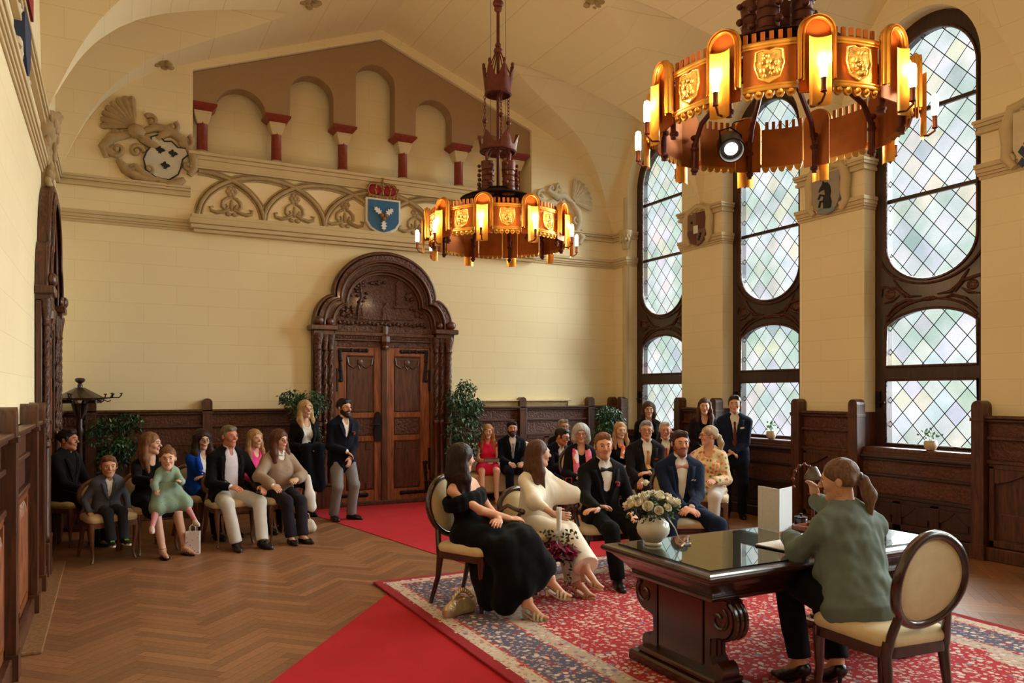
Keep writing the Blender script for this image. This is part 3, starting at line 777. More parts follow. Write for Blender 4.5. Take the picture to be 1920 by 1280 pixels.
ch = chandelier(CH1, math.radians(-1.6), 'farther ring chandelier, hanging in front of the carved double door')
dup(ch, CH2, math.radians(4.6), 'nearer ring chandelier over the table, with two black spotlights on its rim')
# spotlights clipped to the nearer chandelier
def spot(u, Zc, z, aim, label):
    x, y = P(u, Zc); r = thing('spotlight', label, 'spotlight', (x,y,z), 0, 'black spotlights')
    d = Vector(aim).normalized(); M = d.to_track_quat('Z','Y').to_matrix().to_4x4()
    m = MB(); m.lathe([(.05,-.13),(.085,-.08),(.09,.06),(.082,.06),(.075,.03)], 24, M=M); m.obj('housing', mat('black_spot_housing', lin(24,20,20), .4), r, smooth=50)
    m = MB(); m.lathe([(.045,.03),(.036,.045),(0,.05)], 24, M=M); m.obj('lens', SPOTM, r, smooth=60)
    m = MB(); m.tube([(.095,0,0),(.1,0,.1),(0,0,.14),(-.1,0,.1),(-.095,0,0)], .006, 6); m.tube([(0,0,.13),(.03,.0,.18),(.1,-.02,.2)], .004, 5); m.obj('bracket', IRONB, r)
    return r
spot(1370, 5.42, 3.47, (-.7,-1,-1.0), 'black spotlight with its lens glowing towards the camera on the nearer chandelier')
spot(1262, 5.0, 3.62, (.9,-.5,-.9), 'black spotlight on the left rim of the nearer chandelier, turned sideways')

# ============================================================ CAMERA AND LIGHT
cam = bpy.data.cameras.new('camera'); co = bpy.data.objects.new('camera', cam); COL.objects.link(co)
co.location = (0,0,EYE); co.rotation_euler = (PI/2,0,-YAW); cam.sensor_width = 36; cam.lens = F_/1920*36; cam.shift_y = (HOR-640)/1920; cam.clip_start = .05
SC.camera = co
w = bpy.data.worlds.new('overcast_sky'); SC.world = w; w.use_nodes = True
bg = w.node_tree.nodes['Background']; bg.inputs[0].default_value = (.97,.985,1,1); bg.inputs[1].default_value = 1.1
def light(kind, name, loc, power, col, size=.1, rot=None, **kw):
    l = bpy.data.lights.new(name, kind); l.energy = power; l.color = col
    o = bpy.data.objects.new(name, l); COL.objects.link(o); o.location = loc
    if rot: o.rotation_euler = rot
    if kind == 'AREA': l.size = size
    elif kind != 'SUN': l.shadow_soft_size = size
    for k, v in kw.items(): setattr(l, k, v)
    return o
s = light('SUN', 'overcast_daylight', (12,4,8), SUN1, (.92,.96,1)); s.data.angle = math.radians(78)
s.rotation_euler = Vector((-1,.02,-.50)).to_track_quat('-Z','Y').to_euler()
for c, e in ((CH1,CHP),(CH2,CHP)):
    for k in range(10):
        a = k*PI/5+math.radians(-90+(-1.6 if c is CH1 else 4.6)); light('POINT', 'candle_glow', (c[0]+.90*math.cos(a), c[1]+.90*math.sin(a), 3.53), e, (1,.70,.40), .025)
SC.view_settings.view_transform = 'Standard'; SC.view_settings.look = 'None'; SC.view_settings.gamma = 1; SC.view_settings.exposure = EXPO
SC.view_settings.use_curve_mapping = False
SC.render.engine = 'CYCLES'
SC.cycles.use_denoising = True
SC.cycles.max_bounces = 10; SC.cycles.transparent_max_bounces = 16; SC.cycles.diffuse_bounces = 6
SC.cycles.caustics_reflective = False; SC.cycles.caustics_refractive = False
SC.cycles.sample_clamp_indirect = 4
# ============================================================ ORGANIC SURFACES (signed distance fields on a grid)
def A3(v): return np.array([v[0],v[1],v[2]], dtype=np.float32)
def nz(v):
    v = np.asarray(v, dtype=np.float32); n = float(np.linalg.norm(v)); return v/n if n > 1e-9 else v
class SDF:
    def __init__(s, lo, hi, vox):
        s.lo = A3(lo); s.vox = vox; s.n = [int(math.ceil((hi[i]-lo[i])/vox))+1 for i in range(3)]
        s.f = np.full(s.n, .08, dtype=np.float32)
    def _win(s, lo, hi):
        a = [max(0, int(math.floor((lo[i]-s.lo[i])/s.vox))) for i in range(3)]; b = [min(s.n[i], int(math.ceil((hi[i]-s.lo[i])/s.vox))+1) for i in range(3)]
        if any(b[i] <= a[i] for i in range(3)): return None
        g = np.ogrid[a[0]:b[0], a[1]:b[1], a[2]:b[2]]
        return (slice(a[0],b[0]),slice(a[1],b[1]),slice(a[2],b[2])), [g[i].astype(np.float32)*s.vox+s.lo[i] for i in range(3)]
    def _put(s, w, d, k, op):
        f = s.f[w]
        if op == 'u':
            if k > 0:
                h = np.maximum(k-np.abs(f-d), 0)/k; s.f[w] = np.minimum(f,d)-h*h*k*.25
            else: s.f[w] = np.minimum(f,d)
        else:
            d = -d
            if k > 0:
                h = np.maximum(k-np.abs(f-d), 0)/k; s.f[w] = np.maximum(f,d)+h*h*k*.25
            else: s.f[w] = np.maximum(f,d)
    def cone(s, A, B, ra, rb, k=.01, sq=None, op='u'):
        A = A3(A); B = A3(B); m = max(ra,rb)*(max(1, sq[1]) if sq else 1)+max(k,.0)+2*s.vox
        W = s._win(np.minimum(A,B)-m, np.maximum(A,B)+m)
        if W is None: return s
        w, (X,Y,Z) = W; ab = B-A; L2 = float(ab@ab)+1e-12
        px, py, pz = X-A[0], Y-A[1], Z-A[2]
        t = np.clip((px*ab[0]+py*ab[1]+pz*ab[2])/L2, 0, 1)
        px = px-t*ab[0]; py = py-t*ab[1]; pz = pz-t*ab[2]
        if sq:
            d = nz(sq[0]); c = (px*d[0]+py*d[1]+pz*d[2])*(1/sq[1]-1); px = px+d[0]*c; py = py+d[1]*c; pz = pz+d[2]*c
        dist = np.sqrt(px*px+py*py+pz*pz)-(ra+(rb-ra)*t)
        if sq and sq[1] < 1: dist *= sq[1]**.5
        s._put(w, dist, k, op); return s
    def ell(s, c, r, R=None, k=.01, op='u'):
        c = A3(c); m = max(r)+k+2*s.vox; W = s._win(c-m, c+m)
        if W is None: return s
        w, (X,Y,Z) = W; q = [X-c[0], Y-c[1], Z-c[2]]
        if R is not None: q = [q[0]*R[0][i]+q[1]*R[1][i]+q[2]*R[2][i] for i in range(3)]
        e = np.sqrt((q[0]/r[0])**2+(q[1]/r[1])**2+(q[2]/r[2])**2)
        s._put(w, (e-1)*min(r)*(.6+.4*1), k, op); return s
    def box(s, c, h, R=None, rad=.01, k=.0, op='u'):
        c = A3(c); m = float(np.linalg.norm(h))+k+2*s.vox; W = s._win(c-m, c+m)
        if W is None: return s
        w, (X,Y,Z) = W; q = [X-c[0], Y-c[1], Z-c[2]]
        if R is not None: q = [q[0]*R[0][i]+q[1]*R[1][i]+q[2]*R[2][i] for i in range(3)]
        q = [np.abs(q[i])-(h[i]-rad) for i in range(3)]
        d = np.sqrt(sum(np.maximum(x,0)**2 for x in q))+np.minimum(np.maximum(np.maximum(q[0],q[1]),q[2]),0)-rad
        s._put(w, d, k, op); return s
    def val(s, p):
        i = [min(max(int(round((p[j]-s.lo[j])/s.vox)),0),s.n[j]-1) for j in range(3)]; return float(s.f[i[0],i[1],i[2]])
    def ray(s, o, d, L=.6):
        o = A3(o); d = nz(d); t = 0; prev = s.val(o)
        while t < L:
            v = s.val(o+d*t)
            if v < 0: return o+d*(t-s.vox*.5)
            t += s.vox*.5
        return o+d*L*.5
    def net(s):
        f = s.f; ins = f < 0
        if not ins.any(): return np.zeros((0,3)), np.zeros((0,4),int)
        nx, ny, nz_ = f.shape
        cnt = np.zeros((nx-1,ny-1,nz_-1), dtype=np.int8)
        for a in (0,1):
            for b in (0,1):
                for c in (0,1): cnt += ins[a:nx-1+a, b:ny-1+b, c:nz_-1+c]
        act = (cnt > 0) & (cnt < 8); idx = np.argwhere(act); ids = np.full(act.shape, -1, dtype=np.int32); ids[act] = np.arange(len(idx))
        I, J, K = idx[:,0], idx[:,1], idx[:,2]; c8 = {}
        for a in (0,1):
            for b in (0,1):
                for c in (0,1): c8[(a,b,c)] = f[I+a, J+b, K+c]
        acc = np.zeros((len(idx),3), dtype=np.float32); n = np.zeros(len(idx), dtype=np.float32)
        for p in c8:
            for ax in range(3):
                if p[ax]: continue
                q = list(p); q[ax] = 1; q = tuple(q); u, v = c8[p], c8[q]; m = (u < 0) != (v < 0)
                t = np.where(m, u/np.where(m, u-v, 1), 0); pt = np.zeros((len(idx),3), dtype=np.float32)
                for i in range(3): pt[:,i] = p[i]
                pt[:,ax] += t; acc += pt*m[:,None]; n += m
        V_ = (idx+acc/np.maximum(n,1)[:,None])*s.vox+s.lo
        Q = []
        for ax in range(3):
            sl0 = [slice(1,-1)]*3; sl0[ax] = slice(0,-1); sl1 = [slice(1,-1)]*3; sl1[ax] = slice(1,None)
            a = ins[tuple(sl0)]; b = ins[tuple(sl1)]; e = np.argwhere(a != b)
            if len(e) == 0: continue
            fl = a[e[:,0],e[:,1],e[:,2]]; o = e.copy()
            for i in range(3):
                if i != ax: o[:,i] += 1
            u, v = [(1,2),(2,0),(0,1)][ax]
            def cell(du, dv):
                g = o.copy(); g[:,u] -= du; g[:,v] -= dv; return ids[g[:,0],g[:,1],g[:,2]]
            q = np.stack([cell(1,1),cell(0,1),cell(0,0),cell(1,0)],1); q[~fl] = q[~fl][:,::-1]; Q.append(q)
        Q = np.concatenate(Q); Q = Q[(Q >= 0).all(1)]
        return V_, Q
def smooth_noise(V_, sc, seed=0):
    r = np.random.RandomState(seed); out = np.zeros(len(V_), dtype=np.float32)
    for i in range(6):
        k = nz(r.randn(3))*sc*(.6+r.rand()*1.2); out += np.sin(V_@k+r.rand()*6.28+.8*np.sin(V_@(nz(r.randn(3))*sc*.7)))
    return out/6
def np_obj(name, V_, Q, mats, parent, wr=None, mi=None):
    if len(V_) == 0: return None
    V_ = V_.astype(np.float32)
    if wr:
        e1 = V_[Q[:,2]]-V_[Q[:,0]]; e2 = V_[Q[:,3]]-V_[Q[:,1]]; fn = np.cross(e1,e2); vn = np.zeros_like(V_)
        for i in range(4): np.add.at(vn, Q[:,i], fn)
        vn /= np.linalg.norm(vn, axis=1, keepdims=True)+1e-9
        d = sum(a*smooth_noise(V_*np.array(st, dtype=np.float32), sc, i+int(abs(V_[0,0])*1000) % 97) for i, (a, sc, st) in enumerate(wr)); V_ = V_+vn*d[:,None]
    me = bpy.data.meshes.new(name); me.vertices.add(len(V_)); me.vertices.foreach_set('co', V_.ravel())
    me.loops.add(Q.size); me.loops.foreach_set('vertex_index', Q.ravel().astype(np.int32))
    me.polygons.add(len(Q)); me.polygons.foreach_set('loop_start', np.arange(0, Q.size, 4, dtype=np.int32))
    if not isinstance(mats, (list, tuple)): mats = [mats]
    for m in mats: me.materials.append(m)
    if mi is not None: me.polygons.foreach_set('material_index', mi.astype(np.int32))
    me.polygons.foreach_set('use_smooth', np.ones(len(Q), dtype=bool)); me.update(); me.validate()
    o = bpy.data.objects.new(name, me); COL.objects.link(o)
    if parent: o.parent = parent
    return o
def sobj(S, name, mats, parent, wr=None):
    v, q = S.net(); return np_obj(name, v, q, mats, parent, wr)

# ============================================================ PEOPLE
EYEW = mat('eye_white', lin(225,215,205), .25); 
def cloth(name, rgb, rough=.9, sheen=.04, bump=(220,.25,.002), var=(6,.06)): return mat(name, lin(*rgb), rough, bump=bump, var=var, sheen=sheen, spec=.14)
def skin(rgb): return mat('skin_%d_%d_%d' % rgb, lin(*rgb), .5, var=(14,.06), spec=.4, bump=(120,.1,.001))
def hairm(rgb): 
    n = 'hair_%d_%d_%d' % rgb
    return mat(n, lin(*rgb), .5, var=(10,.35,(9,9,1.2)), bump=(70,.7,.006), spec=.25)
def rotm(yaw, pitch, roll, B):
    """head basis columns: x = person's left, y = back, z = up; yaw turns to the left, pitch down"""
    e = Euler((math.radians(pitch), math.radians(roll), math.radians(yaw)), 'XYZ').to_matrix()
    return (B@np.array(e, dtype=np.float32))
def ik(a, t, l1, l2, pole):
    d = t-a; L = float(np.linalg.norm(d)); u = d/L; L2 = min(L, (l1+l2)*.998); L2 = max(L2, abs(l1-l2)*1.05+.01)
    x = (l1*l1-l2*l2+L2*L2)/(2*L2); h = math.sqrt(max(0, l1*l1-x*x)); p = nz(pole); p = p-u*float(p@u); p = nz(p)
    return a+u*x+p*h, a+u*L2
def hand(S, wr, d, n, side, s, curl=.5, k=.005, spread=1.0):
    d = nz(d); n = nz(n-d*float(np.dot(n,d))); w = nz(np.cross(d,n))*side   # w: towards the thumb
    S.cone(wr-d*.01*s, wr+d*.062*s, .027*s, .038*s, .012, (n,.42))
    S.cone(wr+d*.05*s+w*.022*s, wr+d*.082*s+w*.026*s, .016*s, .012*s, .008, (n,.8)); S.cone(wr+d*.05*s-w*.022*s, wr+d*.078*s-w*.028*s, .016*s, .011*s, .008, (n,.8))
    for o, L in ((.030,.068),(.010,.078),(-.010,.073),(-.030,.058)):
        b = wr+(d*.083+w*o*spread)*s; q = b; ang = curl*.45
        for f, r0, r1 in ((.42,.0098,.0092),(.32,.0092,.0085),(.26,.0085,.0072)):
            e = q+(d*math.cos(ang)+n*math.sin(ang)+w*o*1.2)*L*f*s; S.cone(q, e, r0*s, r1*s, .003); q = e; ang += curl*.75
    b = wr+(d*.02+w*.026)*s; e = b+(d*.6+w*.65+n*.25)*.042*s; S.cone(b, e, .014*s, .0105*s, .008); S.cone(e, e+(d*.9+w*.15+n*.45)*.034*s, .0105*s, .0085*s, .004)
def person(name_loc, rot, label, sp):
    """sp: dictionary of build, pose and clothes; the figure faces local -y"""
    root = thing('person', label, 'person', (name_loc[0],name_loc[1],0), rot)
    g = sp.get; s = g('s',1.0); fem = g('fem',False); vox = g('vox',.008); sit = g('sit',True); heavy = g('heavy',1.0)
    ph = g('ph', .575 if sit else .93*s); lean = math.radians(g('lean',4)); tw = math.radians(g('twist',0)); sl = math.radians(g('side',0))
    U = nz([math.sin(sl), -math.sin(lean), math.cos(lean)]); X = np.array([1,0,0], dtype=np.float32)
    Fw = nz(np.cross(X, U)); Fw = -Fw if Fw[1] > 0 else Fw; X = nz(np.cross(U,-Fw)) if np.cross(U,-Fw)[0] > 0 else -nz(np.cross(U,-Fw))
    c, sn = math.cos(tw), math.sin(tw); X2 = nz(X*c+Fw*-sn*-1*-1) if False else nz(X*c-Fw*sn); F2 = nz(Fw*c+X*sn)
    pel = np.array([g('px',0),g('py',.05 if sit else 0),ph], dtype=np.float32)
    T = (.47 if not fem else .45)*s; sw = (.178 if not fem else .150)*s*g('sw',1)
    waist = pel+U*.15*s; chest = pel+U*(T-.14*s); nb = pel+U*T+F2*.0
    shL, shR = nb-U*.068*s+X2*sw, nb-U*.068*s-X2*sw
    hs = g('hs', 1.0 if s > .8 else .93)*(1.01 if fem else 1.05)
    B = np.stack([X2, -F2, U],1) if g('headfollow',False) else np.stack([nz([X2[0],X2[1],0]), nz([-F2[0],-F2[1],0]), np.array([0,0,1])],1).astype(np.float32)
    Rh = rotm(g('yaw',0), g('pitch',0), g('roll',0), B)
    hc = nb+nz(U*.6+np.array([0,0,.4])+F2*.16)*(.178*s if s > .8 else .205*s)
    if 'hoff' in sp: hc = hc+A3(sp['hoff'])
    HL = lambda x, y, z: hc+Rh@(np.array([x,y,z], dtype=np.float32)*hs)
    la, lf = .285*s, .255*s; lt, lsn = .43*s, .42*s
    # arms
    hands = []
    ht = g('hands', ((.10,-.30,.62),(-.10,-.30,.62)))
    pol = g('elbow', ((.55,.5,-.7),(-.55,.5,-.7)))
    el, wr = [None]*2, [None]*2
    for i, sh in enumerate((shL, shR)):
        el[i], wr[i] = ik(sh, A3(ht[i]), la, lf, A3(pol[i]))
    # legs
    hw = .085*s; hipL, hipR = pel+np.array([hw,0,-.02*s]), pel+np.array([-hw,0,-.02*s])
    ft = g('feet', ((.11,-.42,.09),(-.11,-.42,.09)) if sit else ((.10,.02,.09+g('heel',0)),(-.10,.02,.09+g('heel',0))))
    kp = g('knee', ((.1,-1,.9),(-.1,-1,.9)) if sit else ((.15,-1,0),(-.15,-1,0)))
    kn, an = [None]*2, [None]*2
    for i, h in enumerate((hipL, hipR)): kn[i], an[i] = ik(h, A3(ft[i]), lt, lsn, A3(kp[i]))
    fd = [nz(A3(q)) for q in g('footdir', ((.15,-1,0),(-.15,-1,0)))]
    allp = [pel,nb,shL,shR,*el,*wr,*kn,*an,hc]
    lo = np.min(allp,0)-.24*max(1,heavy); hi = np.max(allp,0)+.24*max(1,heavy); lo[2] = max(lo[2], -.02)
    J = dict(pel=pel,waist=waist,chest=chest,nb=nb,sh=(shL,shR),el=el,wr=wr,hip=(hipL,hipR),kn=kn,an=an,U=U,F=Fw,F2=F2,X=X,X2=X2,hc=hc,HL=HL,s=s,Rh=Rh)
    def grid(z0=None, z1=None, v=None, l=None, h=None):
        l = lo.copy() if l is None else A3(l); h = hi.copy() if h is None else A3(h)
        if z0 is not None: l[2] = z0
        if z1 is not None: h[2] = z1
        return SDF(l, h, v or vox)
    def torso(S, gr, lowr=True, up=True):
        a = s*heavy
        if lowr: S.cone(pel-X*.05*s, pel+X*.05*s, .112*a+gr, .112*a+gr, .03); S.cone(pel+U*.0, waist, .150*a+gr, (.135 if not fem else .118)*a+gr, .04, (Fw,.78))
        S.cone(waist, chest, (.138 if not fem else .118)*a+gr, (.165 if not fem else .140)*s*(1+.5*(heavy-1))+gr, .05, (F2,.70 if not fem else .68))
        if up:
            S.cone(chest, nb-U*.075*s, (.160 if not fem else .135)*s+gr, (.125 if not fem else .105)*s+gr, .05, (F2,.66))
            S.cone(shL-X2*.02*s, shR+X2*.02*s, .046*s+gr*.8, .046*s+gr*.8, .045)
            for q in (shL, shR): S.cone(q+(nb-q)*.2+U*.01*s, nb+U*.02*s, .038*s+gr*.6, .045*s+gr*.6, .05)
            S.cone(nb-U*.06*s, nb-U*.0*s+0, .085*s+gr, .05*s+gr, .04)
        if fem and s > .8 and up:
            for q in (-1,1): S.ell(chest-U*.035*s+F2*.075*s+X2*q*.062*s, (.058*s+gr,)*3, None, .04)
        if heavy > 1.08: S.ell(waist+Fw*.06*s, (.13*a+gr,.11*a+gr,.13*a+gr), None, .05)
    def arm(S, i, gr, t0=0, t1=1, fore=True, k=.02, flare=0):
        S.cone((shL,shR)[i], el[i], (.047 if not fem else .042)*s+gr, (.038 if not fem else .034)*s+gr, k)
        if fore:
            e = el[i]+(wr[i]-el[i])*t1; S.cone(el[i], e, .039*s+gr, (.039-.013*t1)*s+gr+flare, k)
    def leg(S, i, gr, t1=1, thigh=True, k=.02, hem=0):
        h = (hipL,hipR)[i]
        if thigh: S.cone(h, kn[i], .083*s*min(heavy,1.1)+gr, .056*s+gr, k)
        if t1 > 0:
            e = kn[i]+(an[i]-kn[i])*t1; S.cone(kn[i], e, .054*s+gr, (.054-.018*t1)*s+gr+hem, k)
            if gr < .01: S.cone(kn[i]+(an[i]-kn[i])*.2+nz(h-kn[i])*.0+np.array([0,.018*s,0]), kn[i]+(an[i]-kn[i])*.5+np.array([0,.012*s,0]), .042*s, .034*s, .02)
    SK = skin(g('skin',(205,150,120))); LIP = mat('lips_'+SK.name+('f' if fem else ''), lin(*(g('lips',(178,92,82) if fem else (176,112,92)))), .45)
    # ---- body: one continuous surface
    S = grid()
    torso(S, -.008)
    S.cone(nb-U*.04*s, HL(0,.015,-.06), (.052 if fem else .060)*s, (.050 if fem else .056)*hs, .025)
    for i in (0,1):
        arm(S, i, 0, k=.018); leg(S, i, 0, k=.03)
        sd = 1 if i == 0 else -1
        hd = g('handdir', (None,None))[i]; hd = nz(wr[i]-el[i]) if hd is None else nz(A3(hd))
        pn = g('palm', ((-.5,0,-1),(.5,0,-1)))[i]
        hand(S, wr[i], hd, A3(pn), -sd, s*(1 if s > .8 else 1.05), g('curl',(.5,.5))[i])
        f = fd[i]; a = an[i]; hl = np.array([0,0,-.045*s], dtype=np.float32)
        S.cone(a, a+hl-f*.025*s, .036*s, .030*s, .015); S.cone(a+hl*.6, a+f*.10*s+hl*1.25+A3((0,0,-g('heel',0)*.95)), .034*s, .026*s, .02); S.cone(a+f*.10*s+hl*1.25+A3((0,0,-g('heel',0)*.95)), a+f*.16*s+hl*1.35+A3((0,0,-g('heel',0)*1.0)), .026*s, .018*s, .015, (A3((0,0,1)),.8))
    R = Rh; e = lambda c_, r, k=.01, op='u': S.ell(HL(*c_), tuple(q*hs for q in r), R, k, op)
    cn = lambda a, b, ra, rb, k=.01, op='u': S.cone(HL(*a), HL(*b), ra*hs, rb*hs, k, None, op)
    jw = g('jaw', 1.0 if not fem else .9)
    e((0,.012,.03),(.074,.092,.086),.01); cn((0,-.032,.0),(0,-.044,-.065),.060,.038*jw,.03)
    for q in (-1,1):
        cn((q*.037*jw,-.005,-.048),(q*.008,-.064,-.094),.025,.020*jw,.02); e((q*.036,-.060,-.022),(.022,.022,.022),.02)
        S.ell(HL(q*.031,-.096,.006), (.016*hs,.010*hs,.0085*hs), R, .008, 's')
        e((q*.077,.008,-.004),(.010,.019,.030),.008); e((q*.0095,-.098,-.026),(.0075,.009,.0065),.005)
    cn((-.030,-.080,.027),(.030,-.080,.027),.011,.011,.014); cn((0,-.086,.016),(0,-.112*g('nose',1),-.022),.0075,.0115,.009)
    cn((-.019,-.083,-.0505),(.019,-.083,-.0505),.0075,.0075,.004); cn((-.014,-.083,-.060),(.014,-.083,-.060),.0075,.0075,.004); cn((-.02,-.096,-.0555),(.02,-.096,-.0555),.0018,.0018,.003,'s')
    v, q = S.net(); fc = (v[q[:,0]]+v[q[:,2]])/2; hl_ = ((fc-hc)@Rh)/hs
    zz = hl_[:,2]+.0560-g('smile',.6)*.010*(hl_[:,0]/.022)**2
    mi = ((np.abs(hl_[:,0]) < .0225) & (np.abs(zz) < .0080-.0060*(np.abs(hl_[:,0])/.0225)**2) & (hl_[:,1] < -.074)).astype(np.int32)
    np_obj('body', v, q, [SK, LIP], root, mi=mi)
    # ---- eyes, brows
    EY = mat('iris_brown', lin(40,26,20), .2); far = g('far',False)
    for q in (-1,1):
        m = MB(); m.sphere(HL(q*.031,-.0800,.006), (.0118*hs,.0105*hs,.0080*hs), 12, 8); m.sphere(HL(q*.031-g('look',0)*.004,-.0872,.006), .0066*hs, 10, 6, 1); m.obj('eye', [EYEW, EY], root, smooth=80)
        HM = hairm(g('brow', g('hairc',(60,40,28))))
        m = MB(); m.tube([HL(q*.014,-.0935,.024),HL(q*.030,-.0925,.030),HL(q*.046,-.083,.026)], [.0036*hs,.0044*hs,.0024*hs], 6, sq=1); m.obj('eyebrow', HM, root, smooth=80)
    if g('glasses'):
        m = MB()
        for q in (-1,1):
            m.tube([HL(q*(.032+.021*math.cos(t)),-.101,.004+.017*math.sin(t)) for t in [2*PI*i/14 for i in range(14)]], .0019, 5, closed=True)
            m.tube([HL(q*.053,-.10,.008),HL(q*.075,-.08,.01),HL(q*.079,.0,.008)], .0018, 5)
        m.tube([HL(-.011,-.101,.008),HL(0,-.104,.011),HL(.011,-.101,.008)], .0018, 5); m.obj('glasses', mat('spectacle_frame_%d' % g('glasses')[0], lin(*g('glasses')), .35, metal=.3), root, smooth=60)
    if g('beard'):
        S = grid(l=hc-.16, h=hc+.16, v=min(vox,.006)); T_ = g('bt',.0045)
        cn2 = lambda a, b, ra, rb, k=.01, op='u': S.cone(HL(*a), HL(*b), ra*hs, rb*hs, k, None, op)
        cn2((0,-.034,-.03),(0,-.046,-.070),.058+T_*.5,.040+T_,.02)
        for q in (-1,1): cn2((q*.042,-.005,-.045),(q*.008,-.068,-.096),.028+T_*.6,.023+T_,.02)
        cn2((-.02,-.088,-.040),(.02,-.088,-.040),.0075,.0075,.006)
        S.ell(HL(0,-.105,-.0555),(.028*hs,.022*hs,.0095*hs),R,.003,'s')
        S.ell(HL(0,-.075,.03),(.09*hs,.075*hs,.062*hs),R,.01,'s'); S.ell(HL(0,.04,.0),(.095*hs,.055*hs,.12*hs),R,.01,'s')
        sobj(S, 'beard', hairm(g('beard')), root)
    # ---- hair
    hst = g('hair','short'); HM = hairm(g('hairc',(60,40,28)))
    if hst:
        down = {'short':.13,'bald':.12,'bob':.2,'long':.46*s+.05,'pony':.34,'bun':.16,'shoulder':.34}.get(hst,.2)
        S = SDF(hc-np.array([.27,.28,down+.08]), hc+np.array([.27,.28,.18]), min(vox,.0065))
        he = lambda c_, r, k=.01, op='u': S.ell(HL(*c_), tuple(q*hs for q in r), R, k, op)
        hcn = lambda a, b, ra, rb, k=.02, op='u', sq=None: S.cone(HL(*a), HL(*b), ra*hs, rb*hs, k, sq, op)
        vol = g('vol',.0)
        if hst in ('short','bald'):
            he((0,.020,.040-.01*(hst=='bald')),(.081+vol,.096+vol*.5,.088+vol),.01)
            hcn((-.03,-.052,.088),(.035,-.048,.092),.020+vol*.7,.022+vol*.7,.03)
            for q in (-1,1): hcn((q*.074,-.02,.03),(q*.074,-.028,-.005),.011,.007,.01)
            he((0,-.115,-.022),(.082,.075,.097),.008,'s'); he((0,-.02,-.105),(.12,.085,.085),.012,'s'); he((0,.03,-.14),(.12,.12,.07),.01,'s')
            for q in (-1,1): S.ell(HL(q*.086,.006,-.01),(.016*hs,.024*hs,.034*hs),R,.004,'s')
        else:
            he((0,.018,.040),(.084+vol,.098+vol,.090+vol),.01)
            side = 1
            if hst in ('long','shoulder','bob'):
                end = {'long':-.36*s,'shoulder':-.25,'bob':-.115}[hst]; fr = g('front',.0); hb = g('hback',.0); hcn = (lambda f_: (lambda a, b, *z, **kw: f_((a[0],a[1]+(hb if abs(a[0]) > .06 else 0),a[2]),(b[0],b[1]+(hb if abs(b[0]) > .06 else 0),b[2]),*z,**kw)))(hcn)
                for q in (-1,1):
                    hcn((q*.070,-.012,.045),(q*.082,.0,-.06),.022+vol,.026+vol,.03)
                    if hst == 'bob': hcn((q*.082,.0,-.06),(q*.075,.01,end),.03,.026,.02)
                    else:
                        hcn((q*.082,.0,-.06),(q*.094,-.01-fr*.4,-.15),.028+vol,.034+vol,.03); hcn((q*.094,-.01-fr*.4,-.15),(q*.088,-.045-fr,end),.034+vol,.016,.03)
                        hcn((q*.07,.03,-.12),(q*.10,.03,end+.03),.036,.024,.03)
                hcn((0,.065,-.01),(0,.082,-.12),.065+vol,.062+vol,.03)
                if hst != 'bob': hcn((0,.082,-.10),(0,.085,end),.066,.045,.03,'u',(Rh@np.array([0,1,0]),.55))
                if g('fringe'): hcn((-.04,-.082,.048),(.04,-.082,.048),.016,.016,.01)
            if hst == 'pony':
                for q in (-1,1): hcn((q*.05,-.03,.06),(q*.05,.06,.0),.035,.035,.02)
                hcn((0,.09,.01),(0,.125,-.01),.034,.024,.01); hcn((0,.125,-.01),(g('tail',0)*.5,.145,-.09),.030,.038,.02); hcn((g('tail',0)*.5,.145,-.09),(g('tail',0),.13,-.22),.036,.012,.02)
            if hst == 'bun': he((0,.07,.115),(.036,.036,.034),.012)
            he((0,-.122,-.034),(.074,.082,.098),.012,'s')
            if hst in ('pony','bun'):
                he((0,-.03,-.10),(.11,.085,.075),.015,'s')
                for q in (-1,1): S.ell(HL(q*.088,.006,-.01),(.018*hs,.022*hs,.032*hs),R,.004,'s')
        sobj(S, 'hair', HM, root, wr=[(.0035,90,(1,1,.25)),(.003,160,(1,1,.2))] if hst not in ('short','bald') else [(.006,48,(1,1,.8)),(.0035,120,(1,1,1))])
    # ---- clothes
    W1 = [(.004*s,26,(1,1,1)),(.0022*s,60,(1,1,1.4))]
    front = lambda S_, u, dx=0: S_.ray(pel+U*u*s+X2*dx*s+F2*.45*s, -F2)
    SH = None
    if g('shirt'):
        S = grid(z0=pel[2]-.12*s, z1=nb[2]+.12*s); torso(S, .010)
        S.cone(nb-U*.02*s+F2*.004, nb+U*.050*s+F2*.014, .073*s, .069*s, .01)
        S.cone(nb+U*.085*s+F2*.10*s, nb-U*(g('vneck',.02) if not (g('tie') or g('bow')) else -.02)*s+F2*.085*s, .048*s, .006*s, .006, None, 's'); S.cone(nb+U*.035*s+F2*.01, nb+U*.1*s+F2*.02, .058*s, .058*s, .003, None, 's')
        if g('sleeves','jacket') == 'long':
            for i in (0,1): arm(S, i, .012)
        elif g('sleeves','jacket') == 'short':
            for i in (0,1): S.cone((shL,shR)[i], (shL,shR)[i]+(el[i]-(shL,shR)[i])*.5, .052*s+.014, .046*s+.02, .02)
        else:
            for i in (0,1): S.cone(el[i]+(wr[i]-el[i])*.8, el[i]+(wr[i]-el[i])*.97, .040*s, .036*s, .005)
        SH = S; sobj(S, g('shirtname','shirt'), g('shirt'), root, wr=W1)
    if g('vest'):
        S = grid(z0=pel[2]-.05*s, z1=pel[2]+.28*s); torso(S, .016, up=False); S.cone(pel+U*.17*s+F2*.16*s, nb+F2*.13*s, .012, .10*s, .004, None, 's'); sobj(S, 'waistcoat', g('vest'), root, wr=W1)
    JK = None
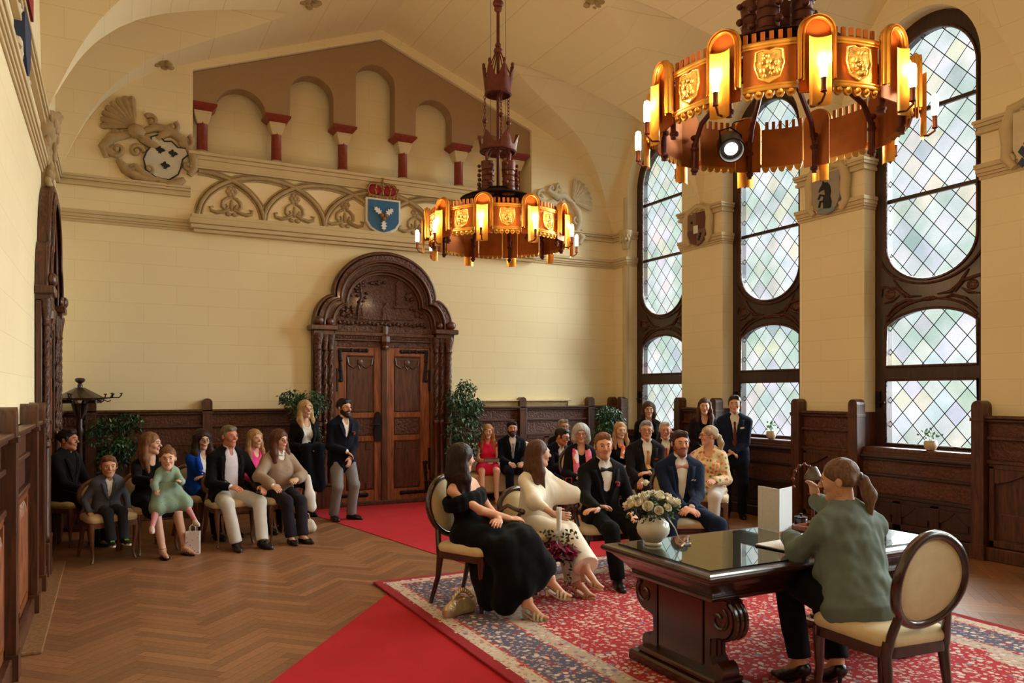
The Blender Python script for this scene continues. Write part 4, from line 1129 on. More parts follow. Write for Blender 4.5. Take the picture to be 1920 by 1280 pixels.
    if g('jacket'):
        S = grid(z0=pel[2]-.30*s, z1=nb[2]+.1*s); torso(S, .026)
        for i in (0,1): arm(S, i, .017*s, t1=.90, k=.025, flare=.003)
        S.cone(nb-U*.03*s, nb+U*.03*s, .078*s, .072*s, .02); S.cone(nb+U*.02*s+F2*.02, nb+U*.12*s+F2*.03, .062*s, .066*s, .003, None, 's')
        if sit:
            for i, h in enumerate((hipL,hipR)): S.cone(h+U*.03, h+(kn[i]-h)*.32+np.array([(.02,-.02)[i],0,0]), .108*s, .100*s, .03)
        else:
            for i, sg in enumerate((1,-1)): S.cone(pel+X*.055*sg*s, pel+X*.065*sg*s-U*.13*s, .118*s+.016, .118*s+.022, .03)
        op = g('open',.16); btn = pel+U*(op)*s
        if g('closed',True):
            f0 = front(S, op); S.cone(f0+F2*.01, nb+U*.0*s+F2*.085*s, .006, g('vw',.062)*s, .004, None, 's')
            S.cone(f0, pel+F2*.17*s-U*.10*s, .004, .03*s, .004, None, 's')
        else:
            w_ = g('vw',.075)*s; f0 = pel+F2*.18*s*heavy-U*.06*s; S.cone(f0, nb+F2*.095*s, w_*1.25, w_*.85, .004, None, 's'); S.cone(f0, f0-U*.15*s, w_*1.25, w_*1.5, .004, None, 's')
            f0 = front(S,.2)
        JK = S; sobj(S, g('jacketname','jacket'), g('jacket'), root, wr=W1)
        # lapels
        for sg in (1,-1):
            m = MB(); n = 9; L_ = []; 
            for i in range(n+1):
                t = i/n; u0 = op+(T/s-.03-op)*t
                dx = (.012+(g('vw',.062)+.012)*t**1.0) if g('closed',True) else g('vw',.075)+.02-.01*t
                wd = .045*math.sin(min(1,t*1.25)*PI*.62)+.006
                a_ = front(S, u0, sg*dx)+F2*.003; b_ = front(S, u0, sg*(dx+wd))+F2*.006; L_ += [a_, b_]
            m.add(L_, [(2*i,2*i+1,2*i+3,2*i+2) for i in range(n)]); m.obj('lapel', g('lapel', g('jacket')), root, smooth=60).modifiers.new('thick','SOLIDIFY').thickness = .005
        if g('pocket'):
            p0 = front(S, .30, .105); m = MB(); m.plate([[(-.026,0),(.026,.006),(.022,.02),(.008,.014),(-.006,.024),(-.02,.014)]], -.004, .004, lambda u,v,d: p0+X2*u+U*v+F2*(.004-d)); m.obj('pocket_square', g('pocket'), root)
    base = JK or SH
    if g('tie'):
        m = MB(); pts = []; us = [.395,.36,.30,.24,.18,.12,.08]
        pts = [front(SH, u)+F2*.006 for u in us]; pts[0] = pts[1]+U*.045*s+F2*.0
        m.tube(pts, [r*s for r in (.017,.012,.018,.024,.029,.033,.012)], 8, sq=.25, up=F2); m.ell = None
        m.sphere(pts[0]+F2*.004, (.016*s,.012*s,.018*s), 10, 8); m.obj('tie', g('tie'), root, smooth=60)
    if g('bow'):
        c0 = nb-U*.030*s+F2*.108*s; m = MB(); m.sphere(c0, .011*s, 8, 6)
        for q in (-1,1): m.tube([c0, c0+X2*q*.03*s+F2*.002, c0+X2*q*.058*s], [.008*s,.02*s,.024*s], 8, sq=.45, up=F2)
        m.obj('bow_tie', g('bow'), root, smooth=60)
    if g('flower'):
        p0 = front(JK, .31, .10)+F2*.01; m = MB(); rr = random.Random(2)
        for i in range(7): m.sphere(p0+A3((rr.uniform(-.018,.018),rr.uniform(-.01,.005),rr.uniform(-.02,.02))), .014, 8, 6)
        m.obj('buttonhole_flower', g('flower'), root, smooth=70)
    if g('badge'):
        p0 = front(JK, .33, .09)+F2*.004; m = MB(); m.plate([[(-.035,-.011),(.035,-.004),(.035,.018),(-.035,.011)]], -.003, .003, lambda u,v,d: p0+X2*u+U*v-F2*d); m.obj('name_badge', mat('white_badge', lin(230,230,230), .4), root)
    if g('trousers'):
        S = grid(z1=pel[2]+.16*s); S.cone(pel-X*.05*s, pel+X*.05*s, .112*s*heavy+.012, .112*s*heavy+.012, .03); S.cone(pel, pel+U*.07*s, .15*s*heavy+.008, .145*s*heavy+.006, .03, (Fw,.78))
        for i in (0,1):
            leg(S, i, g('tgr',.018), t1=g('tlen',.97), k=.03, hem=g('hem',.012)); dd = nz(an[i]-kn[i]); aa = nz(np.cross(dd, [1,.2,.1])); bb = np.cross(dd, aa); S.box(kn[i]+(an[i]-kn[i])*g('tlen',.97)+dd*(.13+.012), (.11,.11,.12), np.stack([aa,bb,dd],1), 0, 0, 's')
        sobj(S, 'trousers', g('trousers'), root, wr=[(.006*s,22,(1,1,.7)),(.003*s,55,(1,1,1))])
        if g('belt'):
            S = grid(z0=pel[2]-.05, z1=pel[2]+.2*s); c0 = pel+U*.065*s; S.cone(c0-U*.006, c0+U*.02, .15*s*heavy+.012, .147*s*heavy+.012, .0, (Fw,.79)); S.box(c0-U*.10, (.3,.3,.088), None, 0, 0, 's'); S.box(c0+U*.118, (.3,.3,.09), None, 0, 0, 's'); sobj(S, 'belt', g('belt'), root)
    if g('top'):    # blouse, sweater or dress bodice
        o = g('top'); S = grid(z0=pel[2]-.18*s, z1=nb[2]+.12*s); gr = o.get('g',.014 if not g('jacket') else .009); torso(S, gr)
        sl_ = o.get('sleeve','long' if not g('jacket') else 'skip')
        for i in (0,1):
            if sl_ == 'long': arm(S, i, o.get('sg',.016), t1=o.get('t1',.92), flare=o.get('flare',.004))
            elif sl_ == 'short': S.cone((shL,shR)[i], (shL,shR)[i]+(el[i]-(shL,shR)[i])*.45, .052*s+.012, .046*s+.016, .02)
        if o.get('cape'):
            for i in (0,1):
                h_ = (shL,shR)[i]; S.cone(h_, el[i], .052*s, .052*s, .04); S.cone(chest, el[i]-U*.01, .09*s, .055*s, .06); S.cone(chest-U*.08*s, el[i]-U*.05, .10*s, .04*s, .06); S.cone(el[i], el[i]+(wr[i]-el[i])*.55, .050*s, .040*s, .03)
            S.cone(nb-U*.05*s, pel+U*.10*s, .11*s, .165*s, .06, (Fw,.8))
        if o.get('off'):
            S.box(nb-U*.105*s+U*.25, (.4,.4,.25), np.stack([X,-Fw,U],1), 0, .01, 's')
            c0 = nb-U*.150*s; rp = [c0+X2*(sw+.045*s)*math.cos(t)+F2*.115*s*math.sin(t) for t in [2*PI*i/16 for i in range(17)]]
            for i in range(16): S.cone(rp[i], rp[i+1], .040*s, .040*s, .02); S.cone(rp[i]-U*.05*s, rp[i+1]-U*.05*s, .036*s, .036*s, .02)
        if o.get('collar'): S.cone(nb-U*.01, nb+U*.03, .066*s, .062*s, .01)
        nr, nd = o.get('neck',(.07,.03)); DOX = not o.get('off')
        if sl_ == 'none':
            for q, h in ((1,shL),(-1,shR)): S.cone(h+X2*q*.005*s+U*.05*s, h+X2*q*.03*s-U*.09*s, .045*s, .045*s, .005, None, 's')
        if DOX: S.cone(nb+U*.10*s+F2*.05*s, nb-U*nd*s+F2*.09*s, nr*s, nr*.6*s, .006, None, 's'); S.cone(nb+U*.03*s, nb+U*.1*s, .062*s, .062*s, .003, None, 's')
        if o.get('hemflare'):
            S.cone(pel+U*.03, pel-U*.02, .15*s+gr+.01, .165*s+gr+o['hemflare'], .03, (Fw,.85))
        sobj(S, o.get('name','blouse'), o['m'], root, wr=[(o.get('wr',.005)*s,30,(1,1,.8)),(o.get('wr2',.003)*s,65,(1,1,1))])
    if g('skirt'):
        o = g('skirt'); L_ = o.get('len',.35); S = grid(z0=-.02, z1=pel[2]+.2*s)
        S.cone(pel+U*.03, pel+U*.12*s, .155*s+.01, .125*s+.01, .03, (Fw,.8))
        w_ = o.get('w',.10)
        for i, h in enumerate((hipL,hipR)): S.cone(h, h+(kn[i]-h)*min(1,L_*2), w_+.015, w_, .07)
        md = (kn[0]+kn[1])/2; mh = (hipL+hipR)/2
        S.cone(mh, mh+(md-mh)*min(1,L_*2), w_, w_*.85, .06)
        if L_ > .5:
            t = (L_-.5)*2
            for i in (0,1): S.cone(kn[i], kn[i]+(an[i]-kn[i])*t, w_*.9, w_*1.05, .08)
            S.cone(md, md+((an[0]+an[1])/2-md)*t, w_*.8, w_*1.05, .06)
            for a, b, ra, rb in o.get('drape',()): S.cone(A3(a), A3(b), ra, rb, .07)
            zc = o.get('cut');
        sobj(S, o.get('name','skirt'), o['m'], root, wr=[(o.get('wr',.010),26,(1.2,1.2,.25)),(.004,60,(1,1,.4))])
    sm = g('shoes')
    if sm:
        st = g('shoe','oxford')
        for i in (0,1):
            f = fd[i]; a = an[i]+A3((0,0,-.0)); hz = g('heel',0); zb = a[2]-.09*s-hz; z0_ = float(zb)
            side_ = nz(np.cross([0,0,1], f)); o = A3((a[0],a[1],z0_))
            S = SDF(o-A3((.24,.24,.04)), o+A3((.24,.24,.17*s+hz)), .0055)
            up = np.array([0,0,1], dtype=np.float32); toe = o+f*.165*s; ball = o+f*.105*s; heel = o-f*.045*s
            if st in ('oxford','sneaker'):
                S.cone(heel+up*.035*s, ball+up*.030*s, .036*s, .041*s, .02); S.cone(ball+up*.030*s, toe+up*.024*s, .041*s, .028*s, .02, (up,.85)); S.cone(a-up*.02*s, a+up*.0, .043*s, .043*s, .02)
                S.cone(o+up*.05*s, o+f*.06*s+up*.05*s, .036*s, .03*s, .02); S.box(o-up*.15, (.4,.4,.15), None, 0, 0, 's'); S.cone(a+up*.02*s, a+up*.1*s, .034*s, .04*s, .004, None, 's')
                o1 = sobj(S, 'shoe', sm, root)
                m = MB(); sl2 = []
                for t in range(20):
                    w_ = 2*PI*t/20; q = o+f*(.06+.135*math.cos(w_))*s+side_*(.042+.007*math.cos(w_))*math.sin(w_)*s; sl2.append(q)
                m.add([q for q in sl2]+[q+up*.020 for q in sl2], [tuple(range(19,-1,-1)), tuple(range(20,40))]+[(t,(t+1)%20,20+(t+1)%20,20+t) for t in range(20)]); m.obj('sole', g('sole', sm), o1)
                if g('laces'): 
                    m = MB()
                    for t in range(5): q = o+f*(.035+.020*t)*s+up*(.100-.010*t)*s; m.tube([q-side_*.018,q+up*.003,q+side_*.018], .0035, 5)
                    m.obj('laces', g('laces'), o1)
            else:
                tz = a[2]-.072*s-hz*.0; 
                hp = o-f*.035*s+up*(0+hz*1.0)
                ballp = o+f*.10*s-up*(hz*0); 
                n_ = 12; m = MB(); top = []; 
                for t in range(n_+1):
                    w_ = t/n_; pos = o+f*(-.045+.215*w_)*s; zz = hz*max(0,1-w_*1.7)**1.3+.008; hwid = (.026+.012*math.sin(w_*PI*.9))*s*(1 if w_ < .85 else max(.2,(1-w_)/.15))
                    top.append((pos-side_*hwid+up*zz, pos+side_*hwid+up*zz))
                vs = []
                for l_, r_ in top: vs += [l_, r_, l_-up*.010, r_-up*.010]
                fs = []
                for t in range(n_): b_ = 4*t; fs += [(b_,b_+4,b_+5,b_+1),(b_+2,b_+3,b_+7,b_+6),(b_,b_+2,b_+6,b_+4),(b_+1,b_+5,b_+7,b_+3)]
                fs += [(0,1,3,2),(4*n_,4*n_+2,4*n_+3,4*n_+1)]
                m.add(vs, fs)
                if hz > .02: m.tube([o-f*.03*s+up*(hz), o-f*.026*s+up*.0], [.019 if st != 'pump' else .016,.008 if st == 'pump' else .014], 8)
                o1 = m.obj('shoe', sm, root, smooth=50)
                if st == 'pump':
                    S = SDF(o-A3((.24,.24,.04)), o+A3((.24,.24,.15+hz)), .0055); S.cone(o-f*.03*s+up*(hz+.03), o+f*.10*s+up*.024, .040*s, .042*s, .02); S.cone(o+f*.10*s+up*.024, o+f*.185*s+up*.016, .042*s, .018*s, .02); S.ell(o+f*.045*s+up*(hz*.6+.075), (.034,.07,.045), None, .01, 's') if abs(f[1]) > .7 else S.ell(o+f*.045*s+up*(hz*.6+.075), (.07,.034,.045), None, .01, 's')
                    S.box(o-up*.15, (.4,.4,.152), None, 0, 0, 's'); sobj(S, 'shoe_upper', sm, root)
                else:
                    m = MB(); k_ = {'sandal':((.105,.040,.030),(.075,.045,.04)),'mule':((.125,.040,.032),(.095,.050,.035),(.065,.062,.034))}[st if st in ('sandal','mule') else 'sandal']
                    for fx, hz2, rr_ in k_:
                        pts = []
                        for t in range(9): w_ = PI*t/8; pts.append(o+f*fx*s+side_*math.cos(w_)*.040*s+up*(.006+(hz2+hz*max(0,1-fx*8)*.6)*math.sin(w_)))
                        m.tube(pts, .011 if st == 'mule' else .006, 6, sq=.35, up=up)
                    q = a+up*.01; m.tube([q+A3((.036*math.cos(t)*s,.036*math.sin(t)*s,0)) for t in [2*PI*i/12 for i in range(12)]], .004, 6, closed=True) if st == 'sandal' else None
                    m.obj('shoe_strap', sm, o1, smooth=60)
    return root, J
# ============================================================ CARPETS
class NT:
    def __init__(s, m): s.m = m; s.t = m.node_tree; s.N = s.t.nodes; s.L = s.t.links
    def math(s, op, a, b=None, c=None):
        n = s.N.new('ShaderNodeMath'); n.operation = op
        for i, v in enumerate((a,b,c)):
            if v is None: continue
            if hasattr(v, 'links') or hasattr(v, 'is_linked'): s.L.new(v, n.inputs[i])
            else: n.inputs[i].default_value = v
        return n.outputs[0]
    def mix(s, f, a, b):
        n = s.N.new('ShaderNodeMix'); n.data_type = 'RGBA'
        for i, v in ((0,f),(6,a),(7,b)):
            if hasattr(v, 'is_linked'): s.L.new(v, n.inputs[i])
            elif i: n.inputs[i].default_value = (*v,1)
            else: n.inputs[i].default_value = v
        return n.outputs[2]
    def ramp(s, f, stops):
        n = s.N.new('ShaderNodeValToRGB'); n.color_ramp.interpolation = 'CONSTANT'; e = n.color_ramp.elements
        while len(e) > 1: e.remove(e[0])
        e[0].position = stops[0][0]; e[0].color = (*stops[0][1],1)
        for p, c in stops[1:]: q = e.new(p); q.color = (*c,1)
        s.L.new(f, n.inputs[0]); return n.outputs[0]
def rug_material(hx, hy):
    m = bpy.data.materials.new('persian_rug_pile'); m.use_nodes = True; T = NT(m); N, L = T.N, T.L; b = N['Principled BSDF']
    tc = N.new('ShaderNodeTexCoord'); sp = N.new('ShaderNodeSeparateXYZ'); L.new(tc.outputs['Object'], sp.inputs[0])
    ax = T.math('ABSOLUTE', sp.outputs[0]); ay = T.math('ABSOLUTE', sp.outputs[1])
    ex = T.math('SUBTRACT', hx, ax); ey = T.math('SUBTRACT', hy, ay); e = T.math('MINIMUM', ex, ey)
    n = N.new('ShaderNodeTexNoise'); n.inputs['Scale'].default_value = 7; L.new(tc.outputs['Object'], n.inputs[0])
    v = N.new('ShaderNodeTexVoronoi'); v.inputs['Scale'].default_value = 28; v.feature = 'F1'; L.new(tc.outputs['Object'], v.inputs[0])
    v2 = N.new('ShaderNodeTexVoronoi'); v2.inputs['Scale'].default_value = 21; L.new(tc.outputs['Object'], v2.inputs[0])
    n3 = N.new('ShaderNodeTexNoise'); n3.inputs['Scale'].default_value = 46; n3.inputs['Detail'].default_value = 3; n3.inputs['Distortion'].default_value = 2.2; L.new(tc.outputs['Object'], n3.inputs[0])
    RED = lin(176,30,36); CRM = lin(206,186,164); ROSE = lin(176,92,88); NAVY = lin(86,84,106); BEI = lin(190,168,146)
    g1 = T.ramp(e, [(0,lin(150,14,24)),(.085,CRM),(.19,lin(176,70,58)),(.215,NAVY),(.52,lin(176,70,58)),(.545,BEI),(.68,RED)])
    g2 = T.ramp(e, [(0,lin(158,16,26)),(.085,lin(170,120,110)),(.19,CRM),(.215,lin(190,150,132)),(.52,CRM),(.545,lin(150,128,136)),(.68,lin(204,170,158))])
    # field: spandrels in cream outside a wavy lozenge
    fx = T.math('DIVIDE', ax, hx-.62); fy = T.math('DIVIDE', ay, hy-.62)
    q = T.math('ADD', T.math('POWER', fx, 1.5), T.math('POWER', fy, 1.5)); q = T.math('ADD', q, T.math('MULTIPLY', T.math('SUBTRACT', n.outputs[0], .5), .5))
    spm = T.math('GREATER_THAN', q, 1.22); inner = T.math('GREATER_THAN', e, .68); spm = T.math('MULTIPLY', spm, inner)
    g1 = T.mix(spm, g1, BEI); g2 = T.mix(spm, g2, lin(178,104,100))
    pm = T.math('LESS_THAN', T.math('ADD', v.outputs['Distance'], T.math('MULTIPLY', n3.outputs[0], .5)), .60)
    pm2 = T.math('GREATER_THAN', n3.outputs[0], .56)
    col = T.mix(pm, g1, g2); col = T.mix(T.math('MULTIPLY', pm2, T.math('GREATER_THAN', e, .07)), col, g1)
    # small flower heads in varied colours
    sepc = N.new('ShaderNodeSeparateColor'); L.new(v2.outputs['Color'], sepc.inputs[0])
    fc = T.ramp(sepc.outputs[0], [(0,lin(214,196,180)),(.4,lin(130,118,140)),(.52,lin(170,44,48)),(.68,lin(206,172,150))])
    fm = T.math('MULTIPLY', T.math('LESS_THAN', v2.outputs['Distance'], .40), T.math('MULTIPLY', T.math('GREATER_THAN', sepc.outputs[1], .35), T.math('GREATER_THAN', e, .07)))
    col = T.mix(fm, col, fc)
    L.new(col, b.inputs['Base Color']); b.inputs['Roughness'].default_value = .95; b.inputs['Specular IOR Level'].default_value = .15; b.inputs['Sheen Weight'].default_value = .08
    n4 = N.new('ShaderNodeTexNoise'); n4.inputs['Scale'].default_value = 350; L.new(tc.outputs['Object'], n4.inputs[0]); u = N.new('ShaderNodeBump'); u.inputs['Strength'].default_value = .5; u.inputs['Distance'].default_value = .004; L.new(n4.outputs[0], u.inputs['Height']); L.new(u.outputs[0], b.inputs['Normal'])
    return m
RUNM = mat('red_runner_pile', lin(178,24,32), .95, bump=(260,.6,.004), var=(5,.07), sheen=.05, spec=.1)
def slab(name, pts, z0, z1, mt, label, cat):
    m = MB(); m.plate([pts], z0, z1, lambda u,v,d: (u,v,d)); m.f = m.f
    return m.obj(name, mt, label=label, category=cat)
slab('carpet_runner', [(2.52,11.45),(2.56,10.9),(3.33,6.35),(5.45,6.35),(4.95,11.45)], 0, .007, RUNM, 'flat red carpet runner leading from the double door to the rug', 'carpet')
d_ = Vector((-1.22,-1.56)).normalized(); n_ = Vector((d_.y*-1, d_.x)); p0 = Vector((2.28,6.58)); p1 = p0+d_*4.0
slab('carpet_runner', [tuple(p0),tuple(p1),tuple(p1+n_*1.75),tuple(p0+n_*1.75)], .0, .0065, RUNM, 'flat red carpet runner coming out from under the rug towards the camera', 'carpet')
RX0, RX1, RY0, RY1 = 2.12, 5.85, 1.3, 6.78
m = MB(); m.bbox((RX0-(RX0+RX1)/2,RY0-(RY0+RY1)/2,.0),(RX1-(RX0+RX1)/2,RY1-(RY0+RY1)/2,.016), .004)
m.obj('persian_rug', rug_material((RX1-RX0)/2,(RY1-RY0)/2), loc=((RX0+RX1)/2,(RY0+RY1)/2,.0075), label='large red and cream floral oriental rug under the table', category='rug')
m = MB(); m.bbox((-.56,6.0,0),(-.40,9.1,.02),.004); m.obj('trim_30', wood('pale_threshold', lin(120,84,54), lin(168,124,84)), kind='structure')

# ============================================================ CHAIRS
CREAM = mat('cream_upholstery', lin(214,190,146), .8, bump=(320,.25,.002), var=(14,.06), sheen=.2)
BEECH = wood('brown_beech', lin(84,46,26), lin(132,80,48), rough=.3, coat=.5, bump=.05)
def seat_outline(fw, bw, dp, n=8):
    """rounded seat plan, front towards -y"""
    c = [(-fw/2,-dp/2),(fw/2,-dp/2),(bw/2,dp/2),(-bw/2,dp/2)]; out = []; r = .09
    for i in range(4):
        p, q, t = Vector(c[i]), Vector(c[i-1]), Vector(c[(i+1) % 4]); a = p+(q-p).normalized()*r; b = p+(t-p).normalized()*r
        for k in range(n+1):
            w = k/n; out.append(tuple(a*(1-w)**2+p*2*w*(1-w)+b*w*w))
    return out
def chair(label, loc, rz, arms=False, fm=MAHOG, cab=False, group=None, H=.47, small=False):
    root = thing('armchair' if arms else 'dining_chair', label, 'chair', loc, rz, group)
    fw, bw, dp = (.60,.52,.52) if arms else ((.54,.46,.50) if not small else (.50,.42,.46)); ol = seat_outline(fw, bw, dp)
    m = MB(); prof = [(1.0,H-.085),(1.0,H-.035),(.97,H-.03)]; k = len(ol)
    vs = [(x*f, y*f, z) for f, z in prof for x, y in ol]; fs = [tuple(reversed(range(k)))]+[(j*k+i,j*k+(i+1)%k,(j+1)*k+(i+1)%k,(j+1)*k+i) for j in range(2) for i in range(k)]+[tuple(range(2*k,3*k))]
    m.add(vs, fs); m.obj('seat_frame', fm, root, smooth=40)
    m = MB(); prof = [(.97,H-.035),(1.0,H-.02),(1.01,H),(.99,H+.018),(.93,H+.032),(.78,H+.042),(.5,H+.048),(.2,H+.05)]
    vs = [(x*f, y*f, z) for f, z in prof for x, y in ol]; n = len(prof); fs = [(j*k+i,j*k+(i+1)%k,(j+1)*k+(i+1)%k,(j+1)*k+i) for j in range(n-1) for i in range(k)]+[tuple(range((n-1)*k,n*k)), tuple(reversed(range(k)))]
    m.add(vs, fs); m.obj('seat', CREAM, root, smooth=60)
    for sx in (-1,1):
        x, y = sx*(fw/2-.045), -dp/2+.04; m = MB()
        if cab: m.tube([(x,y,H-.04),(x+sx*.012,y-.012,H-.11),(x+sx*.002,y-.002,H-.24),(x-sx*.012,y+.01,.09),(x-sx*.004,y-.002,.03),(x+sx*.006,y-.014,.0)], [.034,.032,.022,.013,.013,.016], 8)
        else: m.tube([(x,y,H-.04),(x,y-.005,H-.12),(x,y,.2),(x+sx*.008,y-.012,.0)], [.034,.031,.023,.016], 8)
        m.obj('leg', fm, root, smooth=50)
        x, y = sx*(bw/2-.035), dp/2-.03; m = MB(); m.tube([(x,y+.01,H),(x,y,H-.08),(x+sx*.004,y+.02,.22),(x+sx*.02,y+.085,.0)], [.028,.030,.023,.017], 8); m.obj('leg', fm, root, smooth=50)
    # oval back
    zc, rx, rz_ = (H+.305, .225, .240) if not small else (H+.205,.185,.155); t = math.radians(11); yb = dp/2-.0
    Bk = Matrix.Translation((0,yb+.035,zc))@Matrix.Rotation(-t, 4, 'X')
    m = MB(); q = [Bk@Vector((rx*math.cos(a)*(1-.08*math.sin(a)*-1*.0), .03*math.cos(a)**2, rz_*math.sin(a))) for a in [2*PI*i/44 for i in range(44)]]
    m.tube(q, .026, 8, closed=True)
    for sx in (-1,1): m.tube([(sx*(bw/2-.035),dp/2-.02,H-.05),(sx*(bw/2-.045),dp/2-.005,H+.03),Bk@Vector((sx*rx*.72,.02,-rz_*.70))], [.026,.024,.022], 8)
    m.obj('back_frame', fm, root, smooth=60)
    for sg in (-1,1):
        m = MB(); n, kk = 8, 36; vs = []
        for j in range(n+1):
            f = 1-j/n if j < n else 0
            for i in range(kk):
                a = 2*PI*i/kk; vs.append(Bk@Vector(((rx-.012)*math.cos(a)*f, .03*(math.cos(a)*f)**2+sg*(.006+.026*(1-f**3.0)), (rz_-.012)*math.sin(a)*f)))
        fs = [(j*kk+i,j*kk+(i+1)%kk,(j+1)*kk+(i+1)%kk,(j+1)*kk+i) for j in range(n) for i in range(kk)]
        if sg > 0: fs = [tuple(reversed(f)) for f in fs]
        m.add(vs, fs); m.obj('backrest', CREAM, root, smooth=60)
    if arms:
        for sx in (-1,1):
            m = MB(); m.tube([Bk@Vector((sx*rx,.03,-.02)),(sx*.27,.12,.72),(sx*.30,-.02,.705),(sx*.31,-.10,.70)], [.02,.018,.02,.024], 8)
            m.sphere((sx*.312,-.12,.695), (.027,.03,.027), 10, 8)
            m.tube([(sx*.31,-.10,.69),(sx*.295,-.03,.62),(sx*.285,-.05,.52),(sx*.275,-.10,.44)], [.018,.02,.022,.026], 8); m.obj('armrest', fm, root, smooth=50)
    return root

# ============================================================ TABLE
def table():
    cx, cy = 3.89, 3.645; root = thing('writing_table', 'heavy dark mahogany pedestal table with scroll carved supports on the rug', 'table', (cx,cy,.023))
    hx, hy = 1.07, .515; m = MB()
    def ringp(f): return [(-hx+f,-hy+f),(hx-f,-hy+f),(hx-f,hy-f),(-hx+f,hy-f)]
    def loft(prof):
        vs = [(x,y,z) for f, z in prof for x, y in ringp(f)]; n = len(prof)
        return vs, [(3,2,1,0)]+[(j*4+i,j*4+(i+1)%4,(j+1)*4+(i+1)%4,(j+1)*4+i) for j in range(n-1) for i in range(4)]+[(n*4-4,n*4-3,n*4-2,n*4-1)]
    v, f = loft([(.05,.690),(.012,.700),(.0,.712),(.0,.728),(.01,.738),(.03,.742)]); m.add(v, f); m.obj('tabletop', MAHOG, root, bevel=.004)
    m = MB(); v, f = loft([(.16,.545),(.14,.555),(.13,.575),(.145,.585),(.10,.64),(.06,.675),(.05,.690)]); m.add(v, f); m.obj('apron', MAHOG, root, bevel=.004)
    for sx in (-1,1):
        px = sx*(.78 if sx < 0 else .78); m = MB(); m.bbox((px-.05,-.235,.09),(px+.05,.235,.56), .006); m.bbox((px-.065,-.20,.14),(px-.048,.20,.52),.004); m.bbox((px+.048,-.20,.14),(px+.065,.20,.52),.004)
        m.obj('pedestal', MAHOG, root)
        m = MB(); m.bbox((px-.14,-.42,.0),(px+.14,.42,.07), .012); m.bbox((px-.11,-.36,.07),(px+.11,.36,.105), .01); m.obj('plinth', MAHOG, root)
        for sy in (-1,1):
            m = MB(); pts = [(sy*.24,.12),(sy*.24,.30),(sy*.25,.50)]
            # S scroll silhouette
            prof = [(.22,.55),(.40,.55)]+[(.34+.10*math.cos(a),.44+.105*math.sin(a)) for a in [math.radians(60-14*i) for i in range(12)]]+[(.26,.31),(.255,.22),(.29,.17)]+[(.31+.06*math.cos(a),.13+.06*math.sin(a)) for a in [math.radians(80-25*i) for i in range(7)]]+[(.22,.08)]
            lp = [(sy*a, b) for a, b in prof]
            if sy > 0: lp = lp[::-1]
            m.plate([lp], px-.062, px+.062, lambda u,v,d: (d,u,v))
            for k in (-1,0,1):
                m.tube([(px+k*.036, sy*(.34+.108*math.cos(a)), .44+.112*math.sin(a)) for a in [math.radians(80-16*i) for i in range(14)]]+[(px+k*.036,sy*.262,.28),(px+k*.036,sy*.262,.2)], .016, 6)
            for sd in (-1,1): m.tube([(px+sd*.064, sy*(.34+(.075-.0045*i)*math.cos(math.radians(60-30*i))), .44+(.075-.0045*i)*math.sin(math.radians(60-30*i))) for i in range(14)], .010, 6)
            m.obj('scroll_support', MAHOG, root, smooth=40)
    g = bpy.data.materials.new('clear_table_glass'); g.use_nodes = True; N = g.node_tree.nodes; L = g.node_tree.links; b = N['Principled BSDF']
    b.inputs['Base Color'].default_value = (.80,.93,.87,1); b.inputs['Transmission Weight'].default_value = 1; b.inputs['Roughness'].default_value = .01; b.inputs['IOR'].default_value = 1.75
    m = MB(); m.bbox((-.99,-.43,0),(.99,.43,.008), .0012)
    m.obj('glass_sheet', g, loc=(cx,cy,.766), label='clear green-edged glass sheet lying on the dark table', category='glass sheet')
table()
TT = .775

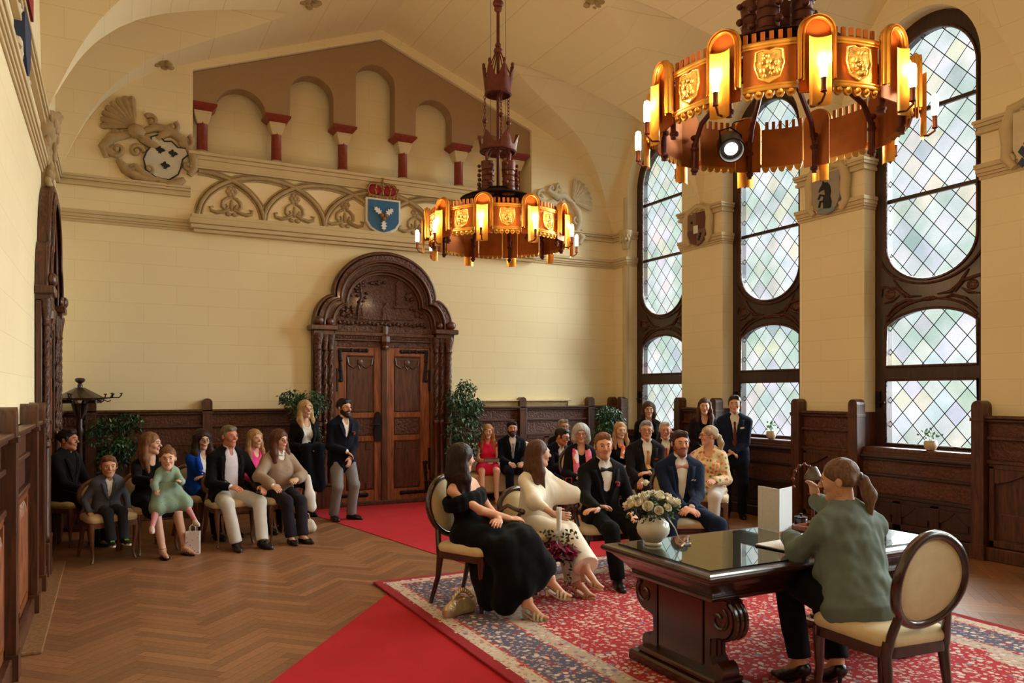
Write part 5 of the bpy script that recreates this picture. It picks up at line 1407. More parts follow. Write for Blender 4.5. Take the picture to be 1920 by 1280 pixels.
# ---- things on the table
PAPER = mat('white_paper', lin(236,234,230), .7)
CARD = mat('silver_grey_card', lin(214,208,200), .5, var=(60,.05))
def on_table():
    # vase
    vx, vy = 3.07, 3.93
    v = thing('flower_vase', 'round white porcelain vase on the left end of the table, full of white roses', 'vase', (vx,vy,TT))
    PORC = mat('white_porcelain', lin(226,214,198), .22, coat=.5)
    m = MB(); m.lathe([(.052,0),(.056,.008),(.05,.018),(.075,.04),(.100,.075),(.106,.105),(.097,.14),(.075,.162),(.062,.168),(.066,.176),(.058,.176),(.055,.165)], 32); m.obj('body', PORC, v, smooth=60)
    bq = thing('rose_bouquet', 'bunch of white roses and green leaves standing in the vase on the table', 'flowers', (vx,vy,TT+.15))
    rr = random.Random(5); RW = mat('ivory_rose_petal', lin(236,228,206), .6, sheen=.3); LF = mat('rose_leaf_green', lin(52,78,44), .55, var=(20,.25))
    def rose(c, s, n):
        m = MB(); nz_ = Vector(n).normalized(); Q = nz_.to_track_quat('Z','Y').to_matrix().to_4x4(); M = Matrix.Translation(c)@Q
        m.sphere((0,0,.0), (.012*s,.012*s,.016*s), 8, 6, 0, M)
        for ring, (k, r, h, tl) in enumerate(((4,.012,.030,-.6),(5,.020,.026,-.2),(6,.027,.016,.5))):
            for i in range(k):
                a = 2*PI*i/k+ring*.5; vs = []
                for u in range(5):
                    for w in range(4):
                        aa = a+(u/4-.5)*(2*PI/k*1.35); t = w/3; rd = (.006+(r-.006)*math.sin(t*PI/2)+tl*.008*t*t)*s; z = (-.014+(h+.014)*t-(.006*tl if t > .9 else 0))*s*(1-.25*abs(u/4-.5)*2*t)
                        vs.append(M@Vector((rd*math.cos(aa), rd*math.sin(aa), z)))
                m.add(vs, [(u*4+w,(u+1)*4+w,(u+1)*4+w+1,u*4+w+1) for u in range(4) for w in range(3)])
        m.obj('rose', RW, bq, smooth=80)
    pts = []
    for i in range(26):
        for _ in range(30):
            a = rr.random()*2*PI; e = rr.random()**.7*1.3; d = Vector((math.cos(a)*math.sin(e)*.175, math.sin(a)*math.sin(e)*.15, .06+math.cos(e)*.10))
            if all((d-p).length > .048 for p in pts): break
        pts.append(d); rose(d, rr.uniform(.95,1.25), (d.x,d.y,d.z*.9))
    rose(Vector((-.06,.0,.24)), .9, (-.2,0,1))
    m = MB()
    for i in range(520):
        a = rr.random()*2*PI; e = rr.random()*1.75; R_ = rr.uniform(.6,1.08); c = Vector((math.cos(a)*math.sin(e)*.185*R_, math.sin(a)*math.sin(e)*.16*R_, .04+math.cos(e)*.13*R_))
        L = rr.uniform(.02,.036); dn = Vector((rr.gauss(0,1),rr.gauss(0,1),rr.gauss(0,.6))).normalized(); w = dn.cross(Vector((rr.gauss(0,1),rr.gauss(0,1),rr.gauss(0,1)))).normalized()*L*.3
        m.add([c, c+dn*L*.5+w, c+dn*L, c+dn*L*.5-w], [(0,1,2,3)])
    m.obj('foliage', LF, bq)
    m = MB()
    for i in range(9): a = i*.7; m.tube([(.02*math.cos(a),.02*math.sin(a),-.10),(.04*math.cos(a),.04*math.sin(a),.04)], .003, 5)
    m.obj('stem', LF, bq)
    m = MB(); m.tube([(.10,-.02,.02),(.14,-.045,-.05),(.15,-.07,-.11),(.17,-.10,-.143),(.20,-.12,-.143),(.22,-.10,-.143),(.19,-.08,-.143),(.14,-.12,-.143),(.10,-.16,-.143)], .007, 5, sq=.3, up=(.3,.3,1)); m.obj('ribbon', mat('white_satin_ribbon', lin(230,226,216), .35), bq, smooth=60)
    # standing folded card
    def panel(mb, a, b, h, t=.003):
        a, b = Vector((*a,0)), Vector((*b,0)); n = (b-a).cross(Vector((0,0,1))).normalized()*t
        vs = [a-n,b-n,b+n,a+n]; vs += [q+Vector((0,0,h)) for q in vs]; mb.add(vs, [(0,3,2,1),(4,5,6,7),(0,1,5,4),(1,2,6,5),(2,3,7,6),(3,0,4,7)])
    c = thing('folded_card', 'tall white folded card standing upright on the glass table top', 'card', (4.10,3.87,TT))
    m = MB(); panel(m, (.02,.20),(0,-.01),.30); m.obj('left_panel', CARD, c); m = MB(); panel(m, (0,-.012),(.20,.06),.30); m.obj('right_panel', mat('bright_white_card', lin(240,242,244), .5), c)
    def folder(x, y, rz, w, d, label, name='document_folder'):
        f = thing(name, label, 'folder', (x,y,TT), rz); m = MB(); m.bbox((-w/2,-d/2,0),(w/2,d/2,.008), .002); m.obj('cover', mat('dark_leather_cover', lin(30,22,22), .5), f)
        m = MB(); m.bbox((-w/2+.006,-d/2+.006,.008),(w/2-.006,d/2-.006,.014), .001); m.obj('page', PAPER, f); return f
    folder(3.80,3.50,.12,.36,.24,'open document folder with a white page, beside the officiant\'s arm')
    folder(4.12,3.62,.12,.26,.18,'smaller dark folder with white pages behind the first folder')
    t = thing('wooden_tray', 'small reddish wooden tray on the table behind the standing card', 'tray', (4.38,3.86,TT), .15)
    TR = wood('cherry_tray', lin(120,58,34), lin(164,92,58)); m = MB(); m.bbox((-.10,-.06,0),(.10,.06,.008),.002)
    for lo, hi in (((-.10,-.06,.008),(.10,-.052,.032)),((-.10,.052,.008),(.10,.06,.032)),((-.10,-.06,.008),(-.092,.06,.032)),((.092,-.06,.008),(.10,.06,.032))): m.box(lo, hi)
    m.obj('tray_body', TR, t)
    t = thing('ring_dish', 'small gold coloured dish beside the wooden tray', 'dish', (4.56,3.83,TT)); m = MB(); m.lathe([(.02,0),(.03,.004),(.05,.018),(.052,.02),(.03,.008),(0,.006)], 24); m.obj('bowl', GOLD, t, smooth=60)
    BL = mat('black_lacquer', lin(16,16,20), .25, coat=.4)
    for x, y, r, h, lb in ((4.46,3.99,.045,.05,'round black lidded box at the back of the table'),(4.60,3.96,.04,.035,'low black pot next to the round lidded box')):
        t = thing('lidded_box', lb, 'box', (x,y,TT)); m = MB(); m.lathe([(r*.8,0),(r,.006),(r,h),(r*.9,h+.006)], 24); m.obj('box_body', BL, t, smooth=40)
        m = MB(); m.lathe([(r*1.05,h+.0065),(r*1.05,h+.014),(r*.4,h+.022),(.008,h+.024),(.012,h+.036),(0,h+.04)], 24); m.obj('lid', BL, t, smooth=40)
    t = thing('flower_sprig', 'small purple flower sprig at the far side of the table', 'flowers', (4.40,4.05,TT)); m = MB()
    for i in range(9): m.sphere((rr.gauss(0,.012),rr.gauss(0,.012),.13+rr.gauss(0,.02)), .014, 8, 6)
    m.obj('petals', mat('violet_petal', lin(78,64,150), .5), t, smooth=70); m = MB(); m.tube([(0,0,0),(.005,0,.06),(0,0,.13)], .003, 5); m.lathe([(.018,0),(.022,.02),(.012,.05)], 14); m.obj('stem', LF, t)
    t = thing('pen', 'green pen lying at the near edge of the glass', 'pen', (3.83,3.27,TT+.006), .1); m = MB(); m.tube([(-.07,0,0),(.055,0,0),(.07,0,0)], [.005,.005,.001], 8); m.obj('barrel', mat('green_plastic', lin(30,150,100), .3), t)
    t = thing('wire_lantern', 'small dark wire and glass table lantern in front of the officiant\'s face', 'lantern', (4.62,4.02,TT)); m = MB()
    m.lathe([(.05,0),(.05,.01),(.012,.02),(.008,.24)], 16); m.tube([(-.10+.11*math.cos(a),0,.32+.12*math.sin(a)) for a in [math.radians(-60+24*i) for i in range(11)]], .006, 6)
    for i in range(6): m.sphere((-.10+.11*math.cos(1+i*.5),.0,.32+.12*math.sin(1+i*.5)), .014, 8, 6)
    m.obj('wire_arm', IRON, t, smooth=60); m = MB(); m.lathe([(.02,.42),(.03,.41),(.07,.33),(.068,.325)], 20, cap=False); m.obj('lamp_shade', mat('smoky_glass', lin(92,76,64), .2, spec=.6), t, smooth=60)
on_table()

# ============================================================ PLANTS
LEAF1 = mat('ficus_leaf', lin(40,72,44), .4, var=(5,.4), coat=.15); LEAF2 = mat('pale_ficus_leaf', lin(92,140,100), .35, var=(5,.3), coat=.2)
BARK = mat('ficus_bark', lin(110,84,60), .8, bump=(60,.5,.004)); POT = mat('dark_plant_pot', lin(58,44,36), .6)
def ficus(label, x, y, h, blobs, seed, n=1500, ls=.06):
    r = random.Random(seed); root = thing('potted_ficus', label, 'plant', (x,y,0), 0)
    m = MB(); m.lathe([(.12,0),(.15,.02),(.18,.28),(.19,.30),(.17,.30),(.165,.26),(0,.26)], 24); m.obj('pot', POT, root, smooth=40)
    m = MB()
    m.tube([(0,0,.2),(.02,.01,h*.4),(-.01,0,h*.72)], [.022,.018,.012], 8)
    for bx, by, bz, br, bh in blobs: m.tube([(.01,0,h*.35+bz*.1),((bx)*.5,by*.5,(bz+h*.4)/2),(bx,by,bz),(bx*1.1,by*1.1,bz+bh*.7)], [.012,.009,.006,.003], 6)
    m.obj('trunk', BARK, root, smooth=60)
    m = MB(); tot = sum(b[3] for b in blobs)
    for bx, by, bz, br, bh in blobs:
        for i in range(int(n*br/tot)):
            while True:
                q = Vector((r.uniform(-1,1),r.uniform(-1,1),r.uniform(-1,1)))
                if .3 < q.length < 1: break
            q *= (1-.3*r.random()); c = Vector((bx+q.x*br*r.uniform(.85,1.15), by+q.y*br, bz+q.z*bh*r.uniform(.85,1.15)))
            L = ls*r.uniform(.6,1.25); d = Vector((q.x*.6+r.gauss(0,.5),q.y*.6+r.gauss(0,.5),-.5+r.gauss(0,.5))).normalized(); w = d.cross(Vector((r.gauss(0,.4),r.gauss(0,.4),1))).normalized(); nn = w.cross(d)
            vs = [c, c+d*L*.35+w*L*.24+nn*L*.03, c+d*L*.75+w*L*.16+nn*L*.02, c+d*L*1.05, c+d*L*.75-w*L*.16+nn*L*.02, c+d*L*.35-w*L*.24+nn*L*.03, c+d*L*.4-nn*L*.06, c+d*L*.75-nn*L*.05]
            m.add(vs, [(0,1,6),(1,2,7,6),(2,3,7),(3,4,7),(4,5,6,7),(5,0,6)], 1 if r.random() < .16 else 0)
    m.obj('foliage', [LEAF1, LEAF2], root)
x, y = P(205,10.2); ficus('leafy green ficus beside the coat stand, behind the boy in the grey suit', x, y, 1.5, [(0,0,1.15,.30,.30),(.22,0,1.35,.22,.16),(-.12,0,1.3,.25,.2),(.02,0,.85,.24,.22),(.2,-.05,1.0,.2,.2)], 1)
x, y = P(570,11.0); ficus('leafy ficus left of the double door, behind the blonde standing woman', x, y, 1.8, [(0,0,1.5,.26,.25),(-.18,0,1.66,.20,.14),(.16,0,1.6,.22,.2),(.08,0,1.15,.26,.3),(.1,0,.8,.2,.25)], 2)
x, y = P(868,12.15); ficus('tall dense ficus right of the double door, behind the woman in the black dress', x, y, 1.85, [(0,0,1.45,.32,.3),(.05,0,1.78,.18,.18),(.02,-.03,1.12,.36,.3),(.0,0,.8,.32,.28),(.16,0,1.5,.22,.2),(-.12,0,1.6,.2,.2)], 3, n=2600)
x, y = P(1135,12.6); ficus('small ficus in the far right corner, behind the seated guests', x, y, 1.55, [(0,0,1.1,.26,.26),(.05,0,1.4,.24,.15),(.1,0,1.25,.26,.2)], 4)
for (y_, lb, s_) in ((7.86,'small potted plant on the sill of the middle window',1), (5.5,'small potted plant on the sill of the nearest window',1.05)):
    t = thing('potted_plant', lb, 'plant', (8.20,y_,1.086)); m = MB()
    m.lathe([(.035*s_,0),(.05*s_,.01),(.068*s_,.05),(.066*s_,.09),(.058*s_,.105),(.064*s_,.112),(.05*s_,.112),(.05*s_,.095),(0,.095)], 24); m.obj('pot', mat('ivory_pot', lin(206,186,156), .4), t, smooth=50)
    r = random.Random(int(y_*10)); m = MB()
    for i in range(46):
        a = r.random()*6.28; e = r.random()*1.2; d = Vector((math.cos(a)*math.sin(e),math.sin(a)*math.sin(e),math.cos(e))); c = Vector((0,0,.1))+d*r.uniform(.04,.13); L = .035; w = d.cross(Vector((r.gauss(0,1),r.gauss(0,1),.3))).normalized()*L*.35
        m.add([c, c+d*L*.5+w, c+d*L, c+d*L*.5-w], [(0,1,2,3)]); 
        if i % 6 == 0: m.tube([(0,0,.09), tuple(c)], .002, 4)
    m.obj('foliage', LEAF2, t)

# ============================================================ COAT STAND, BENCH, GRILLE, BAGS
def coat_stand():
    x, y = P(150,9.75); t = thing('coat_stand', 'dark wooden coat stand with a little roof and iron hooks by the left wall', 'coat stand', (x,y,0))
    m = MB(); m.lathe([(.18,0),(.18,.04),(.06,.08),(.035,.14),(.03,.5),(.04,.55),(.03,.6),(.028,1.2),(.045,1.25),(.03,1.3),(.03,1.58)], 16); m.obj('post', OAKD, t, smooth=40)
    m = MB()
    for k in range(6):
        a = k*PI/3+.3; M = Matrix.Rotation(a, 4, 'Z'); m.plate([[(.03,1.60),(.25,1.60),(.25,1.64),(.19,1.66),(.10,1.60),(.07,1.48),(.03,1.40)][::-1]], -.012, .012, lambda u,v,d,M=M: M@Vector((u,d,v)))
    m.lathe([(.27,1.64),(.28,1.67),(.26,1.68),(.05,1.80),(.04,1.80)], 6); m.lathe([(.03,1.78),(.03,1.83),(.02,1.85),(.055,1.88),(.06,1.90),(.045,1.92),(0,1.925)], 16); m.obj('canopy', OAKD, t, smooth=30)
    for k in range(6):
        a = k*PI/3+.3; M = Matrix.Rotation(a, 4, 'Z'); m = MB()
        m.tube([M@Vector(q) for q in ((.25,0,1.66),(.38,0,1.67),(.46,0,1.67),(.49,0,1.70),(.49,0,1.72))], .008, 6); m.tube([M@Vector(q) for q in ((.38,0,1.67),(.39,0,1.70),(.39,0,1.71))], .007, 6); m.tube([M@Vector(q) for q in ((.26,0,1.655),(.32,0,1.62),(.35,0,1.625),(.36,0,1.64))], .007, 6)
        for q in ((.49,0,1.725),(.39,0,1.715)): m.sphere(M@Vector(q), (.022,.022,.008), 8, 5)
        m.obj('hook', IRONB, t, smooth=60)
coat_stand()
def bench():
    x0, x1 = 5.0, 6.25; t = thing('upholstered_bench', 'long cream upholstered bench against the right part of the back wall', 'bench', ((x0+x1)/2,11.15,0)); w = (x1-x0)/2
    m = MB(); m.bbox((-w,-.23,.14),(w,.23,.44), .03); m.obj('seat', CREAM, t, smooth=40)
    m = MB(); m.bbox((-w,.17,.44),(w,.25,.92), .03); m.obj('backrest', CREAM, t, smooth=40)
    for sx in (-1,1):
        for sy in (-1,1): m = MB(); m.lathe([(.018,0),(.028,.14)], 10, c=(sx*(w-.06),sy*.18,0)); m.obj('leg', MAHOG, t)
bench()
def grille():
    x0, x1 = 5.05, 7.2; t = thing('radiator_grille', 'cream perforated radiator cover above the panelling, right of the door', 'radiator cover', ((x0+x1)/2,Y1,0)); w = (x1-x0)/2; CR = mat('cream_metal', lin(206,188,150), .6)
    m = MB(); m.bbox((-w,-.10,1.585),(w,0,1.605), .004); m.obj('shelf', CR, t)
    m = MB(); m.box((-w+.04,-.05,1.44),(w-.04,-.045,1.59)); m.obj('back_plate', mat('grille_gap', lin(110,92,66), .8), t)
    m = MB()
    for fam in (-1,1):
        k = 0; x = -w-.12
        while x < w:
            a, b = x, x+.14
            if a > -w+.03 and b < w-.03: m.tube([(a if fam > 0 else b,-.055,1.455),(b if fam > 0 else a,-.055,1.585)], .0045, 4)
            x += .022
    m.obj('mesh', CR, t)
grille()
def gift_bag():
    x, y = P(362,8.3); t = thing('gift_bag', 'small white patterned gift bag standing on the parquet', 'bag', (x,y,0), -.25)
    GB = mat('patterned_paper', lin(226,218,218), .5); b = GB.node_tree; N = b.nodes; v = N.new('ShaderNodeTexVoronoi'); v.inputs['Scale'].default_value = 34; tc = N.new('ShaderNodeTexCoord'); b.links.new(tc.outputs['Object'], v.inputs[0]); r = N.new('ShaderNodeValToRGB'); r.color_ramp.interpolation = 'CONSTANT'; r.color_ramp.elements[0].color = (*lin(150,110,140),1); r.color_ramp.elements[1].color = (*lin(226,218,218),1); r.color_ramp.elements[1].position = .22; b.links.new(v.outputs['Distance'], r.inputs[0]); b.links.new(r.outputs[0], N['Principled BSDF'].inputs['Base Color'])
    m = MB(); o = [(-.07,-.05),(.07,-.05),(.07,.05),(-.07,.05)]; i_ = [(-.067,-.047),(.067,-.047),(.067,.047),(-.067,.047)]
    vs = [(a,b_,0) for a, b_ in o]+[(a,b_,.24) for a, b_ in o]+[(a,b_,.24) for a, b_ in i_]+[(a,b_,.01) for a, b_ in i_]
    m.add(vs, [(3,2,1,0)]+[(i,(i+1)%4,4+(i+1)%4,4+i) for i in range(4)]+[(4+i,4+(i+1)%4,8+(i+1)%4,8+i) for i in range(4)]+[(8+i,8+(i+1)%4,12+(i+1)%4,12+i) for i in range(4)]+[(12,13,14,15)]); m.obj('paper_bag', GB, t)
    for sy in (-1,1): m = MB(); m.tube([(-.035,sy*.047,.235),(-.03,sy*.047,.30),(0,sy*.047,.32),(.03,sy*.047,.30),(.035,sy*.047,.235)], .003, 5); m.obj('handle', PAPER, t)
gift_bag()
def handbag():
    x, y = P(862,5.95); t = thing('handbag', 'small pale gold metallic handbag lying on the rug by the chair leg', 'handbag', (x,y,.023), math.radians(12))
    MG = mat('crinkled_gold_leather', lin(196,176,144), .32, metal=.6, bump=(14,.7,.02))
    S = SDF((-.16,-.12,-.02),(.16,.12,.18),.006); S.cone((-.10,0,.045),(.10,0,.045),.055,.05,.02,((0,1,0),.8)); S.cone((-.06,0,.10),(.06,0,.10),.028,.028,.05,((0,1,0),.7)); S.box((0,0,-.1),(.3,.3,.1),None,0,.01,'s'); sobj(S,'bag_body',MG,t,wr=[(.006,40,(1,1,1)),(.003,90,(1,1,1))])
    m = MB(); m.tube([(-.07,0,.125),(0,.0,.135),(.07,0,.125)], .007, 8); m.obj('clasp', GOLD, t, smooth=60)
    m = MB(); n = 40
    for k in (0,1): m.tube([(-.08+.20*i/n, .012*math.sin(i*.8+k*PI), .12+.07*math.sin(PI*i/n)+.012*math.cos(i*.8+k*PI)) for i in range(n+1)], .010, 6)
    m.tube([(.125+.0*a,.03*math.cos(a),.085+.045*math.sin(a)) for a in [2*PI*i/16 for i in range(16)]], .006, 6, closed=True); m.obj('handle', MG, t, smooth=70)
handbag()

# ============================================================ HERALDRY AND RELIEFS
def Fback(x0, z0, d0=0, rot=0):
    c, s_ = math.cos(rot), math.sin(rot); return lambda u,v,d: (x0+u*c-v*s_, Y1-d0-d, z0+u*s_+v*c)
def Fright(y0, z0, d0=0): return lambda u,v,d: (X1-d0-d, y0-u, z0+v)
def Fleft(y0, z0, d0=0): return lambda u,v,d: (X0+d0+d, y0+u, z0+v)
def shield(mb, F, w, h, d=.03, mi=0, style=0):
    if style == 0: lp = [(-w/2,h/2),(-w/2,-h*.15),(-w*.38,-h*.34),(-w*.2,-h*.44),(0,-h/2),(w*.2,-h*.44),(w*.38,-h*.34),(w/2,-h*.15),(w/2,h/2)]
    else: lp = [(-w*.5,h*.38),(-w*.36,h*.5),(-w*.16,h*.42),(0,h*.5),(w*.2,h*.42),(w*.4,h*.5),(w*.5,h*.36),(w*.42,h*.2),(w*.46,0),(w*.46,-h*.2),(w*.3,-h*.42),(0,-h*.5),(-w*.3,-h*.42),(-w*.46,-h*.2),(-w*.46,0),(-w*.40,h*.2)]
    mb.plate([lp], d, 0, F, mi); return lp
def spiral(mb, F, cx, cz, r0, turns, a0, dr, rad, d=.02, n=22, sg=1):
    pts = []; R_ = []
    for i in range(n+1):
        t = i/n; a = a0+sg*turns*2*PI*t; r = r0*(1-t)**.9+.004; pts.append(F(cx+r*math.cos(a), cz+r*math.sin(a), d)); R_.append(rad*(1-.4*t))
    mb.tube(pts, R_, 7); mb.sphere(pts[-1], rad*1.1, 8, 6)
def acanthus(mb, F, pts, r, d=.02):
    n = len(pts); mb.tube([F(a,b,d) for a, b in pts], [r*(.5+.9*math.sin(PI*min(1,(i+.6)/n))) for i in range(n)], 7)
def left_arms():
    t = thing('coat_of_arms', 'tilted white shield with three black birds among plaster scrolls on the back wall, left', 'coat of arms', (0,0,0))
    F = Fback(.66,4.93,0,math.radians(-20))
    m = MB(); lp = shield(m, F, .50, .56, .05, 0, 1); m.obj('shield', mat('white_painted_shield', lin(196,188,170), .8, var=(8,.08)), t)
    m = MB(); m.tube([F(a,b,.05) for a, b in lp], .011, 6, closed=True); m.obj('rim', mat('black_paint', lin(26,24,26), .6), t, smooth=60)
    for cx, cz in ((-.09,.10),(.07,.13),(.04,-.07)):
        m = MB(); bird = [(-.06,-.01),(-.035,.02),(-.03,.045),(-.005,.05),(.0,.03),(.035,.035),(.065,.02),(.05,.0),(.03,-.02),(.028,-.05),(.012,-.035),(.0,-.055),(-.01,-.03),(-.035,-.028)]
        m.plate([[(cx+a,cz+b) for a, b in bird][::-1]], .058, .04, F); m.obj('bird', mat('black_paint', (0,0,0)), t)
    F0 = Fback(.3,5.2); m = MB()
    for i in range(8):      # fan
        a = math.radians(95+i*13); c, s_ = math.cos(a), math.sin(a)
        m.tube([F0(-.0+.05*c,.12+.05*s_,.02),F0(-.0+.22*c,.12+.22*s_,.03),F0(.37*c,.12+.37*s_,.03),F0(.41*c,.12+.41*s_,.02)], [.015,.035,.046,.03], 6)
    m.obj('fan_crest', STONEG, t, smooth=50)
    m = MB()
    for a, b, r, tn, st, sg in ((-.22,-.20,.15,1.3,1.3,1),(-.02,-.44,.12,1.2,2.6,1),(-.22,.02,.07,1.0,.5,-1),(.20,.24,.08,1.0,2.5,-1),(.46,.20,.08,1.0,1.0,-1),(.62,.02,.11,1.2,1.0,-1),(.66,-.30,.09,1.0,1.2,-1),(.02,-.2,.09,1.1,0,1),(.16,-.42,.08,1,4,1)): spiral(m, F0, a, b, r, tn, st, 0, .036, .03, sg=sg)
    for q in (((.0,.08),(.1,-.02),(.2,-.08),(.3,-.10)),((.0,.05),(-.12,.0),(-.28,-.06),(-.38,-.2),(-.34,-.33)),((.08,.07),(.25,.16),(.42,.15),(.58,.05),(.68,-.08)),((.64,-.05),(.74,-.18),(.74,-.34),(.68,-.44)),((-.2,-.34),(-.12,-.46),(.02,-.54),(.2,-.56),(.36,-.54)),((.0,-.4),(.1,-.50),(.28,-.56)),((.26,-.54),(.4,-.60),(.52,-.58),(.62,-.50)),((.28,.0),(.36,.1),(.46,.12),(.56,.08))): acanthus(m, F0, q, .05)
    m.sphere(F0(.02,.06,.05), (.11,.08,.10), 12, 8); m.tube([F0(-.06,.02,.09),F0(.1,-.02,.1)], .02, 6); m.obj('scrollwork', STONEG, t, smooth=60)
left_arms()
def blue_arms():
    t = thing('coat_of_arms', 'blue shield with white oak leaves under a red and gold crown above the door', 'coat of arms', (0,0,0)); F = Fback(3.76,4.46,.02)
    m = MB(); shield(m, F, .56, .56, .09); m.obj('rim', mat('white_shield_rim', lin(214,208,196), .6), t, bevel=.01)
    m = MB(); shield(m, lambda u,v,d: F(u,v,d+.005), .49, .49, .10); m.obj('field', mat('blue_shield_field', lin(44,96,140), .6, var=(30,.1)), t)
    for rot, cz in ((50,.0),(-50,.0),(180,-.02)):
        m = MB(); c, s_ = math.cos(math.radians(rot)), math.sin(math.radians(rot)); lf = []
        o = [(0,.03),(.02,.05),(.012,.07),(.045,.085),(.02,.105),(.05,.13),(.022,.145),(.035,.175),(.008,.18),(0,.205)]; o = o+[(-a,b) for a, b in reversed(o[1:-1])]
        m.plate([[(a*c+b*s_, -a*s_*-1*-1+b*c+cz) if False else (a*c+b*s_, -a*s_+b*c+cz) for a, b in o]], .125, .10, F); m.obj('oak_leaf', mat('white_leaf', lin(222,222,216), .6), t)
    for a, b in ((-.035,.01),(.035,.01),(0,-.04)): m = MB(); m.sphere(F(a,b,.12), (.035,.03,.035), 10, 8); m.obj('acorn', mat('bronze_paint', lin(128,92,44), .5), t, smooth=60)
    m = MB()
    for i in range(9): m.sphere(F(-.22+.055*i,.315+.02*math.cos((i-4)*.4)*-1,.07), .028, 8, 6)
    m.tube([F(-.24,.33,.06),F(0,.30,.08),F(.24,.33,.06)], .022, 8)
    for k in (-2,-1,0,1,2): m.tube([F(k*.11,.34,.07),F(k*.125,.42,.07),F(k*.10,.50,.06),F(k*.02,.52,.06)], .013, 6); m.sphere(F(k*.12,.44,.09), .02, 8, 6)
    m.sphere(F(0,.545,.06), .024, 8, 6); m.box((3.75,Y1-.09,5.02),(3.77,Y1-.07,5.09)); m.box((3.735,Y1-.09,5.05),(3.785,Y1-.07,5.065)); m.obj('crown', mat('old_gold_paint', lin(150,112,56), .5, bump=(60,.5,.005)), t, smooth=60)
    m = MB()
    for q in (-1,1): m.sphere(F(q*.12,.42,.03), (.12,.04,.085), 12, 8)
    m.obj('crown_cap', mat('crimson_cap', lin(150,20,30), .6), t, smooth=60)
blue_arms()
def right_arms():
    t = thing('coat_of_arms', 'unpainted plaster scroll relief with a fan crest on the back wall, right', 'coat of arms', (0,0,0)); F0 = Fback(7.05,5.0); m = MB()
    for i in range(8):
        a = math.radians(-15+i*14); c, s_ = math.cos(a), math.sin(a); m.tube([F0(.22+.04*c,.12+.04*s_,.02),F0(.22+.2*c,.12+.2*s_,.03),F0(.22+.36*c,.12+.36*s_,.03),F0(.22+.40*c,.12+.40*s_,.02)], [.015,.035,.045,.03], 6)
    m.obj('fan_crest', STONEW, t, smooth=50); m = MB()
    for a, b, r, tn, st, sg in ((-.42,.14,.10,1.1,1,1),(-.2,.3,.09,1,0,-1),(-.05,.32,.07,1,2,1),(-.5,-.12,.09,1,2,1),(.3,-.2,.10,1.1,0,-1),(.36,-.45,.09,1,1,1),(.02,.1,.08,1,1,1)): spiral(m, F0, a, b, r, tn, st, 0, .032, .03, sg=sg)
    for q in (((-.5,.1),(-.35,.0),(-.2,.05),(0,.0)),((-.3,.25),(-.1,.15),(.05,.2),(.2,.1)),((.2,.1),(.32,-.05),(.36,-.25),(.3,-.4)),((.3,-.4),(.42,-.5),(.36,-.62)),((-.5,-.15),(-.4,-.3),(-.2,-.35))): acanthus(m, F0, q, .05)
    m.obj('scrollwork', STONEW, t, smooth=60)
    F = Fback(6.9,4.86,0,math.radians(15)); m = MB(); shield(m, F, .40, .44, .05, 0, 1); m.obj('shield', mat('grey_white_field', lin(170,160,150), .7), t)
    m = MB()
    for i in range(12): a = i*.55; m.tube([F(.0,.02,.055),F(.07*math.cos(a),.02+.07*math.sin(a),.06),F(.11*math.cos(a+.3),.02+.11*math.sin(a+.3),.055)], [.025,.018,.006], 6)
    m.obj('black_charge', mat('black_paint', (0,0,0)), t); m = MB(); m.plate([[(.08,-.2),(.13,-.2),(.13,.12),(.08,.12)]], .06, .05, F); m.obj('red_pale', mat('crimson_cap', (0,0,0)), t)
right_arms()
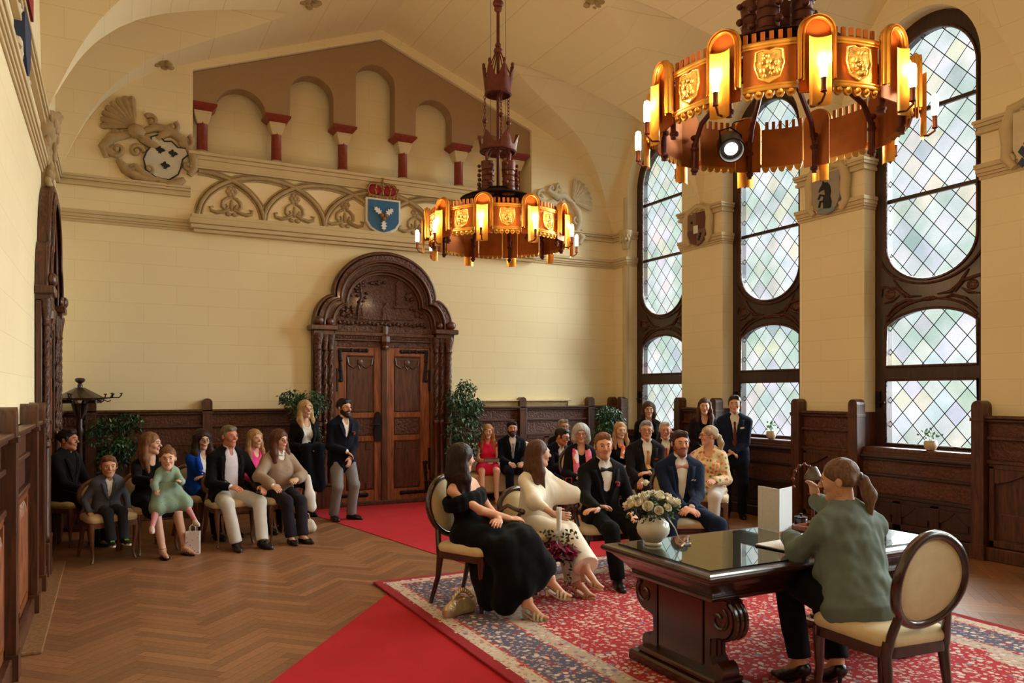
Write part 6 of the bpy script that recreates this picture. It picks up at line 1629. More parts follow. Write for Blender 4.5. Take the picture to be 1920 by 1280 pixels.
def pier_arms(yc, label, kind, F=None, sc=1.0):
    t = thing('coat_of_arms', label, 'coat of arms', (0,0,0), 0); F = F or Fright(yc, 4.26, .05)
    m = MB(); w, h = .40*sc, .50*sc
    for sg in (-1,1):
        for a, b, r, st in ((.20,.28,.07,0),(.08,.33,.06,1),(.26,.05,.05,2),(.24,-.14,.05,3)): spiral(m, F, sg*a*sc, b*sc, r*sc, 1.0, st, 0, .024*sc, .02, sg=sg, n=16)
        acanthus(m, F, [(sg*a*sc,b*sc) for a, b in ((.10,.33),(.22,.30),(.27,.15),(.25,0),(.27,-.12),(.2,-.22))], .045*sc)
    m.tube([F(-.2*sc,.30*sc,.02),F(0,.36*sc,.04),F(.2*sc,.30*sc,.02)], .04*sc, 8); m.obj('scroll_frame', STONE, t, smooth=60)
    fld = {'horse':lin(150,142,132),'quarter':lin(120,92,76),'blue':lin(200,186,160),'lion':lin(206,192,160)}[kind]
    m = MB(); shield(m, F, w, h, .05); m.obj('shield', mat('shield_field_'+kind, fld, .7, var=(14,.06)), t)
    BK = mat('black_paint', (0,0,0)); RD = mat('heraldic_red', lin(140,32,30), .6); BU = mat('heraldic_blue', lin(44,62,92), .6); GR = mat('heraldic_grey', lin(120,130,134), .7)
    if kind in ('horse','lion'):
        hp = [(-.02,-.16),(-.03,-.06),(-.0,.0),(-.01,.05),(-.06,.045),(-.085,.03),(-.08,.06),(-.04,.11),(-.03,.15),(-.01,.125),(.03,.12),(.06,.08),(.075,.02),(.065,-.04),(.085,-.1),(.07,-.17)]
        m = MB(); m.plate([[(a*sc*1.1,b*sc*1.1) for a, b in hp]], .062, .05, F); m.tube([F(a*sc,b*sc,.056) for a, b in ((-.02,-.02),(-.07,-.0),(-.10,-.05))], .014*sc, 6); m.tube([F(a*sc,b*sc,.056) for a, b in ((-.02,-.09),(-.07,-.08),(-.09,-.15))], .014*sc, 6)
        m.obj('rampant_beast', BK if kind == 'horse' else RD, t)
        m = MB()
        if kind == 'horse': m.sphere(F(0,-.20*sc,.045), (.02,.13*sc,.045*sc), 12, 6); m.obj('hill', GR, t, smooth=60)
        else:
            for i in range(4):
                for j in range(3): cx, cz = (-.12+.08*i+(.04 if j % 2 else 0))*sc, (-.20+.05*j)*sc; m.plate([[(cx-.035*sc,cz),(cx,cz-.045*sc),(cx+.035*sc,cz),(cx,cz+.045*sc)]], .06, .05, F)
            m.obj('lozenges', BU, t)
    elif kind == 'quarter':
        m = MB(); m.box(F(0,.0,.05),(F(0,0,.05)[0]-.008,F(w*.48,0,0)[1],F(0,h*.48,0)[2])) if False else None
        m = MB(); m.plate([[(0,0),(w*.5,0),(w*.5,h*.5),(0,h*.5)]], .058, .05, F); m.plate([[(-w*.5,-h*.1),(-w*.3,-h*.4),(0,-h*.5),(0,0),(-w*.5,0)]], .058, .05, F); m.obj('brown_quarter', mat('brown_heraldic', lin(96,60,48), .7), t)
        m = MB(); m.plate([[(-.05*sc,-.06*sc),(.05*sc,-.06*sc),(.05*sc,.06*sc),(-.05*sc,.06*sc)]], .066, .055, F); m.obj('inescutcheon', mat('white_leaf', (0,0,0)), t)
        m = MB(); 
        for a, b in ((-.1,.12),(.08,-.12),(.1,-.08),(.06,-.16)): m.sphere(F(a*sc,b*sc,.055), .022, 8, 6)
        m.obj('figures', BK, t, smooth=60)
pier_arms(9.25, 'quartered brown and grey shield on the far window pier', 'quarter')
pier_arms(6.82, 'grey shield with a black rearing horse on the middle window pier', 'horse', sc=1.05)
pier_arms(4.30, 'shield with a red beast above blue lozenges on the nearest window pier', 'lion', sc=1.15)
def left_wall_reliefs():
    t = thing('coat_of_arms', 'narrow shield with a blue field high on the left wall', 'coat of arms', (0,0,0)); F = Fleft(6.9,4.55,.0)
    m = MB()
    for sg in (-1,1):
        for a, b, r, st in ((.3,.35,.12,0),(.35,.0,.1,2),(.3,-.35,.1,3)): spiral(m, F, sg*a, b, r, 1.0, st, 0, .035, .03, sg=sg, n=16)
    m.obj('scroll_frame', STONEW, t, smooth=60); m = MB(); shield(m, F, .5, .8, .07); m.obj('shield', mat('heraldic_blue', (0,0,0)), t)
    m = MB(); m.plate([[(-.2,.1),(.2,.1),(.2,.35),(-.2,.35)]], .09, .06, F); m.obj('upper_field', mat('heraldic_red', (0,0,0)), t)
    c = thing('wall_corbel', 'carved plaster foliage corbel where the vault meets the left wall', 'corbel', (0,0,0)); F = Fleft(9.25,4.2,0); m = MB()
    m.lathe([(.02,-.55),(.06,-.45),(.10,-.2),(.14,.1),(.17,.25),(.2,.3)], 12, c=(X0,9.25,4.3), a0=-PI/2, a1=PI/2); rr = random.Random(9)
    for i in range(26): a = rr.uniform(-1.3,1.3); z = rr.uniform(-.4,.35); r = .07+.1*(z+.5); m.sphere((X0+r*math.cos(a), 9.25+r*math.sin(a), 4.3+z), (.035,.04,.06), 8, 6)
    m.obj('foliage_relief', STONEG, c, smooth=50)
    c = thing('wall_corbel', 'carved leaf capital of the slim column in the far right corner', 'corbel', (0,0,0)); m = MB()
    m.lathe([(.06,0),(.075,.02),(.07,.06),(.10,.2),(.13,.28),(.13,.33)], 16, c=(X1,11.22,4.28))
    for i in range(14): a = PI/2+i*PI/13; m.sphere((X1+.10*math.cos(a), 11.22+.10*math.sin(a), 4.45+.05*(i % 2)), (.03,.03,.045), 8, 6)
    m.obj('capital', STONE, c, smooth=50)
    for (u_, v_, Zc, lb) in ((297,118,10.6,'small grey relief fragment where the vault meets the left of the back wall'),(575,4,9.6,'small grey leaf ornament on the vault, left of centre'),(1118,6,9.2,'small pale scroll ornament on the vault near the window side')):
        x, y = P(u_, Zc); 
        # place on the vault surface along the view line
        best = None
        for k in range(60,150):
            Z_ = k*.1; xx, yy = P(u_, Z_); zz = EYE-(v_-HOR)/F_*Z_
            if yy < Y1-.02 and zz > vault(min(max(xx,X0+.01),X1-.01)): best = (xx,yy,vault(xx)); break
        if best is None: best = (x, Y1-.03, EYE-(v_-HOR)/F_*P(u_,1)[1] and EYE-(v_-HOR)/F_*((Y1-.03)/P(u_,1)[1])); best = (P(u_,1)[0]*(Y1-.03)/P(u_,1)[1], Y1-.05, EYE-(v_-HOR)/F_*((Y1-.03)/P(u_,1)[1]))
        t = thing('ceiling_ornament', lb, 'ornament', best); m = MB(); rr = random.Random(int(u_))
        for i in range(12): m.sphere((rr.uniform(-.16,.16),rr.uniform(-.1,.1),rr.uniform(-.03,.03)), (.05,.045,.03), 8, 6)
        m.obj('relief', STONEG, t, smooth=60)
left_wall_reliefs()
# ============================================================ THE GUESTS
BLKW = cloth('black_wool', (17,15,17)); BLKD = cloth('black_dress_fabric', (12,11,12), .95); WHTS = cloth('white_shirt', (226,222,216)); NAVY = cloth('navy_suit', (24,33,56)); DKN = cloth('dark_navy_suit', (15,18,30))
CHAR = cloth('charcoal_suit', (27,25,28)); GREYT = cloth('grey_trousers', (128,126,128)); WTR = cloth('off_white_trousers', (204,198,192)); LEAT = mat('black_shoe_leather', lin(18,16,18), .3, coat=.3)
SILV = mat('silver_leather', lin(205,190,165), .3, metal=.6); NUDE = mat('nude_leather', lin(206,160,128), .4); BRN = (58,36,26)
def floral(name, base, cols, scale, thr=.34):
    m = mat(name, lin(*base), .8, sheen=.1); T = NT(m); b = T.N['Principled BSDF']; tc = T.N.new('ShaderNodeTexCoord')
    v = T.N.new('ShaderNodeTexVoronoi'); v.inputs['Scale'].default_value = scale; T.L.new(tc.outputs['Object'], v.inputs[0]); n = T.N.new('ShaderNodeTexNoise'); n.inputs['Scale'].default_value = scale*1.4; n.inputs['Distortion'].default_value = 1.5; T.L.new(tc.outputs['Object'], n.inputs[0])
    sc = T.N.new('ShaderNodeSeparateColor'); T.L.new(v.outputs['Color'], sc.inputs[0]); c = T.ramp(sc.outputs[0], [(i/len(cols), lin(*q)) for i, q in enumerate(cols)])
    f = T.math('LESS_THAN', T.math('ADD', v.outputs['Distance'], T.math('MULTIPLY', n.outputs[0], .4)), thr+.2); T.L.new(T.mix(f, lin(*base), c), b.inputs['Base Color']); return m
FLOR = floral('floral_blouse', (226,206,160), [(206,96,70),(226,206,160),(220,130,80),(120,130,70),(226,150,140)], 22, .42)
DOTS = floral('sage_dotted_fabric', (132,158,140), [(70,84,78),(190,150,120),(132,158,140)], 30, .12)
PSC = floral('pink_white_scarf', (228,120,150), [(230,70,120),(240,220,225),(236,90,80)], 9, .5)
OSC = floral('orange_white_scarf', (226,120,70), [(226,80,40),(236,220,205),(220,100,60)], 18, .5)
def W2(px, py, phi, lx, ly):
    c, s_ = math.cos(phi), math.sin(phi); return px+lx*c-ly*s_, py+lx*s_+ly*c
PEOPLE = {}
def guest(key, u, Zc, phi, face, label, seat=None, off=.05, **sp):
    x, y = P(u, Zc); ph = math.radians(phi); x -= math.sin(ph)*off; y += math.cos(ph)*off
    if 'at' in sp: x, y = sp.pop('at')
    sp['yaw'] = face-phi; sp.setdefault('vox', .0085 if Zc > 7.8 else .0065)
    r, J = person((x,y), ph, label, sp); PEOPLE[key] = (r, J, x, y, ph)
    if 'dz' in sp: r.location.z = sp['dz']
    if seat and not (key == 'off' and chair('dark oval-backed dining chair under the officiant, back towards the camera',(3.69,2.76,.023),math.radians(173),fm=MAHOG)): 
        kw = dict(seat[1]) if isinstance(seat, tuple) else {}; lb = seat[0] if isinstance(seat, tuple) else seat
        kw.setdefault('fm', BEECH); kw.setdefault('cab', True); kw.setdefault('small', kw['cab']); chair(lb, (x,y,kw.pop('z',0)), ph, group=None, **kw)
    return r, J
def strap(key, name, pts, r, mt, sq=.3, label=None, cat=None, up=(0,1,0)):
    root = PEOPLE[key][0]; m = MB(); m.tube(pts, r, 8, sq=sq, up=up); return m.obj(name, mt, root, smooth=70)
SKP = (206,154,126); SKF = (214,166,140); SKR = (196,128,100)
# --- left group
guest('m1',133,8.85,56,62,'dark haired man in black clothes seated in front of the coat stand', ('cream dining chair under the man in black by the left wall',{}), s=.96, hairc=(30,22,18), skin=SKR, shirt=cloth('black_shirt',(20,18,20)), jacket=BLKW, trousers=BLKW, shoes=LEAT, vneck=.0)
guest('boy',205,8.05,18,8,'small boy in a grey blazer perched on a cream chair, feet dangling', ('cream dining chair with the small boy on it, nearest the left wall',dict(small=True,H=.44)), s=.66, off=.06, ph=.525, lean=10, hairc=(110,74,50), skin=(214,160,132), shirt=WHTS, jacket=cloth('grey_blue_blazer',(84,88,104)), trousers=cloth('dark_grey_trousers',(44,46,54)), shoes=mat('black_sneaker', lin(26,26,30), .6), sole=mat('white_sole', lin(220,220,220), .5), shoe='sneaker', laces=mat('neon_green_lace', lin(140,230,60), .5), hands=((.19,-.06,.50),(-.19,-.06,.50)), feet=((.06,-.31,.24),(-.06,-.31,.24)), palm=((0,0,-1),(0,0,-1)), handdir=((0,-1,-.2),(0,-1,-.2)), px=0, tgr=.012, smile=-.2)
guest('wb',286,8.45,22,62,'woman in black with long light brown hair holding the little girl', 'cream dining chair under the woman holding the little girl', s=.96, fem=True, hair='long', hairc=(122,84,54), hback=.025, skin=SKF, top=dict(m=BLKD,sleeve='long',t1=.6), skirt=dict(m=BLKD,len=.44,w=.095), shoes=LEAT, shoe='sandal', hands=((.05,-.44,.80),(-.13,-.42,.80)), handdir=((-1,-.3,0),(1,-.3,0)), palm=((0,.6,-1),(0,.6,-1)), elbow=((1,.3,-.6),(-1,.3,-.6)), feet=((.14,-.50,.09),(-.10,-.50,.09)), vol=.004)
guest('girl',316,8.03,8,-4,'little girl in a sage green patterned dress on a woman\'s lap', None, off=.0, s=.53, ph=.70, fem=True, lean=0, hair='bun', hairc=(112,74,48), skin=(220,170,142), jaw=1.0, top=dict(m=DOTS,sleeve='long',collar=True), skirt=dict(m=DOTS,len=.46,w=.085,wr=.006), trousers=cloth('pink_tights',(206,140,150)), tgr=.003, hem=0, shoes=mat('pale_shoe', lin(206,186,180), .5), shoe='sneaker', hands=((.07,-.19,.83),(-.15,-.15,.74)), feet=((.20,-.27,.42),(-.22,-.27,.36)), knee=((.9,-1,.3),(-.9,-1,.3)), smile=-.3, hs=.98)
guest('wc',383,9.35,32,18,'woman with curly dark hair in a cobalt blue blazer, arms folded', 'cream dining chair under the woman in the blue blazer', s=.93, fem=True, hair='long', hairc=(46,28,20), vol=.016, skin=SKF, glasses=(60,50,50), top=dict(m=WHTS), jacket=cloth('cobalt_blazer',(14,66,170)), closed=False, trousers=BLKW, shoes=LEAT, hands=((-.12,-.22,.74),(.12,-.24,.72)), handdir=((-1,0,0),(1,0,0)))
guest('mw',432,8.85,15,28,'grey haired man in a black blazer and off-white trousers, knees apart', 'cream dining chair under the man in off-white trousers', s=1.02, heavy=1.08, hairc=(104,90,76), skin=SKR, shirt=cloth('pale_lilac_shirt',(214,208,222)), vneck=.05, jacket=BLKW, closed=False, vw=.078, trousers=WTR, belt=LEAT, shoes=LEAT, hands=((.24,-.34,.66),(-.10,-.28,.68)), feet=((.17,-.52,.09),(-.10,-.44,.09)), knee=((.5,-1,.9),(-.4,-1,.9)), look=0)
guest('wp',482,9.75,30,26,'young blonde woman in a bright pink top, partly hidden behind the couple', 'cream dining chair under the young woman in pink', s=.92, fem=True, hair='shoulder', hairc=(160,120,78), skin=SKF, top=dict(m=cloth('bright_pink_top',(226,70,140))), trousers=BLKW, shoes=LEAT, feet=((.1,-.4,.09),(-.1,-.4,.09)))
guest('ws',527,9.15,18,32,'woman with long auburn hair and glasses in a loose beige sweater', 'cream dining chair under the woman in the beige sweater', s=.95, fem=True, heavy=1.12, hair='long', hairc=(84,48,32), vol=.010, skin=SKF, glasses=(90,50,40), shirt=WHTS, sleeves='jacket', top=dict(m=cloth('beige_knit',(150,128,110)),collar=True,sg=.035,g=.03,t1=.80,hemflare=.01), trousers=cloth('dark_plum_trousers',(38,32,42)), shoes=LEAT, shoe='pump', hands=((.06,-.30,.72),(-.26,-.32,.68)), feet=((.05,-.46,.09),(-.08,-.42,.09)), elbow=((1,.2,-.6),(-1,.3,-.5)))
guest('w9',569,10.75,12,22,'woman with a blonde fringe and red glasses standing with a coat over her arm', None, off=0, sit=False, s=.965, fem=True, hair='shoulder', hairc=(176,140,96), fringe=True, vol=.008, skin=SKF, glasses=(150,40,50), top=dict(m=WHTS), jacket=BLKW, closed=False, skirt=dict(m=BLKD,len=.45,w=.11), shoes=LEAT, shoe='pump', heel=.03, hands=((.06,-.22,.98),(-.06,-.22,.98)))
guest('m10',641,10.45,12,28,'bearded young man with glasses, navy blazer and grey trousers, standing by the door', None, off=0, sit=False, s=.97, hairc=(26,20,18), vol=.003, beard=(44,30,24), glasses=(110,50,40), skin=SKP, shirt=WHTS, vneck=.10, jacket=DKN, open=.22, vw=.055, trousers=GREYT, shoes=LEAT, hands=((.02,-.20,.87),(-.04,-.21,.95)), handdir=((-.3,-.3,-.9),(.8,-.1,-.6)), flower=mat('dark_red_petal', lin(120,20,34), .6), feet=((.13,-.02,.09),(-.10,.04,.09)), footdir=((.5,-1,0),(-.1,-1,0)))
# --- front row
r, J = guest('wk',857,6.3,29,96,'dark haired woman in a black off-shoulder dress and silver mules, legs crossed', ('dark oval-backed dining chair under the woman in the black dress',dict(fm=MAHOG,cab=False,z=.023)), at=(2.66,5.72), s=.97, dz=.02, lean=-9, side=-6, fem=True, hair='long', hairc=(40,24,20), vol=.008, hback=.03, skin=(216,160,130), top=dict(m=BLKD,sleeve='none',off=True,wr=.010,neck=(.1,.1)), skirt=dict(m=BLKD,len=.86,w=.115,wr=.016,name='long_skirt',drape=[((-.06,-.38,.50),(-.22,-.44,.12),.11,.10),((.03,-.48,.55),(.03,-.60,.36),.09,.07),((-.1,-.1,.45),(-.20,-.26,.12),.11,.09)]), shoes=SILV, shoe='mule', heel=.06, hands=((-.02,-.24,.70),(.10,-.26,.70)), handdir=((-1,-.5,0),(1,-.6,-.1)), feet=((.04,-.68,.29),(-.16,-.60,.15)), knee=((.15,-.5,1),(-.1,-1,.7)), footdir=((.35,-1,-.1),(.2,-1,0)), elbow=((.8,.3,-.6),(-1,.0,-.6)))
r, J = guest('bride',1018,6.85,14,84,'bride in a white cape top and white trousers, legs crossed, holding a dark red bouquet', ('armchair with dark curved arms under the bride in white',dict(arms=True,fm=MAHOG,z=.023)), s=.955, dz=.02, lean=2, fem=True, hair='long', hback=.03, hairc=(84,52,36), skin=SKF, top=dict(m=cloth('ivory_crepe',(232,222,202),.7),cape=True,sleeve='skip',collar=True,wr=.009,neck=(.06,-.02),name='cape_top'), trousers=cloth('ivory_trousers',(236,228,212),.7), tgr=.024, hem=.05, tlen=.97, shoes=NUDE, shoe='sandal', heel=.06, hands=((.44,-.34,.68),(-.21,-.40,.70)), handdir=((1,-.25,-.1),(.5,-.8,-.1)), palm=((0,-.3,-1),(1,0,-.2)), feet=((-.10,-.66,.30),(-.04,-.52,.15)), knee=((.2,-.5,1),(-.1,-1,.7)), footdir=((.35,-1,-.3),(.3,-1,0)), elbow=((1,.2,-.5),(-1,.1,-.5)))
r, J = guest('groom',1135,7.15,-10,-24,'groom in a black tuxedo and bow tie, seated beside the bride', ('armchair with dark curved arms under the groom in the tuxedo',dict(arms=True,fm=MAHOG,z=.023)), s=1.0, dz=.02, lean=3, hairc=(116,78,50), beard=(178,122,90), bt=.002, skin=(214,152,122), shirt=WHTS, vest=BLKW, jacket=cloth('black_tuxedo',(15,14,16)), bow=mat('black_silk', lin(14,14,18), .35), open=.10, vw=.072, trousers=cloth('black_tuxedo',(0,0,0)), shoes=LEAT, flower=mat('dark_red_petal',(0,0,0)), hands=((.16,-.28,.62),(-.24,-.40,.70)), handdir=((-.2,-1,-.2),(-1,-.3,0)), feet=((.18,-.46,.09),(-.06,-.44,.09)), look=0)
r, J = guest('best',1277,7.55,-27,-22,'man in a navy suit with a pink bow tie, hands clasped between his knees', ('cream dining chair with dark legs under the man with the pink bow tie',dict(fm=MAHOG,cab=False,z=.0)), s=1.03, heavy=1.05, lean=4, hairc=(58,36,28), beard=(136,88,66), bt=.002, skin=(212,150,120), shirt=WHTS, jacket=NAVY, bow=mat('dusty_pink_silk', lin(196,150,146), .5), pocket=mat('white_linen', lin(230,230,228), .7), open=.02, vw=.062, trousers=NAVY, shoes=LEAT, hands=((.03,-.36,.66),(-.04,-.36,.65)), handdir=((-.8,-.6,-.2),(.8,-.6,-.2)), feet=((.26,-.50,.09),(-.14,-.42,.09)), knee=((.8,-1,.8),(-.4,-1,.8)), hem=.02)
# --- guests by the windows and the back wall
guest('w15',915,12.3,-20,-24,'blonde woman in a hot pink sleeveless dress with a silver clutch on her knees', None, s=.90, ph=.54, fem=True, hair='long', hairc=(170,120,76), skin=(222,168,142), top=dict(m=cloth('hot_pink_dress',(226,36,78)),sleeve='none',neck=(.06,.0)), skirt=dict(m=cloth('hot_pink_dress',(0,0,0)),len=.32,w=.09), shoes=NUDE, shoe='sandal', heel=.05, hands=((.06,-.30,.66),(-.06,-.30,.66)), feet=((.10,-.40,.14),(-.12,-.44,.14)), knee=((.1,-1,.9),(-.2,-1,.9)))
guest('m16',961,12.35,-16,-20,'bearded man in a dark navy suit and pale tie next to the woman in pink', None, s=.95, ph=.54, hairc=(40,28,22), beard=(52,36,28), skin=SKP, shirt=WHTS, jacket=DKN, tie=mat('pale_blue_tie', lin(150,160,190), .5, var=(60,.2)), trousers=DKN, shoes=LEAT)
guest('m18',1057,11.9,-20,-14,'older man with thin grey hair and dark tie, seated in the second row', 'cream dining chair under the older man with the dark tie', s=.97, hair='bald', hairc=(130,120,108), glasses=(70,60,60), skin=SKR, shirt=WHTS, jacket=BLKW, tie=mat('dark_grey_tie', lin(46,46,48), .5), trousers=BLKW, shoes=LEAT)
guest('m17',1036,11.2,8,30,'dark haired man with glasses in a dark suit leaning forward, seen past the bride', 'cream dining chair under the man who leans forward', s=.95, lean=32, pitch=12, hairc=(34,26,22), glasses=(40,30,30), skin=SKR, shirt=WHTS, jacket=DKN, trousers=DKN, shoes=LEAT, hands=((.03,-.46,.72),(-.03,-.46,.72)))
guest('w19',1090,10.0,-22,-30,'woman with full grey hair and glasses wearing a pink and white scarf', ('cream dining chair under the grey haired woman with the scarf',dict(fm=MAHOG,cab=False)), s=.99, fem=True, heavy=1.12, hair='bob', hairc=(168,166,162), vol=.022, skin=(206,156,130), glasses=(110,60,50), lips=(170,90,84), top=dict(m=BLKD,neck=(.07,.05)), jacket=cloth('black_cardigan',(22,22,30)), closed=False, skirt=dict(m=BLKD,len=.5), shoes=LEAT, hands=((.16,-.28,.66),(-.1,-.28,.66)))
guest('w20',1164,10.9,-20,-14,'blonde woman in black with an orange and white scarf, behind the groom', 'cream dining chair under the woman with the orange scarf', s=.99, fem=True, hair='shoulder', hairc=(170,124,80), skin=SKF, top=dict(m=BLKD), trousers=BLKW, shoes=LEAT, hands=((.05,-.28,.70),(-.02,-.28,.70)))
guest('m21',1213,9.85,-26,-34,'grey haired man in a charcoal suit with a gold tie and red pocket square', ('cream dining chair under the man with the gold tie',dict(fm=BEECH)), s=1.05, hairc=(126,124,122), glasses=(90,80,80), skin=(206,146,120), shirt=WHTS, jacket=CHAR, tie=mat('gold_silk_tie', lin(206,150,80), .45), pocket=mat('red_silk', lin(190,24,30), .5), trousers=CHAR, shoes=LEAT, hands=((-.02,-.34,.74),(-.14,-.36,.66)), handdir=((-1,-.3,0),(-.3,-.8,-.5)), feet=((-.06,-.60,.30),(-.10,-.42,.09)), knee=((.2,-.5,1),(-.1,-1,.7)), smile=-.2, open=.05)
guest('m22',1248,10.6,-30,-36,'balding white haired man in a dark suit with a red tie', 'cream dining chair under the man with the red tie', s=.99, heavy=1.1, hair='bald', hairc=(176,170,164), skin=(206,138,112), shirt=WHTS, jacket=cloth('dark_brown_suit',(40,26,26)), tie=mat('red_silk',(0,0,0)), trousers=BLKW, shoes=LEAT, smile=-.3)
guest('w23',1328,9.3,-50,-112,'woman with a grey-blonde ponytail in a floral blouse, turned away to the left', ('cream dining chair with brown legs under the woman in the floral blouse',dict(fm=BEECH)), s=1.02, fem=True, hair='pony', hairc=(172,148,118), tail=.05, skin=(212,158,134), glasses=(120,70,60), top=dict(m=FLOR,sg=.02,g=.02,hemflare=.02), trousers=WTR, shoes=NUDE, shoe='sandal', hands=((.10,-.28,.70),(-.14,-.26,.90)), handdir=((-.2,-1,0),(-.2,-.3,1)))
guest('w24',1215,11.4,-30,-32,'standing woman with a short dark bob in black, by the farthest window', None, off=0, sit=False, s=.95, fem=True, hair='bob', hairc=(66,46,34), vol=.006, skin=(196,146,118), top=dict(m=BLKD,neck=(.08,.06)), jacket=BLKW, closed=False, trousers=BLKW, shoes=LEAT, hands=((.05,-.20,.92),(-.05,-.20,.92)))
guest('w25',1320,11.1,-36,-40,'standing woman with very long brown hair in dark clothes between the windows', None, off=0, sit=False, s=.985, fem=True, hair='long', hairc=(74,44,32), front=.015, skin=(212,158,132), top=dict(m=BLKD), jacket=cloth('plum_black_jacket',(30,22,28)), closed=False, trousers=BLKW, shoes=LEAT, hands=((.04,-.2,.95),(-.04,-.2,.95)))
guest('m26',1377,10.65,-42,-46,'standing young man in a navy suit with a white name badge beside the middle window', None, off=0, sit=False, s=1.0, hairc=(44,30,24), skin=(214,158,132), shirt=WHTS, jacket=NAVY, tie=mat('maroon_tie', lin(96,34,34), .5), badge=True, open=.16, trousers=DKN, shoes=LEAT, hands=((-.02,-.21,.93),(-.08,-.21,.95)), handdir=((-.9,-.2,-.5),(.9,-.2,-.5)))
# --- the officiant, seen from behind
def officiant():
    phi = 172
    return guest('off',1600,4.5,phi,212,'officiant with a ponytail and grey-green blouse seated at the near side of the table', ('dark oval-backed dining chair under the officiant, back towards the camera',dict(fm=MAHOG,cab=False,z=.023)), at=(3.68,2.92), s=1.06, dz=.02, vox=.0065, lean=13, fem=True, heavy=1.14, sw=1.16, hair='pony', hairc=(112,80,58), skin=(212,156,128), top=dict(m=cloth('grey_green_linen',(104,114,106),.7),sg=.026,g=.028,t1=.88,wr=.016,wr2=.006,collar=True,hemflare=.03), trousers=BLKW, shoes=LEAT, shoe='pump', heel=.08, hands=((.02,-.50,.84),(-.27,-.66,1.03)), handdir=((-.5,-1,0),(.3,.2,1)), palm=((0,0,-1),(1,0,0)), feet=((.12,-.30,.17),(-.08,-.22,.17)), pitch=8)
officiant()
# --- worn extras (parts of their wearers)
def extras():
    r, J, x, y, ph = PEOPLE['w19']; nb, F, X, U = J['nb'], J['F2'], J['X2'], J['U']
    m = MB()
    for q in (-1,1): m.tube([nb-F*.05+U*.035, nb+X*q*.07+U*.03, nb+X*q*.085+F*.10-U*.05, nb+X*q*.085+F*.17-U*.18, nb+X*q*.07+F*.19-U*.36], [.03,.035,.04,.04,.045], 8, sq=.4, up=F)
    m.obj('scarf', PSC, r, smooth=70)
    r, J, x, y, ph = PEOPLE['w20']; nb, F, X, U = J['nb'], J['F2'], J['X2'], J['U']; m = MB()
    m.tube([nb-F*.05+U*.03, nb+X*.06+U*.02, nb+X*.03+F*.10-U*.05, nb+X*.0+F*.15-U*.2], [.02,.025,.03,.03], 8, sq=.4, up=F); m.tube([nb-F*.05+U*.03, nb-X*.06+U*.02, nb+X*.0+F*.10-U*.05], [.02,.025,.03], 8, sq=.4, up=F); m.obj('scarf', OSC, r, smooth=70)
    r, J, x, y, ph = PEOPLE['off']; HL = J['HL']; m = MB()
    for q in (-1,1): m.tube([HL(q*.080+.0*math.cos(a), .0+.022*math.cos(a), -.055+.024*math.sin(a)) for a in [2*PI*i/16 for i in range(16)]], .0022, 6, closed=True)
    m.obj('earrings', GOLD, r, smooth=70); m = MB(); m.tube([HL(.024*math.cos(a),.118,.004+.024*math.sin(a)) for a in [2*PI*i/12 for i in range(12)]], .011, 6, closed=True); m.obj('hair_tie', LEAT, r, smooth=70)
    r, J, x, y, ph = PEOPLE['ws']; nb, F, X, U = J['nb'], J['F2'], J['X2'], J['U']; m = MB(); m.tube([nb+X*.065*math.cos(a)+F*(.02+.075*math.sin(a))+U*(.03-.03*max(0,math.sin(a))) for a in [2*PI*i/20 for i in range(20)]], .006, 6, closed=True); m.obj('necklace', SILV, r, smooth=70)
extras()
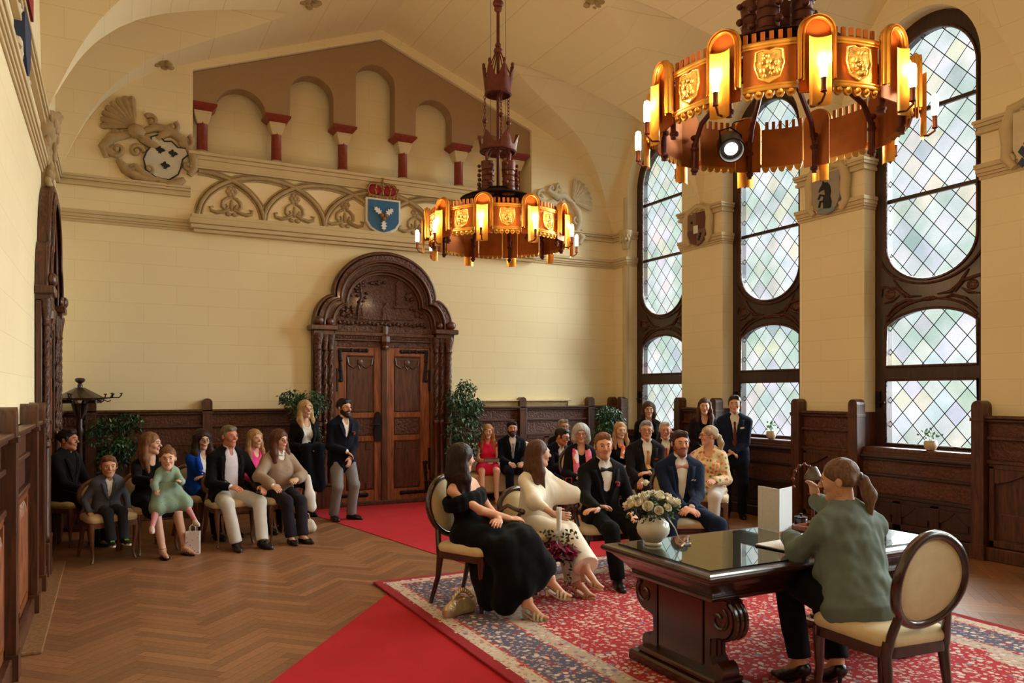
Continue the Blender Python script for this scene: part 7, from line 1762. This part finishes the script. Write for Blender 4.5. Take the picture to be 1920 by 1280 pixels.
# --- things held
def to_world(key, p):
    r, J, x, y, ph = PEOPLE[key]; wx, wy = W2(x, y, ph, float(p[0]), float(p[1])); return (wx, wy, float(p[2])+r.location.z)
def held():
    J = PEOPLE['bride'][1]; wx, wy, wz = to_world('bride', J['wr'][1]+A3((-.07,-.13,-.01)))
    b = thing('bridal_bouquet', 'dark red bouquet hanging upside down from the bride\'s right hand', 'bouquet', (wx,wy,wz)); rr = random.Random(8)
    m = MB(); m.tube([(0,0,.045),(0,0,-.08)], [.017,.015], 10); 
    for i in range(7): m.tube([(.012*math.cos(i),.012*math.sin(i),.075),(.012*math.cos(i),.012*math.sin(i),.04)], .005, 5)
    m.obj('ribbon_wrap', mat('white_satin_ribbon',(0,0,0)), b, smooth=60)
    b.scale = (1.3,1.3,1.22)
    DR = mat('burgundy_petal', lin(112,8,44), .6, spec=.15, var=(20,.4)); GL = mat('bouquet_leaf', lin(40,62,34), .5, var=(20,.3))
    for i in range(20):
        a = rr.random()*6.28; e = rr.random()**.6; c = Vector((math.cos(a)*.10*e, math.sin(a)*.10*e, -.17-.10*rr.random())); m = MB(); q = c.normalized().to_track_quat('Z','Y').to_matrix().to_4x4(); M = Matrix.Translation(c)@q
        for k in range(6):
            w = k*PI/3; m.add([M@Vector(v) for v in ((0,0,-.02),(.034*math.cos(w-.45),.034*math.sin(w-.45),.012),(.058*math.cos(w),.058*math.sin(w),.026),(.034*math.cos(w+.45),.034*math.sin(w+.45),.012))], [(0,1,2,3)])
        m.sphere(M@Vector((0,0,.0)), .012, 8, 6); m.obj('flower_head', DR, b, smooth=70)
    m = MB()
    for i in range(190):
        a = rr.random()*6.28; c = Vector((math.cos(a)*rr.uniform(.04,.13), math.sin(a)*rr.uniform(.04,.13), rr.uniform(-.28,-.07)))
        if i > 150: c = Vector((.06+rr.gauss(0,.015), -.03+rr.gauss(0,.015), rr.uniform(-.52,-.25)))
        if 120 < i <= 150: c = Vector((-.08+rr.gauss(0,.01), 0, rr.uniform(-.46,-.25)))
        d = Vector((rr.gauss(0,1),rr.gauss(0,1),rr.gauss(-.5,.7))).normalized(); w = d.cross(Vector((rr.gauss(0,1),rr.gauss(0,1),.4))).normalized()*.009; L = .032
        m.add([c, c+d*L*.5+w, c+d*L, c+d*L*.5-w], [(0,1,2,3)])
    m.obj('greenery', GL, b)
    J = PEOPLE['w15'][1]; c = (J['wr'][0]+J['wr'][1])/2+A3((.0,-.09,.012)); w = to_world('w15', c); t = thing('clutch_bag', 'silver clutch bag on the knees of the woman in the hot pink dress', 'bag', w, PEOPLE['w15'][4]); m = MB(); m.bbox((-.10,-.03,-.02),(.14,.03,.035), .01); m.obj('bag_body', mat('brushed_silver', lin(160,150,146), .35, metal=.7), t); m = MB(); m.bbox((-.10,-.032,.033),(.14,.032,.040), .003); m.obj('clasp', mat('dark_trim', lin(60,50,50), .4), t)
    J = PEOPLE['wb'][1]; c = (J['wr'][0]+J['wr'][1])/2+A3((.0,-.085,.03)); w = to_world('wb', c); t = thing('mobile_phone', 'black phone held in front of the little girl', 'phone', w, PEOPLE['wb'][4]); m = MB(); m.bbox((-.06,-.01,-.035),(.06,.0,.035), .003); m.obj('phone_body', LEAT, t); m = MB(); m.box((-.055,-.011,-.03),(.055,-.0101,.03)); m.obj('screen', mat('dark_screen', lin(24,24,34), .15), t)
    w = to_world('w9', PEOPLE['w9'][1]['wr'][0]+A3((-.06,-.05,-.02))); t = thing('folded_coat', 'dark navy coat draped over the forearm of the standing blonde woman', 'coat', w, PEOPLE['w9'][4])
    S = SDF((-.3,-.25,-.65),(.3,.25,.15),.009); S.cone((-.14,0,.02),(.16,0,.02),.05,.05,.03); S.cone((-.10,-.03,.0),(-.08,-.05,-.46),.07,.09,.05,((0,1,0),.5)); S.cone((.08,-.03,.0),(.08,-.05,-.50),.08,.10,.05,((0,1,0),.5)); sobj(S, 'coat_cloth', DKN, t, wr=[(.012,26,(1,1,.3)),(.004,60,(1,1,.5))])
    x, y = P(577,9.25); t = thing('white_jacket', 'white jacket hanging down beside the woman in the beige sweater', 'jacket', (x,y,0)); S = SDF((-.2,-.2,.1),(.2,.2,.9),.009)
    S.cone((0,0,.72),(.02,-.02,.50),.035,.055,.04,((0,1,0),.6)); S.cone((.02,-.02,.50),(.04,-.02,.36),.055,.06,.04,((0,1,0),.6)); sobj(S, 'jacket_cloth', WHTS, t, wr=[(.008,30,(1,1,.4))])
    x, y = P(571,9.5); t = thing('pale_tote_bag', 'pale tote bag on the floor under the chair beside the beige sweater', 'bag', (x,y,0)); S = SDF((-.2,-.12,-.02),(.2,.12,.3),.008); S.cone((-.09,0,.06),(.09,0,.06),.06,.06,.03); S.cone((-.07,0,.13),(.07,0,.13),.04,.04,.05); S.box((0,0,-.1),(.3,.3,.1),None,0,0,'s'); sobj(S,'bag_body',mat('pale_canvas', lin(206,196,180), .8),t,wr=[(.006,30,(1,1,1))])
    m = MB(); m.tube([(-.07,0,.15),(-.05,0,.24),(.05,0,.24),(.07,0,.15)], .007, 6); m.obj('handle', mat('pale_canvas',(0,0,0)), t)
    x, y = P(1066,9.7); t = thing('red_handbag', 'red handbag hanging between the bride and the woman with the scarf', 'handbag', (x,y,.38)); S = SDF((-.2,-.12,-.1),(.2,.12,.35),.008); S.cone((-.05,0,.02),(.05,0,.02),.06,.06,.03,((0,1,0),.6)); S.cone((-.04,0,.14),(.04,0,.14),.05,.05,.05,((0,1,0),.6)); sobj(S,'bag_body',mat('red_leather', lin(170,40,30), .4),t)
    m = MB(); m.tube([(-.06,0,.16),(-.04,0,.28),(.04,0,.28),(.06,0,.16)], .007, 6); m.obj('handle', mat('red_leather',(0,0,0)), t)
held()
